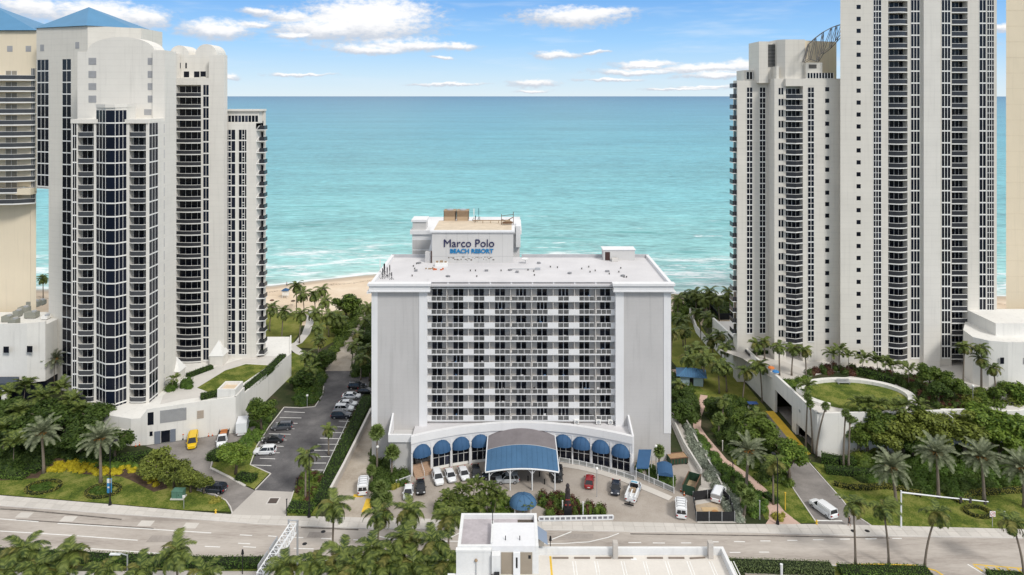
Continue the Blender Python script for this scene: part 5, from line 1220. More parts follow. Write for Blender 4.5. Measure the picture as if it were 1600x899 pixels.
    # grey-blue awning at the right side of the tower and box beside the yellow line
    MB().add([(xr0,yb-4,zd+2.6),(xr0+1.2,yb-4,zd+1.8),(xr0+1.2,yb-1.5,zd+1.8),(xr0,yb-1.5,zd+2.6)],[(0,1,2,3)]).build('side_awning', M('slate_blue',(.22,.27,.35)), T)
    MB().box(xr0+.1,xr0+.9,yb-1.2,yb-.4,zd-1,zd+1.6).build('side_pillar', CONC, T)
    o = MB().box(-.35,.35,-.2,.2,0,.02).build('paper_scrap', TRIM); Yk = F*(HC-zd)/(874-150); o.location = (X(990,Yk),Yk,zd+.012); tag(o,'white paper scrap lying beside a wheel stop on the deck','paper')
deck()
# ------------------------------------------------------------------ plants
COCO = leafmat('coconut_leaf', (0.024, 0.048, 0.009), (0.157, 0.193, 0.042), .15); COCOY = leafmat('coconut_leaf_yellow', (.06,.075,.015), (.20,.19,.05), .2)
DATE = leafmat('date_palm_leaf', (.080,.100,.052), (.25,.275,.165), .12); FAN = leafmat('fan_palm_leaf', (0.049, 0.083, 0.019), (0.151, 0.203, 0.053), .15)
DEAD = leafmat('dry_frond', (.20,.14,.07), (.30,.22,.12), .1)
LEAF = [leafmat('tree_leaf_dark', (0.019, 0.042, 0.007), (0.081, 0.127, 0.023)), leafmat('tree_leaf_mid', (0.032, 0.066, 0.009), (0.140, 0.197, 0.032)), leafmat('tree_leaf_olive', (0.054, 0.074, 0.013), (0.216, 0.254, 0.047)), leafmat('tree_leaf_bright', (0.045, 0.095, 0.011), (0.178, 0.254, 0.036))]
HEDGE = leafmat('hedge_leaf', (0.022, 0.053, 0.008), (0.086, 0.152, 0.021), .15); HEDGEB = leafmat('hedge_leaf_bright', (0.038, 0.089, 0.013), (0.130, 0.210, 0.032), .15); HEDGEO = leafmat('hedge_leaf_olive', (0.065, 0.095, 0.032), (0.173, 0.222, 0.079), .15)
YELLOWL = leafmat('yellow_shrub_leaf', (.27,.23,.012), (.56,.46,.025), .2); SILVER = leafmat('silver_shrub_leaf', (.13,.155,.11), (.33,.36,.28), .1); REDL = leafmat('red_croton_leaf', (.035,.012,.010), (.12,.05,.03), .2)
LIME = leafmat('lime_shrub_leaf', (.14,.15,.02), (.36,.33,.06), .2)
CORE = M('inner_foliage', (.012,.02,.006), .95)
ORANGE = M('orange_fruit_stalk', (.33,.17,.045), .8, .15, 2)

def frond_mesh(L, droop, n, wl, leafw, up, mat, hang, seed, sweep=0., name='frond'):
    rg = random.Random(seed); mb = MB(); p = Vector((0,0,0)); e = 0.; pts = [p.copy()]; dirs = []
    N = 7
    for i in range(N):
        e -= droop*(.4+1.2*i/N)/N; s = sweep*i/N
        d = Vector((math.cos(e)*math.cos(s), math.cos(e)*math.sin(s), math.sin(e))); p = p+d*L/N; pts.append(p.copy()); dirs.append(d)
    dirs.append(dirs[-1])
    mb.tube(pts, [.05*L/3*(1-.8*i/N) for i in range(N+1)], 3, 0, False)
    for k in range(n):
        t = .10+.9*(k+.3)/n; f = t*N; i = min(int(f),N-1); q = pts[i].lerp(pts[i+1], f-i); d = dirs[i]
        side = Vector((-d.y,d.x,0)).normalized(); upv = side.cross(d)*-1
        if upv.z < 0: upv = -upv
        ll = wl*(math.sin(math.pi*min(1,(.14+.86*t)))**.6*.9+.12)*rg.uniform(.85,1.1)
        for s in (-1,1):
            dr = (side*s*1.0+d*.55+upv*up).normalized(); e1 = q+dr*ll*.55; dr2 = (dr-Vector((0,0,hang))).normalized(); e2 = e1+dr2*ll*.5
            w = d*leafw*.5
            mb.add([q-w,q+w,e1+w*.9,e1-w*.9,e2], [(0,1,2,3),(3,2,4)])
    return mb.mesh(name, mat)
def fan_mesh(Rr, nb, mat, seed):
    rg = random.Random(seed); mb = MB(); st = Rr*.7
    mb.tube([(0,0,0),(st*.6,0,st*.05),(st,0,0)],[.04,.03,.02],3)
    for k in range(nb):
        a = -1.9+3.8*k/(nb-1); d = Vector((math.cos(a),math.sin(a),rg.uniform(-.1,.25))); sd_ = Vector((-d.y,d.x,0)); c = Vector((st,0,0)); w = Rr*.13
        m1 = c+d*Rr*.65; e = c+d*Rr*rg.uniform(.9,1.1)-Vector((0,0,Rr*.35*rg.random())); mb.add([c, m1-sd_*w, e, m1+sd_*w], [(0,1,2,3)])
    return mb.mesh('frond', mat)
FR = {
 'coco': [frond_mesh(2.9,[1.5,1.8,1.15,2.1,1.6][i],17,.92,.155,.05,COCO if i != 3 else COCOY,.62,i,[0,.25,-.2,.1,.3][i]) for i in range(5)],
 'date': [frond_mesh(2.9,[.75,1.0,.6][i],20,.58,.10,.5,DATE,.05,20+i) for i in range(3)],
 'fan': [fan_mesh(.85,13,FAN,40+i) for i in range(3)],
 'areca': [frond_mesh(2.6,[1.3,1.7,1.0][i],15,.85,.16,.25,COCO,.4,60+i) for i in range(3)],
}
FR['wash'] = [fan_mesh(.62,11,FAN,50+i) for i in range(3)]
DEADF = frond_mesh(2.2,.6,12,.5,.1,.0,DEAD,.6,99)
FAR = {k: v[0] for k, v in FR.items()}
rgp = random.Random(21)
def palm(kind, px, py, h, label, zb=0, r=None, lean=None, group=None, nf=None, wind=.0, single=False, name=None, clump=1):
    p = at(px, py, h, zb); r = r or {'coco':2.9,'date':4.0,'fan':1.5,'areca':2.5,'wash':1.15}[kind]
    nm = name or {'coco':'coconut_palm','date':'date_palm','fan':'fan_palm','areca':'areca_palm','wash':'washingtonia_palm'}[kind]
    ln = lean if lean is not None else rgp.uniform(-.8,.8); az = rgp.uniform(0,6.28)
    lx, ly = (ln, rgp.uniform(-.5,.5))
    t = thing(nm, label, 'palm tree', (p.x-lx, p.y-ly, zb), group=group or {'coco':'coconut palms','date':'date palms','fan':'fan palms','areca':'clumping palms','wash':'tall slender fan palms'}[kind])
    r0 = {'coco':.19,'date':.30,'fan':.22,'areca':.09,'wash':.2}[kind]
    k = 6
    pts = [(lx*(i/k)**1.7, ly*(i/k)**1.7, h*.97*i/k-(.05 if i == 0 else 0)) for i in range(k+1)]
    MB().tube(pts, [r0*(1.5 if i == 0 else 1.05-.35*i/k) for i in range(k+1)], 7, 0).build('trunk', TRUNK, t, True, True)
    n = nf or {'coco':20,'date':44,'fan':34,'areca':20,'wash':24}[kind]
    base = {'coco':2.9,'date':2.9,'fan':1.5,'areca':2.6,'wash':1.1}[kind]; sc = r/base
    T0 = Vector((lx,ly,h)); q = rgp.uniform(0,6.28)
    if single:         # too small in the photo to show its fronds one by one: a joined crown
        mb = MB()
        for i in range(n):
            f = (i+.5)/n; me = FR[kind][i%len(FR[kind])]; a = q+i*2.39996; pit = -R(72-118*f**.8)
            m4 = Matrix.Translation(T0) @ Matrix.Rotation(a,4,'Z') @ Matrix.Rotation(pit,4,'Y') @ Matrix.Scale(sc*rgp.uniform(.85,1.1),4)
            mb.add([m4 @ v.co for v in me.vertices], [tuple(pp.vertices) for pp in me.polygons])
        mb.build('crown', COCO if kind in ('coco','areca') else FAN, t, local=True)
    else:
        for i in range(n):
            f = (i+.5)/n; a = q+i*2.39996+rgp.uniform(-.2,.2)
            if kind == 'date': pit = R(80-105*f**.75)
            elif kind in ('fan','wash'): pit = R(80-125*f)
            elif kind == 'areca': pit = R(82-75*f)
            else: pit = R(62-104*f**.85)
            if wind: a = a+wind*math.sin(-a)*.7
            s = sc*rgp.uniform(.85,1.1)*(1 if kind != 'coco' else (1.05-.15*f))
            off = Vector((0,0,0)) if kind != 'areca' else Vector((math.cos(a)*.4,math.sin(a)*.4,-rgp.random()*.6))
            link('frond', FR[kind][i%len(FR[kind])], t, T0+off, (rgp.uniform(-.25,.25),-pit,a), (s,s,s))
        if kind in ('wash','fan'):
            for i in range(7): a = i*.9; link('dry_frond', DEADF, t, T0-Vector((0,0,.25)), (0,R(66),a), (.45*sc,)*3)
        if kind == 'date':
            mb = MB()
            for i in range(14): a = i*2.4; d = Vector((math.cos(a),math.sin(a),.35)); mb.tube([T0+d*.2,T0+d*.75,T0+d*1.15-Vector((0,0,.35))],[.09,.11,.16],5)
            mb.dome((lx,ly,h-.9),.5,.5,1.2,10,4); mb.build('fruit_stalks', ORANGE, t, local=True)
        if kind == 'coco' and rgp.random() < .7:
            mb = MB()
            for i in range(6): a = i*1.05; mb.dome((lx+.3*math.cos(a),ly+.3*math.sin(a),h-.35),.15,.15,.2,6,3)
            mb.build('coconuts', LIME, t, local=True)
    return t

def leaf_cloud(P, Nrm, size, seed, jit=.9):
    rg = np.random.default_rng(seed); n = len(P)
    d = Nrm+rg.normal(0,jit,(n,3)); d /= np.linalg.norm(d,axis=1)[:,None]+1e-9
    u = np.cross(d, rg.normal(0,1,(n,3))); u /= np.linalg.norm(u,axis=1)[:,None]+1e-9; v = np.cross(d,u)
    s = size*rg.uniform(.6,1.35,n)[:,None]; u = u*s; v = v*s*.62
    V = np.stack([P-u, P-v*.9, P+u, P+v*.9],1).reshape(-1,3); Fc = np.arange(4*n).reshape(-1,4)
    return V, Fc
def np_mesh(name, V, Fc, mats, mi=None):
    me = bpy.data.meshes.new(name); n = len(Fc); me.vertices.add(len(V)); me.vertices.foreach_set('co', V.astype(np.float32).ravel())
    me.loops.add(4*n); me.loops.foreach_set('vertex_index', Fc.astype(np.int32).ravel()); me.polygons.add(n)
    me.polygons.foreach_set('loop_start', np.arange(0,4*n,4,dtype=np.int32)); me.polygons.foreach_set('loop_total', np.full(n,4,dtype=np.int32))
    for m in mats: me.materials.append(m)
    if mi is not None: me.polygons.foreach_set('material_index', mi.astype(np.int32))
    me.update(calc_edges=True); return me
def crown_mesh(seed, n_l=13, n=2300, size=.17, flat=.75, mat=None):
    # unit crown: lumps of leaves around radius 1, gaps between them
    rg = np.random.default_rng(seed); Ps, Ns = [], []
    C = []
    while len(C) < n_l:
        c = rg.normal(0,1,3); c /= np.linalg.norm(c); c *= rg.uniform(.35,.78)**.8; c[2] = c[2]*flat+.05
        if c[2] > -.5: C.append((c, rg.uniform(.26,.46)))
    for c, r in C:
        m = int(n*r**2/sum(q[1]**2 for q in C)); d = rg.normal(0,1,(m,3)); d[:,2] += .35; d /= np.linalg.norm(d,axis=1)[:,None]
        Ps.append(c+d*r*rg.uniform(.55,1.12,m)[:,None]*np.array([1,1,.8])); Ns.append(d+np.array([0,0,.6]))
    V, Fc = leaf_cloud(np.concatenate(Ps), np.concatenate(Ns), size*.62, seed, .6)
    return np_mesh('crown', V, Fc, [mat or LEAF[1]])
CROWNS = {(v, m): crown_mesh(100+v*7+m, 15, 4200 if m != 2 else 3400, .12, .78, LEAF[m]) for v in range(2) for m in range(4)}
rgt = random.Random(33)
def tree(px, py, rm, hc, label, m=1, zb=0, group='broadleaf trees', flat=1.0, name='broadleaf_tree', ry=None):
    p = at(px, py, hc, zb); t = thing(name, label, 'tree', p, group=group)
    mb = MB(); tw = max(.12,rm*.07); fork = hc-rm*.45
    fork = max(fork, hc*.35)
    mb.tube([(0,0,-.05),(rgt.uniform(-.2,.2),rgt.uniform(-.2,.2),fork*.6),(0,0,fork)],[tw*1.4,tw*1.05,tw*.9],7)
    for i in range(6):
        a = i*1.05+rgt.uniform(-.3,.3); e = Vector((math.cos(a)*rm*.62,math.sin(a)*rm*.62,hc+rgt.uniform(-.1,.45)*rm)); mb.tube([(0,0,fork-.1),Vector((0,0,fork)).lerp(e,.5)+Vector((0,0,.15*rm)),e],[tw*.7,tw*.42,tw*.15],5)
    mb.build('trunk', BARK, t, True, True)
    link('crown', CROWNS[(rgt.randint(0,1), m)], t, (0,0,hc), (0,0,rgt.uniform(0,6.28)), (rm,ry or rm,rm*.82*flat))
    return t
def hedge(name, label, pts, w, h, mat, world=False, z=0, dens=26, size=.13, group=None, cat='hedge', closed=False, kind=None, lumpy=.12):
    P = [Vector(G(a,b,z)) if not world else Vector((a,b,z)) for a, b in pts]
    if closed: P.append(P[0].copy())
    rg = np.random.default_rng(len(label)+int(abs(P[0].x)*10)); mb = MB(); pos, nor = [], []
    for i in range(len(P)-1):
        a, b = P[i], P[i+1]; d = b-a; L = d.length
        if L < 1e-4: continue
        d.normalize(); nn = Vector((-d.y,d.x,0)); c1, c2 = nn*(w/2*.82), nn*(-w/2*.82)
        mb.prism([(a+c1)[:2],(a+c2)[:2],(b+c2)[:2],(b+c1)[:2]], z, z+h*.86)
        for (area, fn) in ((L*w,'t'),(L*h,'l'),(L*h,'r')) + (((w*h,'s'),) if i == 0 and not closed else ()) + (((w*h,'e'),) if i == len(P)-2 and not closed else ()):
            m = int(area*dens); u = rg.uniform(0,1,m); v = rg.uniform(0,1,m); lam = rg.normal(0,lumpy*.5,m)
            A, B, N_, D_ = np.array(a), np.array(b), np.array(nn), np.array(d)
            base = A+(B-A)*u[:,None]
            if fn == 't': q = base+N_*((v-.5)*w)[:,None]; q[:,2] += h*.93+lam; no = np.tile([0,0,1.],(m,1))
            elif fn in 'lr': s = 1 if fn == 'l' else -1; q = base+N_*(s*w*.47+lam)[:,None]; q[:,2] += v*h; no = np.tile(N_*s+np.array([0,0,.5]),(m,1))
            else: s = -1 if fn == 's' else 1; q = np.tile(A if fn == 's' else B,(m,1))+N_*((u-.5)*w)[:,None]+D_*(s*.05); q[:,2] += v*h; no = np.tile(D_*s+np.array([0,0,.4]),(m,1))
            pos.append(q); nor.append(no)
    V, Fc = leaf_cloud(np.concatenate(pos), np.concatenate(nor), size, 5, .55)
    p0 = P[0]; V = V-np.array([p0.x,p0.y,z])
    t = thing(name, label, cat, (p0.x,p0.y,z), group=group)
    if kind: t['kind'] = kind
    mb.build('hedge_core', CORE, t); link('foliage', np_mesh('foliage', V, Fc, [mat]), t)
    return t
def shrub_mass(name, label, pts, h, mat, z=0, dens=9, size=.17, kind='stuff', lumps=1.3, cat='shrubs', mat2=None):
    # planting that reads as one bank of leaves: mounds of leaves inside an outline on the ground
    poly = np.array([list(G(a,b,z))[:2] for a, b in pts]); rg = np.random.default_rng(len(label)*3+int(abs(poly[0][0])))
    mn, mx = poly.min(0), poly.max(0); area = .5*abs(np.dot(poly[:,0],np.roll(poly[:,1],1))-np.dot(poly[:,1],np.roll(poly[:,0],1)))
    def inside(p):
        x, y = p[:,0], p[:,1]; r = np.zeros(len(p),bool); j = len(poly)-1
        for i in range(len(poly)):
            xi, yi = poly[i]; xj, yj = poly[j]; c = ((yi > y) != (yj > y)) & (x < (xj-xi)*(y-yi)/(yj-yi+1e-9)+xi); r ^= c; j = i
        return r
    nl = max(3,int(area/(lumps**2*.9))); c = rg.uniform(mn,mx,(nl*6,2)); c = c[inside(c)][:nl]; ps, ns, mi = [], [], []
    cv, cf, cm = [], [], []
    for k, q in enumerate(c):
        r = lumps*rg.uniform(.6,1.15); m = int(min(420, dens*r*r*11)); d = rg.normal(0,1,(m,3)); d[:,2] = abs(d[:,2]); d /= np.linalg.norm(d,axis=1)[:,None]
        hh = h*rg.uniform(.6,1.1); ps.append(np.array([q[0],q[1],z])+d*np.array([r,r,hh])*rg.uniform(.78,1.08,m)[:,None]); ns.append(d+np.array([0,0,.5])); sel = 1 if (mat2 and rg.random() < .35) else 0; mi.append(np.full(m, sel))
        for j in range(3):          # leafy core of the mound, three rings of quads
            t0, t1 = j*.5, min(1.45,(j+1)*.5)
            for i in range(7):
                a0, a1 = 2*math.pi*i/7, 2*math.pi*(i+1)/7; b = len(cv)
                for tt, aa in ((t0,a0),(t0,a1),(t1,a1),(t1,a0)): cv.append((q[0]+r*.8*math.cos(tt)*math.cos(aa), q[1]+r*.8*math.cos(tt)*math.sin(aa), z+hh*.8*math.sin(tt)))
                cf.append((b,b+1,b+2,b+3)); cm.append(sel)
    V, Fc = leaf_cloud(np.concatenate(ps), np.concatenate(ns), size, 9, .6); Fc = np.concatenate([Fc, np.array(cf)+len(V)]); V = np.concatenate([V, np.array(cv)]); mi.append(np.array(cm))
    p0 = np.array([poly[:,0].mean(), poly[:,1].mean(), z])
    o = link(name, np_mesh(name, V-p0, Fc, [mat]+([mat2] if mat2 else []), np.concatenate(mi)), None, tuple(p0)); tag(o, label, cat)
    if kind: o['kind'] = kind
    return o

# foreground row along the near side of the avenue
for a in [(36,858,9.2,'coconut palm at the left end of the bottom edge row'),(56,884,8.4,'low coconut palm crown second from the left at the bottom edge'),(111,862,9.3,'coconut palm with arching fronds third from the left along the bottom edge'),(160,889,8.0,'coconut palm mostly cut by the bottom edge, left of the white lamp arm'),(219,889,8.0,'coconut palm cut by the bottom edge just right of the white lamp arm'),
          (275,860,9.8,'big spreading coconut palm by the road, right of the small left lamp arm'),(318,894,7.5,'low palm crown below the big spreading palm at the bottom edge'),(444,882,8.3,'coconut palm just right of the sign gantry foot'),(492,876,8.4,'coconut palm between the gantry and the lone tall palm'),(526,893,7.8,'low coconut palm at the bottom edge below the lone tall palm'),(556,884,8.4,'full coconut palm in the bottom clump, right of the lone tall palm trunk'),
          (580,856,9.6,'upright coconut palm at the back left of the bottom clump'),(594,884,8.4,'coconut palm low in the middle of the bottom clump'),(631,838,10.2,'tall coconut palm sticking up in the middle of the bottom clump'),(645,882,8.4,'coconut palm low in the clump left of the garage lift tower'),(677,846,9.8,'coconut palm upright in the clump beside the lift tower'),(700,878,8.2,'coconut palm touching the left wall of the lift tower'),(612,868,9.0,'coconut palm between the two tall ones in the bottom clump'),(664,893,7.6,'low coconut crown cut by the bottom edge near the lift tower'),(88,893,7.6,'low palm at the bottom edge under the third left palm'),(8,893,7.8,'palm crown in the bottom left corner'),(536,866,8.2,'coconut palm behind the base of the lone tall palm')]:
    palm('coco', *a, r=3.1 if a[0] in (8,56,88,160,219,318) else 3.5, group='coconut palms along the bottom of the picture')
for a in [(522,789,8.6,'lone tall coconut palm standing in front of the avenue left of centre'),(593,801,7.4,'coconut palm in front of the avenue second from the lone palm'),(641,797,7.2,'coconut palm in front of the hotel forecourt white sedan'),(703,806,7.0,'coconut palm just left of the lift tower top')]:
    palm('coco', *a, r=3.5, lean=.3, group='coconut palms on the median')
for a in [(1333,786,10.4,-.3,'windblown palm with straight trunk, leftmost of the four on the right median'),(1380,792,9.9,-1.0,'windblown palm second from left on the right median'),(1463,800,9.3,2.0,'leaning windblown palm third from left on the right median'),(1581,815,8.6,-1.6,'short windblown palm near the right edge of the median')]:
    palm('coco', a[0], a[1], a[2], a[4], r=2.9, lean=a[3], wind=.9, group='windblown palms on the right median')
# parking lot and hotel left
palm('coco',478,712,8.5,'coconut palm by the black street lamp at the parking lot entrance'); palm('coco',513,671,5.6,'young coconut palm among the empty stalls on the right of the parking lot',r=2.1)
palm('fan',589,676,8.2,'taller fan palm at the left corner of the hotel',r=1.9); palm('fan',613,708,4.9,'shorter round fan palm in front of the hotel left annex',r=1.9)
palm('fan',595,762,3.4,'low fan palm beside the service driveway mouth',r=1.5); palm('fan',604,780,3.0,'lowest fan palm at the corner of the forecourt near the avenue',r=1.5); palm('fan',580,735,2.6,'small fan palm behind the van driveway bend',r=1.2)
for a in [(700,776,4.2,'feathery palm at the left end of the planting before the hotel canopy'),(721,766,4.8,'feathery palm second from left in the planting before the canopy'),(742,757,5.4,'tallest feathery palm in the planting before the canopy'),(764,762,5.2,'feathery palm by the first white canopy post'),(777,774,4.4,'feathery palm left of the blue dome awning'),(748,785,3.6,'low feathery palm in front of the canopy planting'),(716,790,3.4,'low feathery palm at the front left of the canopy planting'),(822,786,2.6,'small feathery palm in front of the blue dome awning')]:
    palm('areca', *a, r=1.3 if a[0] > 800 else 1.9, group='palms in the forecourt planting')
# left garden
palm('date',65,677,8.6,'silvery date palm on the left lawn in the leftmost ring of hedge',lean=-.1); palm('date',156,686,8.8,'silvery date palm by the street lamp on the left lawn',lean=-.3); palm('date',84,562,8.5,'date palm standing against the white annex at far left',lean=0.1,nf=34,r=4.2)
for a in [(14,612,8.0,'palm at the left edge below the slate canopy'),(40,600,8.5,'palm in the dark grove right of the slate canopy'),(66,618,8.2,'palm in the middle of the dark left grove'),(95,604,8.6,'palm under the date palm by the annex'),(112,624,7.6,'palm at the right end of the dark left grove'),(30,640,7.2,'lower palm at the front left of the left grove'),(8,668,6.4,'palm above the left hedge at the picture edge'),(22,690,6.0,'low palm behind the left lawn hedge'),(128,640,6.6,'palm against the foot of the left tower balconies')]:
    palm('areca', *a, r=2.8, group='palms of the left grove')
palm('coco',67,434,9,'lone palm on the beach in the gap between the two left towers',single=True,r=3.2)
# between the left tower and the hotel, towards the beach
for i,a in enumerate([(463,446,10.5,'tall palm at the front of the beach beside the left lawn'),(473,459,9.5,'bushy palm right beside the tall beach palm'),(490,460,9.5,'thin palm between the two pairs of beach palms'),(503,453,10.5,'palm in front of the surf left of the sea grape tree'),(443,486,10,'lone palm in the middle of the left lawn'),(471,489,9.5,'palm at the right side of the left lawn'),(493,488,8.5,'palm over the curved white path'),(497,512,8,'palm on the grass right of the curved path'),(500,531,7.5,'palm above the dense shrubs by the parking lot'),(480,554,7.5,'palm at the near end of the lawn by the podium corner'),(515,494,7,'palm at the left foot of the sea grape tree'),(529,497,6.5,'palm in front of the sea grape tree'),(424,480,8,'palm half behind the left tower balconies'),(508,470,9.5,'palm behind the sea grape tree left edge'),(485,576,5,'short palm in the shrubs behind the parking lot kerb'),
           (558,521,6.5,'palm on the right side of the beach walkway'),(553,539,6,'ragged palm leaning over the walkway near the hotel'),(565,560,6,'palm by the hotel left flank above the parked black car'),(576,480,8,'palm at the far left corner of the hotel'),(571,500,7,'palm beside the hotel flank halfway to the beach'),(572,545,6.5,'palm pressed against the hotel flank')]):
    palm('coco', *a, r=3.5 if a[1] < 500 else 3.0, single=a[1] < 500, group='palms between the left tower and the hotel')
# right of the hotel
for a in [(1060,466,9,'palm at the right back corner of the hotel'),(1086,458,9,'palm in the beach grove behind the white wall'),(1109,455,9.5,'tall palm in the middle of the beach grove on the right'),(1121,466,8.5,'palm right of the tallest in the right beach grove'),(1138,457,9,'palm beside the right tower near the beach'),(1091,488,8.5,'bushy palm over the white beach wall'),(1107,496,8.5,'palm leaning over the terrace wall'),(1064,500,8.5,'palm close to the hotel flank near the beach'),(1100,468,8,'palm low in the right beach grove')]:
    palm('coco', *a, r=3.6, single=True, group='palms of the right beach grove')
for a in [(1051,519,8.5,'palm by the hotel right flank above the lawn'),(1070,516,8.5,'palm standing alone on the dry lawn strip'),(1126,523,9.5,'tall double-headed palm on the lawn by the garage wall'),(1134,542,8.5,'palm right of the tall lawn palm by the garage wall'),(1083,545,7.5,'palm above the blue cabana roof'),(1094,547,7.5,'palm just right of the cabana palm'),(1102,558,7,'short palm in the row on the lawn behind the cabana'),(1122,570,7.5,'palm near the middle of the long garage wall'),(1132,571,7.0,'palm close to the middle of the long garage wall, right one of two'),(1166,579,8.2,'slim palm in front of the garage wall left of the opening'),(1187,570,9.6,'taller slim palm in front of the garage wall just left of the opening'),(1112,530,8.5,'palm on the lawn left of the tall double-headed palm'),(1076,560,6.0,'low palm at the hotel side of the cabana')]:
    palm('coco', *a, r=3.2, group='palms on the lawn right of the hotel')
for a in [(1217,541,7.2,'leaning palm on the pool terrace'),(1240,544,7,'palm on the pool terrace before the balcony column'),(1258,547,6.6,'palm at the right side of the pool terrace'),(1194,533,5,'small palm at the foot of the right tower left corner'),(1182,537,4.6,'smaller palm left of the one at the tower corner'),(1507,541,11.2,'tall palm beside the right annex wall'),(1533,543,11.0,'large palm in front of the right annex'),(1533,561,8.2,'palm crown below the large one at the right annex'),(1552,575,6.2,'palm over the annex glazing')]:
    palm('coco', *a, zb=8, r=2.6, group='palms on the right terrace')
for a in [(1300,551,5.2,'dense clump of broad palms by the small windows of the right tower'),(1312,545,5.6,'tall feathery palm in the terrace clump'),(1326,554,4.8,'palm at the right of the terrace clump'),(1351,558,4.4,'palm in the row under the grid windows'),(1370,562,4.2,'second palm in the row right of the clump'),(1383,565,4.0,'third palm in the row right of the clump'),(1396,569,3.8,'last palm of the row near the glass bay'),(1420,575,4.2,'palm in front of the glass bay of the right tower'),(1339,627,2.8,'leftmost small palm before the oval lawn'),(1356,627,2.8,'second small palm before the oval lawn'),(1371,630,2.8,'third small palm before the oval lawn'),(1397,632,2.8,'fourth small palm before the oval lawn'),(1411,631,2.8,'fifth small palm before the oval lawn'),(1437,630,3.0,'small palm at the right rim of the oval lawn'),(1262,600,3.4,'short palm on the slope left of the oval lawn')]:
    palm('areca', *a, zb=8, r=2.2, nf=16, group='small palms on the right terrace')
palm('wash',1262,620,12.0,'tall slim fan palm at the near corner of the garage wall',lean=.4); palm('wash',1290,635,11.2,'leaning slim fan palm right of the garage corner',lean=1.9); palm('wash',1266,632,10.8,'slim fan palm just behind the garage corner',lean=-.6); palm('wash',1321,646,11.6,'left of two slim fan palms before the garage front wall',lean=.3); palm('wash',1328,655,10.6,'right of two slim fan palms before the garage front wall',lean=.2)
palm('date',1393,731,6.6,'date palm nearest the driveway among the four on the right lawn'); palm('date',1463,708,8.6,'date palm second from left on the right lawn'); palm('date',1533,715,8.4,'largest date palm on the right lawn'); palm('date',1597,732,7.4,'date palm cut by the right edge'); palm('date',1170,705,7.6,'date palm beside the pink path',nf=32)
palm('coco',1208,722,8,'shaggy palm by the right black street lamp'); palm('fan',1123,655,4,'fan palm beside the upper pink path',r=1.7); palm('coco',1180,648,6.5,'palm above the upper driveway',r=2.6); palm('fan',1170,778,3.4,'low fan palm at the lower pink path',r=1.8); palm('fan',1160,765,2.6,'lowest fan palm behind the silver shrubs',r=1.4); palm('coco',1060,600,5.5,'palm beside the upper path near the hotel flank',r=2.5); palm('fan',1030,705,4.6,'fan palm between the blue awnings',r=1.5); palm('fan',1568,600,6,'fan palm before the right annex canopy',zb=2,r=2.2); palm('coco',1130,625,6,'ragged palm on the planted bank before the blue-roofed bin',r=2.4)
# broadleaf trees
for a in [(102,655,5.2,5.5,'dark dense tree below the left tower balconies',0),(128,680,4.6,4.8,'dark tree behind the lamp-side date palm',0),(70,650,5.0,5.0,'dark tree in the middle of the left grove',0),(38,672,5.0,4.6,'dark tree behind the leftmost date palm',0),(8,645,4.6,5.5,'dark tree at the left edge',0),(150,652,4.6,5.4,'dark tree touching the bay window foot',0),(180,690,3.4,4.6,'small dark tree by the service yard corner',0),
          (409,640,3.5,5.2,'bright green tree beside the podium wall and white truck',1),(368,707,3.6,4.6,'bright tree on the island near the entrance road',3),(245,722,3.6,3.6,'shaggy light tree at the left of the yard hedge',2),(272,738,3.0,3.2,'shaggy light tree in the middle by the green utility box',2),(298,745,2.8,3.2,'shaggy light tree overhanging the entrance road',2),(318,752,2.0,2.6,'small shaggy tree nearest the dark car',2),
          (541,478,5.6,4.6,'round sea grape tree at the beach end of the walkway',1),(530,510,4.2,3.0,'sea grape thicket edge along the walkway',1),(508,560,3.4,3.0,'dense dark shrub-tree by the walkway start',0),(475,592,3.6,2.8,'reddish-green tree at the podium corner',0),(575,530,3.0,4.0,'tree squeezed against the hotel left flank',0),(577,575,2.6,3.6,'dark tree behind the parked black car',0),
          (1090,470,6.0,4.0,'dark tree under the right beach palms',0),(1062,492,4.5,2.2,'low bright sea grape near the hotel right corner',3),
          (1058,612,3.2,3.4,'dense tree at the hotel right flank by the upper path',0),(1068,640,3.4,3.2,'dense tree over the bend of the pink path',0),(1122,634,3.2,3.2,'dark tree left of the upper driveway',0),(1184,672,4.6,4.8,'wide tree between the pink path and the driveway',1),(1160,660,3.4,3.6,'tree left of the wide driveway tree',1),(1232,716,4.3,4.8,'bright round tree overhanging the driveway',3),(1215,695,3.4,4.4,'tree behind the bright driveway tree',1),(1148,680,2.6,2.6,'bushy tree beside the pink path lawn',0)]:
    tree(a[0],a[1],a[2],a[3],a[4],a[5])
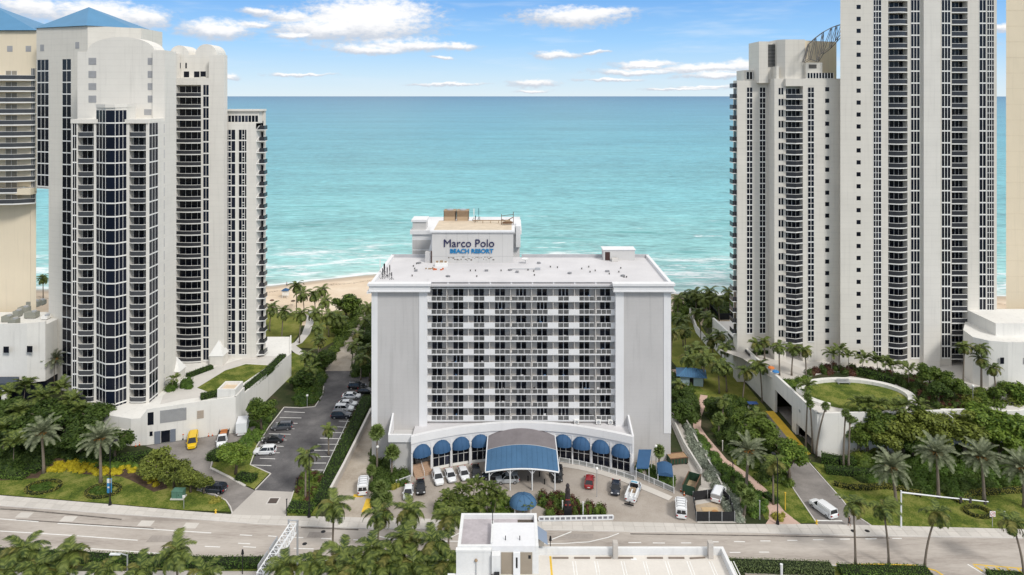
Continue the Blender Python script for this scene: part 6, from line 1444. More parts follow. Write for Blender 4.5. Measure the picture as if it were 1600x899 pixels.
for a in [(1347,658,3.6,7.0,'leafy tree right of the two slim fan palms at the garage wall',1),(1374,660,4.0,7.0,'bushy tree covering the middle of the garage front wall',1),(1404,656,4.2,7.2,'bushy tree below the right end of the oval lawn',2),(1436,650,4.2,7.4,'upper tree at the right rim of the oval lawn',1),(1354,676,4.2,5.6,'dark spreading tree before the garage front wall',1),(1384,682,4.2,5.4,'tree right of the dark spreading one, below the oval lawn',2),(1412,672,4.8,6.2,'olive tree below the right rim of the oval lawn',2),(1446,660,5.2,6.8,'tall olive tree behind the second date palm',2),(1478,672,4.8,6.0,'olive tree between the second and largest date palms',2),(1508,668,5.4,6.6,'broad olive tree left of the largest date palm crown',2),(1545,655,5.6,7.2,'broad yellow-green tree right of centre in the right grove',3),(1582,668,5.4,6.8,'yellow-green tree at the right edge of the right grove',3),(1562,690,4.6,5.0,'low yellow-green tree behind the largest date palm',3),(1600,640,5.0,7.0,'olive tree cut by the right edge',2),(1522,640,4.2,6.6,'grey-green tree at the back of the right grove',2),(1490,640,3.8,6.4,'tree below the terrace planter at the back of the grove',2),(1506,622,3.8,8.2,'feathery olive tree before the annex end wall',2),(1545,625,4.4,8.4,'wide grey-green tree in front of the annex glazing',1),(1590,618,4.4,8.6,'tall green tree before the right annex canopy',3),(1425,690,3.6,4.2,'low dark tree behind the first two date palms',0)]:
    tree(*a, group='trees of the right grove')
for a in [(1452,583,3.4,5.2,'loose leafy tree against the right tower base',1),(1490,600,3.4,4.2,'spreading tree beside the annex end wall',1),(1466,610,2.8,3.6,'small tree at the foot of the right tower',0)]: tree(*a, zb=8, group='trees on the right terrace')
# hedges
hedge('hedge','long clipped hedge along the right side of the parking lot',[(499,792),(515,752),(540,700),(560,660),(573,628)],2.6,1.5,HEDGEB if False else HEDGE)
hedge('hedge','low clipped hedge block beside the parking lot exit by the street lamp',[(452,796),(490,798)],3.2,1.0,HEDGEB)
hedge('hedge','clipped dark hedge behind the yellow shrubs of the left lawn',[(150,722),(190,723),(236,716)],2.2,1.6,HEDGE)
hedge('hedge','tall hedge at the right corner of the service yard',[(332,722),(345,712)],3.4,1.6,HEDGE)
hedge('hedge','clipped hedge on the tree island beside the stalls',[(372,748),(398,752)],2.2,1.2,HEDGE)
hedge('hedge','light green hedge strip at the left end of the left lawn',[(-30,748),(0,745),(40,748)],2.2,.9,HEDGEB)
hedge('hedge','dark hedge behind the light strip at far left',[(-30,732),(20,733),(62,737)],2.6,1.1,HEDGE)
for k,(cx_,cy_,lab) in enumerate(((68,763,'ring of low hedge around the leftmost date palm'),(161,769,'ring of low hedge around the lamp-side date palm'))):
    c = G(cx_,cy_); ring = [(c.x+3.1*math.cos(a),c.y+2.3*math.sin(a)) for a in [2*math.pi*i/20 for i in range(20)]]
    hedge('ring_hedge',lab,ring,.75,.42,LIME,True,.13,40,.08,group='ring hedges on the left lawn',closed=True)
    shrub_mass('ground_cover','dark ground cover inside the '+('leftmost' if k == 0 else 'lamp-side')+' hedge ring',[(cx_-19,cy_),(cx_-10,cy_-7),(cx_+10,cy_-7),(cx_+19,cy_),(cx_+10,cy_+6),(cx_-10,cy_+6)],.4,HEDGE,.13,26,.12,lumps=.8,cat='ground cover')
shrub_mass('yellow_shrubs','bright yellow ground cover band curving across the left lawn bed',[(74,735),(90,724),(125,722),(150,729),(192,732),(192,741),(160,742),(130,738),(100,738)],.7,YELLOWL,.14,14,.11,lumps=.8)
shrub_mass('yellow_shrubs','small yellow shrub patch at the right end of the left lawn bed',[(224,740),(232,737),(250,755),(246,760),(232,756)],.6,YELLOWL,.14,14,.11,lumps=.7)
shrub_mass('yellow_shrubs','small yellow patch beside the yellow band near the yard',[(196,730),(212,730),(210,738),(198,738)],.6,YELLOWL,.14,14,.11,lumps=.6)
shrub_mass('shrub_bed','green shrubs between the yellow band and the yard hedge',[(128,722),(212,722),(214,733),(160,731),(130,727)],.9,HEDGEB,.14,10,.13,lumps=.9)
shrub_mass('shrub_bed','dark shrubs under the left grove palms',[(-60,740),(-60,640),(120,640),(180,700),(175,716),(70,726),(20,742)],2.2,LEAF[0],0,6,.22,lumps=2.0)
shrub_mass('bush','round yellow-green bush at the lawn tip by the entrance road',[(325,781),(342,780),(342,787),(326,788)],1.0,LIME,.1,16,.12,kind=None,lumps=.7,cat='bush')
shrub_mass('shrub_bed','mixed shrubs beside the parking lot lamp and palm',[(458,772),(478,735),(505,748),(500,775),(484,790)],1.5,LEAF[1],.1,9,.16,lumps=1.0,mat2=REDL)
shrub_mass('shrub_bed','bright hedge bank along the podium side of the parking lot',[(374,690),(400,655),(414,640),(420,655),(404,690),(388,700)],1.1,HEDGEB,0,9,.16,lumps=1.0)
shrub_mass('shrub_bed','dense shrubs in the bed behind the parking lot kerb',[(452,632),(462,600),(480,572),(505,570),(506,598),(500,620),(488,634)],1.4,HEDGE,0,8,.18,lumps=1.3,mat2=LEAF[1])
shrub_mass('shrub_bed','thicket along the left side of the beach walkway',[(512,568),(520,540),(545,505),(556,485),(572,478),(560,500),(545,522),(525,552)],2.2,LEAF[1],0,6,.22,lumps=1.8)
shrub_mass('shrub_bed','shrubs between the beach walkway and the hotel flank',[(552,588),(560,556),(566,520),(578,488),(583,490),(582,590)],2.4,LEAF[0],0,6,.22,lumps=1.6)
shrub_mass('shrub_bed','planting below the fan palms at the hotel left corner',[(582,760),(582,700),(612,720),(640,742),(630,756),(606,770),(600,800),(588,800)],1.7,LEAF[0],0,8,.18,lumps=1.2)
shrub_mass('bush','bright yellow-green bush at the forecourt left handrail',[(608,757),(622,757),(622,764),(609,765)],1.1,LIME,0,16,.13,kind=None,lumps=.7,cat='bush')
shrub_mass('shrub_bed','leafy planting bed in front of the hotel canopy palms',[(678,812),(684,790),(700,778),(786,778),(800,790),(795,812)],1.6,LEAF[3],0,9,.18,lumps=1.1)
shrub_mass('shrub_bed','green and dark red shrubs of the forecourt island behind the low white wall',[(842,805),(845,780),(870,776),(915,786),(950,800),(955,807)],1.9,LEAF[1],0,11,.16,lumps=1.0,mat2=REDL)
shrub_mass('shrub_bed','low shrubs between the right handrail and the blue awnings',[(990,740),(1000,725),(1052,745),(1052,764)],1.1,HEDGE,0,9,.16,lumps=.9)
shrub_mass('silver_shrubs','silver-grey shrubs along the side ramp down to the avenue',[(1066,665),(1078,668),(1110,725),(1140,772),(1168,805),(1166,818),(1148,815),(1120,778),(1092,730)],1.3,SILVER,0,11,.14,lumps=1.0)
shrub_mass('shrub_bed','dark planting between the hotel flank and the upper pink path',[(1048,590),(1075,600),(1092,640),(1086,662),(1066,660),(1048,640)],2.2,LEAF[0],0,7,.2,lumps=1.5)
shrub_mass('shrub_bed','green shrub bank between the silver shrubs and the pink path',[(1086,672),(1096,684),(1126,722),(1160,750),(1190,775),(1198,790),(1190,806),(1172,808),(1150,775),(1115,730),(1088,690)],1.2,HEDGE,0,9,.16,lumps=1.0,mat2=HEDGEB)
shrub_mass('shrub_bed','dense planting between the pink path and the driveway',[(1106,640),(1150,620),(1195,655),(1222,700),(1238,760),(1215,765),(1190,758),(1160,730),(1120,690)],1.6,LEAF[0],0,7,.2,lumps=1.4,mat2=LEAF[1])
hedge('hedge','low hedge lining the right edge of the pink path near the avenue',[(1196,775),(1214,788)],1.6,.9,HEDGE)
shrub_mass('bush','round lime bush around the foot of the right street lamp',[(1207,814),(1224,814),(1228,808),(1218,804),(1207,806)],1.0,LIME,.05,16,.12,kind=None,lumps=.7,cat='bush')
shrub_mass('shrub_bed','planting on the terrace slope left of the oval lawn',[(1224,599),(1264,592),(1264,600),(1264,628),(1254,622),(1238,608)],1.3,LEAF[3],8,9,.17,lumps=1.1,mat2=HEDGE)
shrub_mass('shrub_bed','shrubs at the foot of the right tower',[(1258,585),(1300,572),(1440,592),(1500,612),(1510,640),(1470,640),(1440,620),(1390,596),(1320,585)],1.5,LEAF[0],8,7,.18,lumps=1.2,mat2=REDL)
hedge('hedge','clipped dark hedge behind the white rim of the oval lawn',[(1342,584),(1398,601)],2.2,1.8,HEDGE,z=8)
hedge('hedge','clipped hedge on the terrace strip left of the pool',[(1172,556),(1204,550)],1.8,.8,HEDGE,z=8)
hedge('hedge','clipped hedge in front of the garage front wall',[(1284,722),(1310,727),(1336,728)],2.4,1.8,HEDGE)
hedge('hedge','lower clipped hedge stepping down from the garage wall hedge',[(1290,738),(1330,742),(1372,744)],2.2,1.3,HEDGE)
hedge('hedge','lime hedge ribbon curving across the right lawn',[(1303,758),(1325,764),(1352,765),(1385,762),(1412,768),(1440,776)],1.3,.8,LIME,dens=30,size=.1)
hedge('hedge','lime hedge ribbon at the right end of the right lawn',[(1496,786),(1520,774),(1556,771),(1600,768),(1700,766)],1.3,.8,LIME,dens=30,size=.1)
shrub_mass('shrub_bed','dark planting under the right lawn date palms',[(1330,748),(1360,720),(1440,712),(1620,715),(1700,720),(1700,766),(1560,766),(1500,782),(1450,774),(1400,758)],1.6,HEDGE,0,8,.19,lumps=1.5,mat2=LEAF[0])
shrub_mass('shrub_bed','understory below the right grove trees',[(1335,735),(1345,705),(1420,690),(1620,680),(1700,690),(1700,720),(1440,714),(1370,728)],2.4,LEAF[1],0,5,.22,lumps=2.0,mat2=LEAF[2])
c = G(1528,802); hedge('ring_hedge','ring of lime hedge around the base below the largest date palm',[(c.x+2.2*math.cos(a),c.y+1.6*math.sin(a)) for a in [2*math.pi*i/18 for i in range(18)]],.7,.6,LIME,True,.05,40,.09,closed=True)
shrub_mass('shrub_bed','bank of shrubs behind the beach grove wall on the right',[(1062,488),(1075,470),(1140,468),(1150,490),(1120,500),(1095,490)],2.4,LEAF[0],0,4,.26,lumps=2.2,mat2=LEAF[1])
hedge('hedge','clipped hedge along the terrace lawn right side above the podium wall',[(384,612),(420,582),(442,560)],2.0,1.3,HEDGE,z=6)
hedge('hedge','clipped hedge at the near edge of the terrace lawn',[(314,624),(370,612)],1.8,1.3,HEDGE,z=6)
hedge('hedge','clipped hedge strip by the balconies of the left tower terrace',[(293,590),(331,576)],1.8,1.0,HEDGE,z=6)
hedge('hedge','small clipped hedge under the right balconies of the left tower',[(395,556),(414,550)],2.4,1.3,HEDGE,z=6)
shrub_mass('bush','round dark bush on the left terrace beside the pointed pavilion',[(262,606),(298,598),(300,606),(270,613)],2.0,HEDGE,6,9,.17,kind=None,lumps=1.4,cat='bush')
palm('areca',272,590,3.2,'small palm on the left terrace beside the round bush',zb=6,r=1.7,nf=12)
# near-side hedges along the bottom of the frame
hedge('hedge','dark hedge along the near kerb behind the bottom palms',[(-20,870),(150,878),(330,885),(420,884)],2.0,1.2,HEDGE)
hedge('hedge','olive clipped hedge right of the parking deck',[(1132,888),(1300,894)],2.4,1.2,HEDGEO,dens=40,size=.1)
hedge('hedge','bright clipped hedge at the base of the right median palms',[(1313,898),(1452,901)],2.6,1.2,HEDGEB,dens=34,size=.11)
hedge('hedge','short hedge on the median nose at the bottom right',[(1545,902),(1600,906)],2.2,.8,HEDGEB,dens=34,size=.11)
# ------------------------------------------------------------------ vehicles
CG = M('car_glass',(.012,.014,.017),.08,.0,1,0,1,spec=.6); TAIL = M('tail_lamp',(.35,.012,.012),.3); HEADL = M('head_lamp',(.62,.63,.64),.15,spec=.6); RIM = M('wheel_rim',(.42,.42,.43),.35,metal=.6)
PAINT = {'white':M('car_paint_white',(.76,.77,.78),.3,.01,1,0,1,coat=.5),'black':M('car_paint_black',(.013,.014,.016),.25,.0,1,0,1,coat=.6),'navy':M('car_paint_dark_blue',(.022,.028,.042),.25,.0,1,0,1,coat=.6),'gray':M('car_paint_gray',(.075,.08,.09),.3,.0,1,0,1,coat=.5),'red':M('car_paint_red',(.28,.018,.02),.28,.0,1,0,1,coat=.6),'yellow':M('van_paint_yellow',(.72,.47,.01),.35,.02,1,0,1,coat=.4),'silver':M('car_paint_silver',(.42,.44,.46),.3,.0,1,0,1,coat=.5)}
tyre = MB(); tyre.tube([(0,-.11,0),(0,.11,0)],.33,16); TYRE = tyre.mesh('wheel', RUBBER)
rim = MB(); rim.tube([(0,-.118,0),(0,.118,0)],.21,10)
RIMM = rim.mesh('rim', RIM)
def loft(mb, rings, m=0, closed=True, caps=True):
    b = len(mb.v); n = len(rings[0])
    for r in rings: mb.v += [tuple(p) for p in r]
    for i in range(len(rings)-1):
        for k in range(n if closed else n-1):
            k2 = (k+1)%n; mb.f.append((b+i*n+k,b+(i+1)*n+k,b+(i+1)*n+k2,b+i*n+k2)); mb.m.append(m)
    if caps:
        mb.f.append(tuple(b+k for k in range(n))); mb.m.append(m); mb.f.append(tuple(b+(len(rings)-1)*n+k for k in range(n-1,-1,-1))); mb.m.append(m)
def car_meshes(L, W, Ht, hood, deck, roof, kind):
    # hood/deck: shoulder heights front/rear; roof: (base rear, roof rear, roof front, base front) x positions
    w = W/2; sh = max(hood,deck); body = MB()
    st = [(-L/2,.72,.40,deck-.16),(-L/2+.12,.90,.30,deck-.03),(-L/2+.7,1.,.24,deck),(roof[0]+.3,1.,.22,sh),(0,1.,.22,sh),(roof[3]-.3,1.,.22,sh-.02),(L/2-.9,.98,.24,hood),(L/2-.28,.90,.28,hood-.09),(L/2,.70,.40,hood-.24)]
    rings = []
    for x, k, zb, zt in st:
        ww = w*k; rings.append([(x,-ww*.9,zb),(x,-ww,zb+.16),(x,-ww,zt-.16),(x,-ww*.9,zt),(x,0,zt+.03),(x,ww*.9,zt),(x,ww,zt-.16),(x,ww,zb+.16),(x,ww*.9,zb)])
    loft(body, rings)
    b0, r0, r1, b1 = roof; zs = sh-.02; wr = w*.76; wb = w*.93
    B = [(b0,-wb,zs),(b1,-wb,zs),(b1,wb,zs),(b0,wb,zs)]; T_ = [(r0,-wr,Ht-.05),(r1,-wr,Ht-.06),(r1,wr,Ht-.06),(r0,wr,Ht-.05)]
    glass = MB().add(B+T_, [(0,1,5,4),(1,2,6,5),(2,3,7,6),(3,0,4,7)])
    # roof shell, pillars
    rm = (r0+r1)/2
    rr = [[(x,-wr*1.02*k,Ht-.07),(x,-wr*.8*k,Ht-.005+d),(x,0,Ht+.03+d),(x,wr*.8*k,Ht-.005+d),(x,wr*1.02*k,Ht-.07)] for x, k, d in ((r0-.05,.96,-.03),(r0+.3,1,0),(rm,1,.01),(r1-.3,1,0),(r1+.06,.96,-.03))]
    loft(body, rr, 0, True, True)
    for i in range(4): body.tube([B[i],T_[i]],.055,4)
    for s in (-1,1):
        xm = (b0+b1)/2-.05; body.tube([(xm,s*wb*1.0,zs),((r0+r1)/2-.05,s*wr*1.0,Ht-.06)],.05,4)
        if kind in ('suv','van'): body.tube([(b0*.62+b1*.05,s*wb,zs),(r0*.62+r1*.05,s*wr,Ht-.06)],.06,4)
        body.box(b1-.45,b1-.25,s*(w+.02),s*(w+.19),zs-.02,zs+.12)      # mirrors
    if kind == 'suv':
        for s in (-1,1): body.tube([(r0+.2,s*wr*.86,Ht+.06),(r1-.2,s*wr*.86,Ht+.06)],.03,4)
    return body, glass
def car(kind, color, px, py, heading, label, group='parked cars', z=0.03, zoff=.7):
    p = at(px, py, zoff, z); t = thing({'sedan':'parked_car','suv':'parked_suv','van':'parked_van','pickup':'pickup_truck','truck':'box_truck','tow':'tow_truck'}[kind], label, {'sedan':'car','suv':'car','van':'van','pickup':'pickup truck','truck':'truck','tow':'tow truck'}[kind], (p.x,p.y,z), R(heading), group)
    pm = PAINT[color]
    key = kind
    if kind not in CARS:
        if kind == 'sedan': q = car_meshes(4.75,1.84,1.45,.86,.94,(-2.0,-1.15,.35,1.25),kind)
        elif kind == 'suv': q = car_meshes(4.75,1.92,1.72,1.0,1.06,(-2.25,-1.95,.35,1.15),kind)
        elif kind == 'van': q = car_meshes(5.5,2.0,2.15,1.15,1.2,(-2.68,-2.6,1.1,1.85),kind)
        elif kind == 'pickup': q = car_meshes(5.6,1.98,1.85,1.08,1.1,(-2.6,-2.5,.75,1.5),kind)
        else: q = car_meshes(6.4,2.1,2.1,1.15,1.0,(.4,.55,1.35,2.1),kind)
        CARS[kind] = (q[0], q[1].mesh('windows', CG), {})
    body, gm, pc = CARS[kind]
    if color not in pc: pc[color] = body.mesh('body', pm, False)
    L = {'sedan':4.75,'suv':4.75,'van':5.5,'pickup':5.6}.get(kind,6.4); W = {'sedan':1.84,'suv':1.92,'van':2.0,'pickup':1.98}.get(kind,2.1)
    link('body', pc[color], t); link('windows', gm, t)
    for sx in (-.30,.30):
        for sy in (-1,1): w_ = link('wheel', TYRE, t, (sx*L,sy*(W/2-.10),.33)); link('rim', RIMM, w_)
    if kind in ('sedan','suv','van','pickup','tow','truck'):
        for s in (-1,1): link('headlight', LAMP, t, (L/2-.16,s*W*.34,.70)); link('taillight', TLAMP, t, (-L/2+.09,s*W*.38,.82))
    link('licence_plate', PLATE, t, (-L/2-.0,0,.62))
    return t
CARS = {}
LAMP = MB().box(-.12,.10,-.18,.18,-.06,.08).mesh('headlight', HEADL); TLAMP = MB().box(-.10,.08,-.14,.14,-.10,.14).mesh('taillight', TAIL); PLATE = MB().box(-.02,.04,-.25,.25,-.07,.07).mesh('licence_plate', TRIM)
FC = 'cars parked on the hotel forecourt'
car('sedan','white',638,768,-86,'white sedan parked nearest the avenue on the left of the forecourt',FC); car('sedan','black',657,760,-80,'black sedan between the white ones at the forecourt steps',FC); car('suv','white',684,746,-73,'white crossover with grey roof glass right of the steps',FC); car('sedan','white',703.5,742,-72,'white sedan in the middle of the forecourt row',FC); car('sedan','white',724.5,739,-74,'white sedan next to the black car near the canopy',FC); car('sedan','black',743.5,736,-82,'black car at the right end of the left row by the canopy',FC)
car('suv','silver',793,748,184,'silver crossover seen from the side under the canopy',FC); car('sedan','black',771,742,180,'dark car behind the first canopy post',FC); car('suv','black',872,741,-95,'black crossover at the right edge of the canopy',FC)
car('sedan','red',921,751,80,'dark red car near the white ramp railing',FC); car('sedan','navy',962,761,-102,'dark blue-grey car left of the tow truck',FC)
v = car('van','white',1064,794,78,'white panel van with two rear windows by the black fence','vans'); 
v2 = car('van','white',568,759,98,'dusty white van on the service driveway left of the hotel','vans')
for vv in (v, v2):
    MB().box(-2.76,-2.70,-.72,-.08,1.2,1.85).box(-2.76,-2.70,.08,.72,1.2,1.85).build('rear_window', CG, vv, local=True); MB().box(-2.3,1.0,-1.0,-.86,1.12,2.02).box(-2.3,1.0,.86,1.0,1.12,2.02).box(-2.66,-2.3,-1,1,1.1,2.1).build('panel_side', PAINT['white'], vv, local=True)
    q = MB()
    for k in range(4): q.box(-1.9+k*.8,-1.75+k*.8,-.7,.7,2.18,2.24)
    q.build('roof_rack', METAL, vv, local=True)
PK = 'cars in the parking lot'
car('suv','gray',441,666,186,'dark grey hatchback in the left stalls, farthest of three',PK); car('sedan','black',427,686,184,'black sedan in the left stalls between grey and white cars',PK); car('suv','white',414,704,184,'white crossover in the left stalls nearest the avenue',PK)
car('suv','navy',533,648,2,'dark crossover in the right stalls nearest the avenue',PK); car('suv','white',537.5,638,2,'white crossover in the right stalls directly behind the dark one',PK); car('sedan','white',543,630,2,'white car third from the near end of the right stalls',PK); car('sedan','white',549,618,2,'white car half hidden by a small palm in the right stalls',PK); car('suv','black',558,603,2,'large black crossover at the far end of the parking lot',PK); car('sedan','black',572,610,0,'dark car beside the hotel flank at the end of the lot',PK)
car('suv','navy',335,763,172,'dark blue hatchback leaving on the left entrance road','cars on the entrance road')
v = car('van','yellow',301,690,-70,'bright yellow van parked by the podium service door','vans'); MB().box(-2.3,1.0,-1.0,-.86,1.12,2.02).box(-2.3,1.0,.86,1.0,1.12,2.02).build('panel_side', PAINT['yellow'], v, local=True); MB().box(2.6,2.72,-.5,.5,.62,.78).build('front_plate', BLACK, v, local=True)
def boxtruck(px, py, hd, lab, col, full):
    t = car('truck','white',px,py,hd,lab,'trucks in the service yard',.03)
    if full: MB().box(-3.4,.45,-1.15,1.15,.95,3.2).build('cargo_box', M('truck_box_white',(.74,.75,.77),.5,.04), t, local=True)
    else:
        MB().box(-3.3,.3,-1.08,1.08,1.0,1.14).build('flat_bed', M('bed_brown',(.10,.07,.05)), t, local=True)
        q = MB()
        for k in range(5): q.box(-3.0+k*.65,-2.6+k*.65,-.7,.7,1.14,1.5+.15*(k%2))
        q.build('cargo', M('cargo_orange',(.45,.17,.06),.8,.3,2), t, local=True)
        for s in (-1,1): MB().box(-3.3,.3,s*1.0-.05,s*1.0+.05,1.14,1.5).build('side_rail', BLACK, t, local=True)
    return t
boxtruck(348,686,-74,'small white flatbed truck with orange load in the service yard','white',False); boxtruck(380,668,104,'white box truck parked against the podium wall','white',True)
# tow truck on the forecourt
t = car('tow','white',990,768,68,'white tow truck with blue stripes and rear boom on the forecourt','trucks on the forecourt')
MB().box(-3.2,.2,-1.06,1.06,.9,1.08).build('deck', PAINT['white'], t, local=True); MB().box(-3.15,.2,-1.06,-.75,1.08,1.5).box(-3.15,.2,.75,1.06,1.08,1.5).build('tool_box', PAINT['white'], t, local=True); MB().tube([(-.2,0,1.2),(-1.4,0,1.75),(-3.4,0,1.5)],.14,6).build('boom', WMETAL, t, local=True); MB().box(-1.2,-.2,-.5,.5,1.08,1.6).build('winch', RUST, t, local=True); MB().box(-4.3,-3.2,-.1,.1,.4,.6).box(-4.3,-4.1,-.9,.9,.35,.6).build('wheel_lift', BLACK, t, local=True); MB().box(-.2,2.0,-1.06,-1.055,.95,1.1).box(-.2,2.0,1.055,1.06,.95,1.1).build('stripe', M('stripe_blue',(.05,.22,.45)), t, local=True); MB().box(.6,.9,-.6,.6,2.1,2.25).build('light_bar', M('light_bar',(.2,.45,.6),.3), t, local=True)
# pickup with closed cap on the right driveway, white truck behind the fence
a, b = G(1302,806), G(1274,786); hd = math.degrees(math.atan2(b.y-a.y,b.x-a.x))
t = car('pickup','white',1286,794,hd,'white pickup with closed cap waiting on the right driveway','vehicles on the right driveway',.06); MB().box(-2.5,.5,-.92,-.80,1.1,1.74).box(-2.5,.5,.80,.92,1.1,1.74).build('cap_side', PAINT['white'], t, local=True)
t = car('pickup','white',1123,771,60,'white truck with dark windshield behind the black construction fence','trucks on the forecourt',.05); MB().box(-2.7,.5,-.9,.9,1.05,1.75).build('load', METAL, t, local=True)

# ------------------------------------------------------------------ skips, fence, works
def skip_bin(px, py, L, W, H, rz, lab, inner, dirt):
    p = G(px,py,.05); t = thing('dumpster',lab,'dumpster',p,R(rz),'dumpsters'); m = M('dumpster_green',(.025,.06,.035),.6,.15,1); th = .08
    for q in ((-L/2,L/2,-W/2,-W/2+th),(-L/2,L/2,W/2-th,W/2),(-L/2,-L/2+th,-W/2+th,W/2-th),(L/2-th,L/2,-W/2+th,W/2-th)): MB().box(*q,.15,H).build('side', m, t, local=True)
    MB().box(-L/2+th,L/2-th,-W/2+th,W/2-th,.15,.25+dirt).build('load' if dirt else 'floor', M(inner[0],inner[1],.9,.2,1.5,.2), t, local=True)
    q = MB()
    for k in range(6): x = -L/2+.2+k*(L-.5)/5; q.box(x,x+.1,-W/2-.07,-W/2,.2,H); q.box(x,x+.1,W/2,W/2+.07,.2,H)
    q.box(-L/2-.06,L/2+.06,-W/2-.08,-W/2+.1,H-.1,H+.04); q.box(-L/2-.06,L/2+.06,W/2-.1,W/2+.08,H-.1,H+.04); q.build('rib', M('dumpster_rust',(.14,.08,.05),.8,.2,2), t, local=True)
    for s in (-1,1): MB().box(-L/2+.3,-L/2+.6,s*W/2-.1,s*W/2+.1,0,.2).box(L/2-.6,L/2-.3,s*W/2-.1,s*W/2+.1,0,.2).build('wheel', BLACK, t, local=True)
skip_bin(1081,764,5.2,2.4,1.9,62,'green dumpster with brown-lined empty inside by the white van',('dumpster_tan',(.40,.30,.19)),.0); skip_bin(1058,722,4.0,2.2,1.4,10,'green dumpster piled with brown rubble behind the hotel right wing',('rubble',(.36,.23,.13)),1.1)
def fence_run(name, lab, pts, h, mat, post, step, cat='fence', panel='mesh_panel', z=.05, rails=False):
    P = [Vector(G(a,b,z)) for a, b in pts]; t = thing(name, lab, cat, P[0])
    for a, b in zip(P[:-1], P[1:]):
        n = max(1, round((b-a).length/step)); ang = math.atan2(b.y-a.y,b.x-a.x); w = (b-a).length/n
        pm = MB()
        if rails:
            pm.box(.06,w-.06,-.03,.03,h-.1,h); pm.box(.06,w-.06,-.03,.03,.15,.22); pm.box(.06,w-.06,-.012,.012,.22,h-.1,1)
        else: pm.box(.05,w-.05,-.02,.02,.05,h)
        me = pm.mesh(panel, [post,mat] if rails else mat); pp = MB().box(-.06,.06,-.06,.06,-.04,h+.06).mesh('post', post)
        for k in range(n): q = a.lerp(b,k/n); inst(panel, me, t, q, ang); inst('post', pp, t, q)
    inst('post', pp, t, P[-1])
fence_run('construction_fence','black mesh fence around a tan work pit by the side ramp',[(1088,815),(1148,815),(1140,790),(1128,777),(1083,783),(1088,815)],1.8,M('black_mesh',(.025,.025,.027),.9,.2,2),METAL,2.5)
sheet('work_pit',[(1090,806),(1084,790),(1126,783),(1140,804)],.3 if False else .07,M('pit_tan',(.45,.36,.26),.9,.2,.8,.1))
p = G(1110,797); t = thing('plywood_stack','tan plywood sheets and round lid lying inside the black fence','lumber',p); MB().box(-1.6,1.4,-.6,.6,.03,.14).build('sheet', M('plywood',(.52,.38,.22)), t, local=True); MB().cyl(.6,-1.0,.03,.3,.6,12).build('lid', M('lid_orange',(.42,.22,.09)), t, local=True)
PAL = M('rail_pane',(.30,.31,.30),.3,.1,1)
fence_run('ramp_railing','white railing beside the ramp at the hotel right corner',[(992,744),(1022,757),(1053,771)],1.15,PAL,WMETAL,1.9,'railing','railing_panel',rails=True)
fence_run('ramp_railing','white low railing below the right arched windows',[(874,722),(905,727),(940,735),(975,746),(992,752)],1.0,PAL,WMETAL,1.9,'railing','railing_panel',rails=True)
fence_run('ramp_railing','short white glazed railing at the left entrance steps',[(619,760),(641,752)],1.2,PAL,WMETAL,1.6,'railing','railing_panel',rails=True)
strip('ramp_walk',[(874,726),(905,731),(940,739),(975,750),(1010,764),(1048,780)],1.7,.10,SLAB)
def wall(name, lab, pts, h, w, mat, z0=0, cat='wall', hs=None):
    P = [Vector(G(a,b)) for a, b in pts]; t = thing(name, lab, cat, P[0]); mb = MB(); cp = MB()
    for i,(a,b) in enumerate(zip(P[:-1],P[1:])):
        d = (b-a).normalized(); n = Vector((-d.y,d.x,0))*w/2; mb.prism([(a+n)[:2],(a-n)[:2],(b-n)[:2],(b+n)[:2]],-.02,h); n2 = n*1.25; cp.prism([(a+n2)[:2],(a-n2)[:2],(b-n2)[:2],(b+n2)[:2]],h+.002,h+.08)
    mb.build('body', mat, t); cp.build('coping', CURB, t)
wall('driveway_wall','pale retaining wall between the parking hedge and the service driveway',[(517,775),(538,735),(560,690),(580,648)],1.6,.4,CONC)
wall('ramp_wall','pale low wall along the left side of the right side ramp',[(1049,655),(1070,700),(1096,742)],1.1,.3,PODW)
wall('ramp_wall','thin pale wall along the right side of the side ramp under the silver shrubs',[(1064,645),(1091,696),(1118,743),(1141,788)],.7,.25,CONC)
wall('beach_wall','white wall below the right beach grove',[(1078,492),(1088,520),(1108,545)],2.2,.4,PODW); wall('beach_wall','white wall running to the beach behind the right grove',[(1078,492),(1084,480),(1130,478)],2.0,.4,PODW)
# low balustrade of the forecourt island
a, b = G(842,815), G(958,812.5); t = thing('island_wall','low white balustrade wall of the forecourt island','wall',a); d = (b-a); L = d.length; ang = math.atan2(d.y,d.x); N = 14
cm = MB().box(0,L,-.12,.12,0,.25).box(0,L,-.14,.14,.75,.9).mesh('rail', WMETAL); inst('rail', cm, t, a, ang); bm_ = MB().box(-.14,.14,-.1,.1,.25,.75).mesh('baluster', WMETAL); inst('panel', MB().box(0,L,-.03,.03,.25,.75).mesh('panel', M('baluster_gap_shade',(.22,.22,.24),.8,.3,1.5,.2)), t, a, ang)  # dark sheet between the balusters stands in for shade in the open gaps
for k in range(N+1): inst('baluster', bm_, t, a+d*(k/N), ang)
for k,(px,py) in enumerate(((879,806),(911,808))):
    t = thing('marker_post',['left slim white post in the forecourt island','right slim white post in the forecourt island'][k],'post',G(px,py),group='posts in the forecourt island'); MB().cyl(0,0,0,2.7,.1,8).build('pole', WMETAL, t, local=True); MB().cyl(0,0,2.7,2.8,.14,8).build('cap', WMETAL, t, local=True)
t = thing('totem_sculpture','tall dark carved totem standing in the forecourt shrubs','sculpture',at(887,756,6.0)); dk = M('totem_dark',(.035,.028,.03),.5,.3,1.5,.1); MB().box(-.7,.7,-.5,.5,0,1.8).build('base', BLACK, t, local=True)
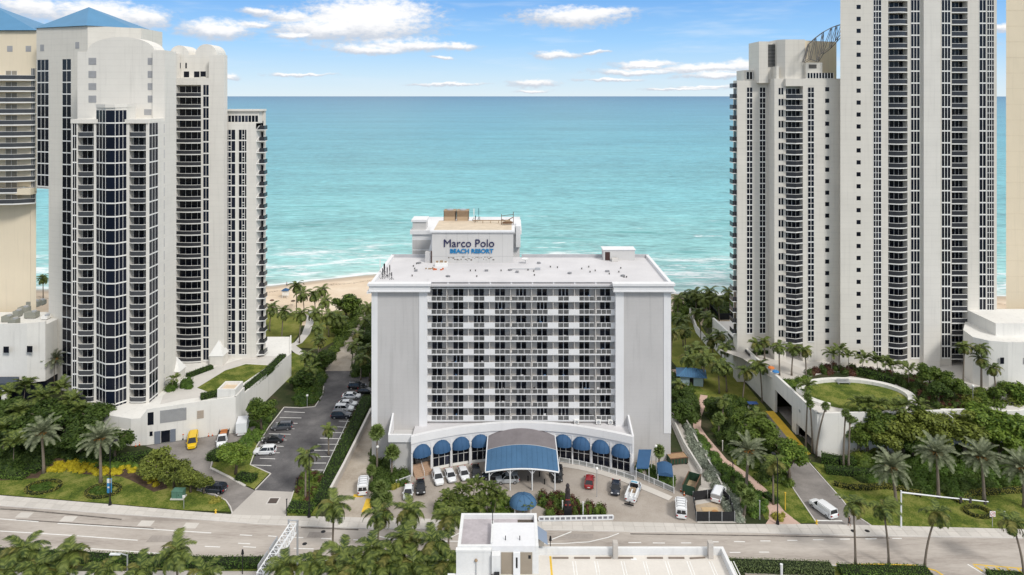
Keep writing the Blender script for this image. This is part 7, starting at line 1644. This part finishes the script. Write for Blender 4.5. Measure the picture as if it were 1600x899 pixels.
q = MB(); loft(q,[[(s*c,s*e,z) for c,e in ((1,0),(.7,.7),(0,1),(-.7,.7),(-1,0),(-.7,-.7),(0,-1),(.7,-.7))] for z,s in ((1.8,.5),(2.4,.62),(3.0,.45),(3.6,.55),(4.3,.42),(4.9,.46),(5.3,.3),(5.7,.36),(6.0,.2))]); q.build('figure', dk, t, local=True); MB().box(-.55,.55,-.52,-.5,2.2,2.5).box(-.4,.4,-.5,-.42,3.2,3.4).build('band', M('totem_red',(.25,.05,.04)), t, local=True)
for k,(px,py) in enumerate(((825,752),(831,765),(843,745),(851,757),(859,744))):
    p = G(px,py); t = thing('bollard',['dark bollard beside the third canopy post','dark bollard at the front under the canopy','dark bollard at the back under the canopy','dark bollard in the middle of the group under the canopy','dark bollard nearest the black crossover'][k],'bollard',p,group='bollards under the canopy'); MB().cyl(0,0,0,1.0,.12,8).build('post', BLACK, t, local=True); MB().dome((0,0,1.0),.14,.14,.12,8,3).build('cap', BLACK, t, local=True)
# ------------------------------------------------------------------ street furniture
def street_lamp(px, py, h, lab, banner=False):
    p = G(px,py,.13); t = thing('street_lamp',lab,'street lamp',p,group='black street lamps'); MB().cyl(0,0,0,.5,.32,10,0,.26).cyl(0,0,.5,1.2,.2,10,0,.13).build('base', BLACK, t, local=True); MB().cyl(0,0,1.2,h,.11,8,0,.08).build('pole', BLACK, t, local=True)
    MB().tube([(0,0,h-.4),(0,.8,h),(0,1.8,h)],.06,6).build('arm', BLACK, t, local=True); MB().dome((0,1.9,h-.22),.4,.4,.25,10,4).cyl(0,1.9,h-.26,h-.2,.4,10).build('lamp_head', BLACK, t, local=True)
    if banner: MB().box(-.62,-.1,-.02,.02,4.4,6.8).build('banner', M('banner_blue',(.05,.22,.42),.7,.2,.8), t, local=True); MB().box(-.7,0,-.03,.03,6.8,6.86).build('banner_arm', BLACK, t, local=True)
street_lamp(172,789,11.5,'black street lamp on the left lawn pavement beside the blue sign board'); street_lamp(483,808,11.5,'black street lamp beside the parking lot exit palm'); street_lamp(1215,819,12.0,'black street lamp in the lime bush by the pink path')
def globe_lamp(px, py, h, lab, zb=0):
    t = thing('globe_lamp',lab,'lamp post',at(px,py,h,zb),group='white globe lamps'); MB().cyl(0,0,0,h-.3,.07,6).build('pole', METAL, t, local=True); q = MB().dome((0,0,h-.05),.3,.3,.3,10,4).dome((0,0,h-.05),.3,.3,-.3,10,4); q.build('globe', TRIM, t, True, True)
globe_lamp(932.6,732,5.6,'white globe lamp between the red and dark blue cars'); globe_lamp(1025,697,5.6,'white globe lamp by the blue awning at the right wing'); globe_lamp(590,698,5.4,'globe lamp beside the fan palms at the hotel left corner'); globe_lamp(480,618,3.0,'small white lamp in the shrubs behind the parking lot kerb'); globe_lamp(1520,603,4.0,'small white lamp below the right annex',8)
# overhead sign gantry seen end-on
def gantry():
    A, B = G(460,872), G(444,905); ha = 6.6
    p1 = at(458,818,7.4); p0 = Vector((X(407,101),101,0)); t = thing('sign_gantry','white lattice gantry reaching out over the avenue from two grey posts','gantry',p1)
    v = p0-p1; L = v.length; u = v.normalized(); n = Vector((-u.y,u.x,0)); z0, z1 = 5.9, 7.4; w = .55
    c = [n*w+Vector((0,0,z0)), n*-w+Vector((0,0,z0)), n*-w+Vector((0,0,z1)), n*w+Vector((0,0,z1))]; N = 11
    for k in range(4): MB().tube([c[k],c[k]+u*L],.11,6).build('chord', WMETAL, t, local=True)
    q = MB()
    for i in range(N+1):
        for k in range(4): q.tube([c[k]+u*L*i/N, c[(k+1)%4]+u*L*i/N],.06,4)
        if i < N:
            for k in range(4): q.tube([c[k]+u*L*i/N, c[(k+1)%4]+u*L*(i+1)/N],.06,4)
    q.build('bracing', WMETAL, t, local=True)
    for s in (-1,1): MB().cyl(n.x*s*.75,n.y*s*.75,0,8.0,.17,8).build('post', METAL, t, local=True)
    MB().tube([n*.75+Vector((0,0,7.9)),n*-.75+Vector((0,0,7.9))],.1,6).build('crossbar', METAL, t, local=True)
    for i,(f0,f1) in enumerate(((.35,.6),(.64,.92))):
        a, b = u*L*f0, u*L*f1; m = n*-.8; MB().add([a+m+Vector((0,0,5.4)),b+m+Vector((0,0,5.4)),b+m+Vector((0,0,7.9)),a+m+Vector((0,0,7.9)),a+m*1.12+Vector((0,0,5.4)),b+m*1.12+Vector((0,0,5.4)),b+m*1.12+Vector((0,0,7.9)),a+m*1.12+Vector((0,0,7.9))],[(0,1,2,3),(7,6,5,4),(0,4,5,1),(1,5,6,2),(2,6,7,3),(3,7,4,0)]).build('sign_panel', METAL, t, local=True)
gantry()
t = thing('signal_mast','pale traffic signal mast with long arm over the right lawn pavement','traffic light',G(1408,824,.13)); MB().cyl(0,0,0,6.6,.16,8,0,.13).build('pole', WMETAL, t, local=True); MB().tube([(0,0,6.3),(7.5,-.3,5.6),(15.4,-.5,4.9)],[.14,.11,.08],6).build('arm', WMETAL, t, local=True)
for k,x in enumerate((10.5,12.2,14.9)):
    hd_ = MB().box(-.18,.18,-.15,.15,-.55,.35); o = hd_.build('signal_head', M('signal_dark',(.05,.045,.04)), t, local=True); o.location = (x,-.4,6.3-.093*x)
def small_sign(px, py, h, lab, draw, w=.8, zb=.1):
    p = at(px,py,h,zb); t = thing('road_sign',lab,'sign',p); MB().cyl(0,.06,0,h,.05,6).build('post', METAL, t, local=True); MB().box(-w/2,w/2,-.02,.02,h-w,h).build('plate', TRIM, t, local=True); draw(t, h, w)
def noturn(t, h, w):
    q = MB(); c = Vector((0,-.035,h-w/2)); pts = [c+Vector((math.cos(a)*w*.4,0,math.sin(a)*w*.4)) for a in [2*math.pi*i/20 for i in range(21)]]; q.tube(pts,.035,4); q.tube([pts[12],pts[2]],.035,4); q.build('red_ring', M('sign_red',(.45,.02,.02)), t, local=True)
    MB().tube([c+Vector((.12,.01,-.22)),c+Vector((.12,.01,.02)),c+Vector((-.1,.01,.1))],.03,4).build('arrow', BLACK, t, local=True)
small_sign(1551,799,2.9,'white sign with red no-turn symbol on the right lawn',noturn,1.0); small_sign(1569,799,2.4,'small back-lit post sign right of the no-turn sign',lambda t,h,w: MB().box(-w*.3,w*.3,-.04,-.02,h-w*.6,h-w*.4).build('band', M('sign_red',(.45,.02,.02)), t, local=True),.4)
small_sign(287,774,2.6,'small white notice on a thin post beside the green utility box',lambda t,h,w: MB().box(-w*.3,w*.3,-.04,-.02,h-w*.55,h-w*.45).build('band', METAL, t, local=True),.45)
t = thing('utility_box','green utility cabinet on a concrete pad at the lawn edge','utility box',G(279,778,.12)); MB().box(-1.25,1.25,-.8,.8,0,.22).build('pad', CURB, t, local=True); gm_ = M('cabinet_green',(.10,.21,.155),.6,.1,1); MB().box(-1.05,1.05,-.65,.65,.22,1.5).build('cabinet', gm_, t, local=True); MB().box(-1.12,1.12,-.72,.72,1.5,1.6).build('lid', gm_, t, local=True); MB().box(-.02,.02,-.67,-.64,.3,1.45).box(.25,.35,-.69,-.65,.8,1.0).build('door_seam', BLACK, t, local=True)
t = thing('blue_sign_board','blue and white upright sign board on the left lawn','sign',G(171,772,.13)); MB().box(-.42,.42,-.12,.12,0,3.0).build('board', M('board_blue',(.05,.25,.50)), t, local=True); MB().box(-.42,.42,-.14,-.12,2.2,3.0).box(-.3,.3,-.14,-.12,1.2,1.5).build('print', TRIM, t, local=True)
def hydrant(px, py, lab):
    t = thing('fire_hydrant',lab,'hydrant',G(px,py,.13),group='yellow hydrants'); q = MB().cyl(0,0,0,.08,.2,8).cyl(0,0,.08,.6,.13,8).dome((0,0,.6),.15,.15,.16,8,3); q.build('body', YELL, t, local=True); MB().tube([(-.24,0,.45),(.24,0,.45)],.07,6).build('outlet', YELL, t, local=True)
hydrant(337,802,'yellow hydrant at the left lawn tip'); hydrant(1276,819,'yellow hydrant at the foot of the right driveway')
for k,(px,py,h) in enumerate(((448,806,3.0),(465,768,2.6),(1129,705,2.2),(1145,740,2.2),(1227,797,3.2),(1187,812,3.4))):
    t = thing('marker_post',['dark slim post at the parking lot exit apron','dark slim post at the corner of the parking asphalt','short pale post beside the middle of the pink path','dark short post on the lower pink path lawn','pale yellow post near the right street lamp','grey post beside the lower pink path corner'][k],'post',G(px,py,.05)); MB().cyl(0,0,0,h,.09,6).build('pole', [BLACK,BLACK,CURB,BLACK,YELL,METAL][k], t, local=True); MB().box(-.13,.13,-.13,.13,h,h+.1).build('cap', [BLACK,BLACK,CURB,BLACK,YELL,METAL][k], t, local=True)
def fcone(px, py, lab):
    t = thing('traffic_cone',lab,'traffic cone',G(px,py,.03),group='orange traffic cones'); cm_ = M('cone_orange',(.60,.12,.02),.6); MB().box(-.22,.22,-.22,.22,0,.05).build('foot', BLACK, t, local=True); MB().cyl(0,0,.05,.75,.17,8,0,.03).build('cone', cm_, t, local=True); MB().cyl(0,0,.35,.5,.125,8,0,.1).build('band', TRIM, t, local=True)
for px,py,lab in ((326,682,'orange cone left of the flatbed truck'),(332,681,'orange cone touching the flatbed truck'),(212,698,'orange cone at the far left of the yard wall'),(218,696,'orange cone in the pair at the yard wall corner'),(1064,768,'orange cone in front of the green dumpster'),(1069,774,'orange cone between the van and dumpster'),(1083,776,'orange cone at the fence corner')): fcone(px,py,lab)
t = thing('handcart','orange-topped cart beside the yellow van','cart',G(284,686,.03)); MB().box(-.7,.7,-.5,.5,.35,1.1).build('box', CURB, t, local=True); MB().box(-.7,.7,-.5,.5,1.12,1.3).build('top', M('cone_orange',(.6,.12,.02)), t, local=True)
for s in (-.5,.5): MB().tube([(s,-.55,.18),(s,-.45,.18)],.18,8).tube([(s,.45,.18),(s,.55,.18)],.18,8).build('wheel', RUBBER, t, local=True)
# cabana, blue bin, lifeguard hut, pool things, barrels
c = G(1080,598); t = thing('beach_cabana','pale cabana with blue hipped roof by the upper pink path','cabana',c,R(-12)); MB().box(-3,3,-2.2,2.2,0,2.6).build('wall', M('cabana_wall',(.40,.52,.55)), t, local=True); q = MB(); q.add([(-4,-3,2.6),(4,-3,2.6),(4,3,2.6),(-4,3,2.6),(-1.3,0,4.0),(1.3,0,4.0)],[(0,1,5,4),(1,2,5),(2,3,4,5),(3,0,4),(3,2,1,0)]); rf = q.build('roof', AWN2, t, local=True); q = MB()
for k in range(1,12): x = -4+k*.67; q.tube([(x,-3,2.64),(max(-1.3,min(1.3,x)),0,4.04)],.04,3)
q.build('roof_seam', BLUER, rf, local=True); MB().box(-.5,.5,-2.24,-2.2,0,2.1).build('door', BLACK, t, local=True)
t = thing('golf_cart','small dark blue cart roof at the top of the right driveway','cart',G(1176,641,.05)); MB().box(-1.2,1.2,-.7,.7,1.7,1.85).build('roof', M('cart_blue',(.03,.07,.2)), t, local=True); MB().box(-1.2,1.2,-.65,.65,.3,.8).build('body', TRIM, t, local=True)
for s in (-1,1):
    for u in (-.6,.6): MB().cyl(s*1.0,u,.7,1.7,.04,5).build('post', BLACK, t, local=True)
    MB().tube([(s*.8,-.72,.25),(s*.8,-.6,.25)],.25,10).tube([(s*.8,.6,.25),(s*.8,.72,.25)],.25,10).build('wheel', RUBBER, t, local=True)
t = thing('lifeguard_hut','small white and blue lifeguard hut on the sand','hut',G(446,465,.1)); MB().box(-1,1,-1,1,1.0,2.8).build('cabin', TRIM, t, local=True); MB().add([(-1.4,-1.4,2.8),(1.4,-1.4,2.8),(1.4,1.4,2.8),(-1.4,1.4,2.8),(0,0,3.7)],[(0,1,4),(1,2,4),(2,3,4),(3,0,4)]).build('roof', AWN, t, local=True)
for s in (-.9,.9):
    for u in (-.9,.9): MB().cyl(s,u,0,1.0,.08,5).build('leg', TRIM, t, local=True)
for k,(px,py,cl,lab) in enumerate(((1212,580,(.05,.2,.45),'blue parasol on the pool terrace'),(1205,574,(.65,.2,.05),'orange parasol behind the blue one on the pool terrace'),(425,469,(.12,.06,.04),'dark red parasol on the sand beside the left tower'),(458,470,(.1,.07,.05),'dark parasol on the sand beside the first beach palm'))):
    zb_ = 8 if k < 2 else .1; t = thing('parasol',lab,'parasol',at(px,py,1.9,zb_)); MB().cyl(0,0,0,2.3,.05,5).build('pole', TRIM, t, local=True); MB().dome((0,0,1.7),.85,.85,.45,10,3).build('canopy', M('parasol_cloth_%s'%['blue','orange','red','brown'][k],cl), t, local=True)
t = thing('tennis_court','green court surface with dark fence beside the right tower near the beach','court',G(1141,487,.03)); MB().box(-7,7,-9,9,0,.05).build('surface', M('court_green',(.05,.16,.10)), t, local=True); MB().box(-5,5,-.05,.05,.05,.06).box(-5,-4.9,-8,8,.05,.06).box(4.9,5,-8,8,.05,.06).build('line', LINE, t, local=True); MB().box(-7.1,-7,-9,9,0,2.4).box(-7,7,-9.1,-9,0,2.2).box(-7,7,9,9.1,0,2.4).build('fence', M('court_fence',(.02,.025,.03)), t, local=True)
# near-side lamp arm at the bottom left and its pole
t = thing('road_lamp','pale road lamp with long flat head above the bottom left palms','street lamp',at(199,866,9.5)); MB().cyl(0,0,0,9.4,.13,8,0,.1).build('pole', METAL, t, local=True); MB().tube([(0,0,9.3),(-1.0,0,9.6),(-2.0,0,9.5)],.07,6).build('arm', METAL, t, local=True); MB().box(-2.6,-1.0,-.18,.18,9.42,9.58).build('lamp_head', WMETAL, t, local=True)
for k,(px,py,h) in enumerate(((379,859,4.0),(502,855,4.2),(860,838,4.4))):
    t = thing('pedestrian_lamp',['black pedestrian lamp between the big palm and the gantry','black pedestrian lamp just left of the lone tall palm','dark post sign beside the lift tower awning'][k],'street lamp',at(px,py,h)); MB().cyl(0,0,0,h-.6,.07,6).build('pole', BLACK, t, local=True); MB().cyl(0,0,h-.7,h,.25,8,0,.12).build('lamp_head', BLACK, t, local=True)
p = G(1221,899); t = thing('marker_post','white stub post in the olive hedge at the bottom edge','post',p); MB().cyl(0,0,0,1.7,.22,8).build('pole', WMETAL, t, local=True); MB().cyl(0,0,1.7,1.8,.25,8).build('cap', WMETAL, t, local=True)

# ------------------------------------------------------------------ a few people (tiny in the photo), one skinned body each
def person(p, rz, lab, shirt, legs, hair, stride=.25):
    vs = [(0,0,.92),(0,0,1.12),(0,0,1.38),(0,0,1.52),(0,.01,1.66),(.09,0,.88),(.10,stride*.5,.48),(.10,stride*.6-.05,.07),(.10,stride*.6+.12,.03),(-.09,0,.88),(-.10,-stride*.35,.48),(-.10,-stride*.9,.07),(-.10,-stride*.9+.16,.03),(.19,0,1.40),(.25,-.08,1.14),(.25,.06,.90),(.25,.09,.80),(-.19,0,1.40),(-.25,.06,1.14),(-.25,.16,.92),(-.25,.2,.82)]
    es = [(0,1),(1,2),(2,3),(3,4),(0,5),(5,6),(6,7),(7,8),(0,9),(9,10),(10,11),(11,12),(2,13),(13,14),(14,15),(15,16),(2,17),(17,18),(18,19),(19,20)]
    rs = [.14,.12,.14,.055,.10,.09,.065,.045,.04,.09,.065,.045,.04,.06,.045,.035,.03,.06,.045,.035,.03]
    me = bpy.data.meshes.new('body'); bm = bmesh.new(); ly = bm.verts.layers.skin.verify()
    bv = [bm.verts.new(v) for v in vs]
    for i, j in es: bm.edges.new((bv[i], bv[j]))
    for i, b in enumerate(bv): b[ly].radius = (rs[i], rs[i]); b[ly].use_root = (i == 0)
    bm.to_mesh(me); bm.free()
    me.materials.append(M('skin_tone',(.36,.21,.14),.6))
    t = thing('person',lab,'person',p,rz); o = link('body', me, t); o.modifiers.new('skin','SKIN'); o.modifiers.new('sub','SUBSURF').levels = 1
    MB().cyl(0,0,.88,1.42,.19,10,0,.22).build('shirt', shirt, t, True, True); MB().tube([(.09,0,.92),(.10,stride*.5,.48)],[.115,.09],8).tube([(-.09,0,.92),(-.10,-stride*.35,.48)],[.115,.09],8).build('shorts', legs, t, True, True); MB().dome((0,-.01,1.68),.115,.12,.12,8,3).build('hair', hair, t, True, True)
DKC = M('dark_cloth',(.02,.02,.025)); WHC = M('white_cloth',(.65,.65,.65)); BLC = M('blue_cloth',(.05,.12,.3)); HAIR = M('dark_hair',(.015,.012,.01))
person(G(1327,822,.13),R(90),'person in dark clothes walking on the pavement by the right driveway',DKC,DKC,HAIR); person(G(448,447,-.4),R(20),'person in light clothes standing at the water edge on the left beach',WHC,BLC,HAIR,.1); person(G(205,697,.03),R(180),'person in dark clothes at the left corner of the yard wall',DKC,BLC,HAIR,.15)
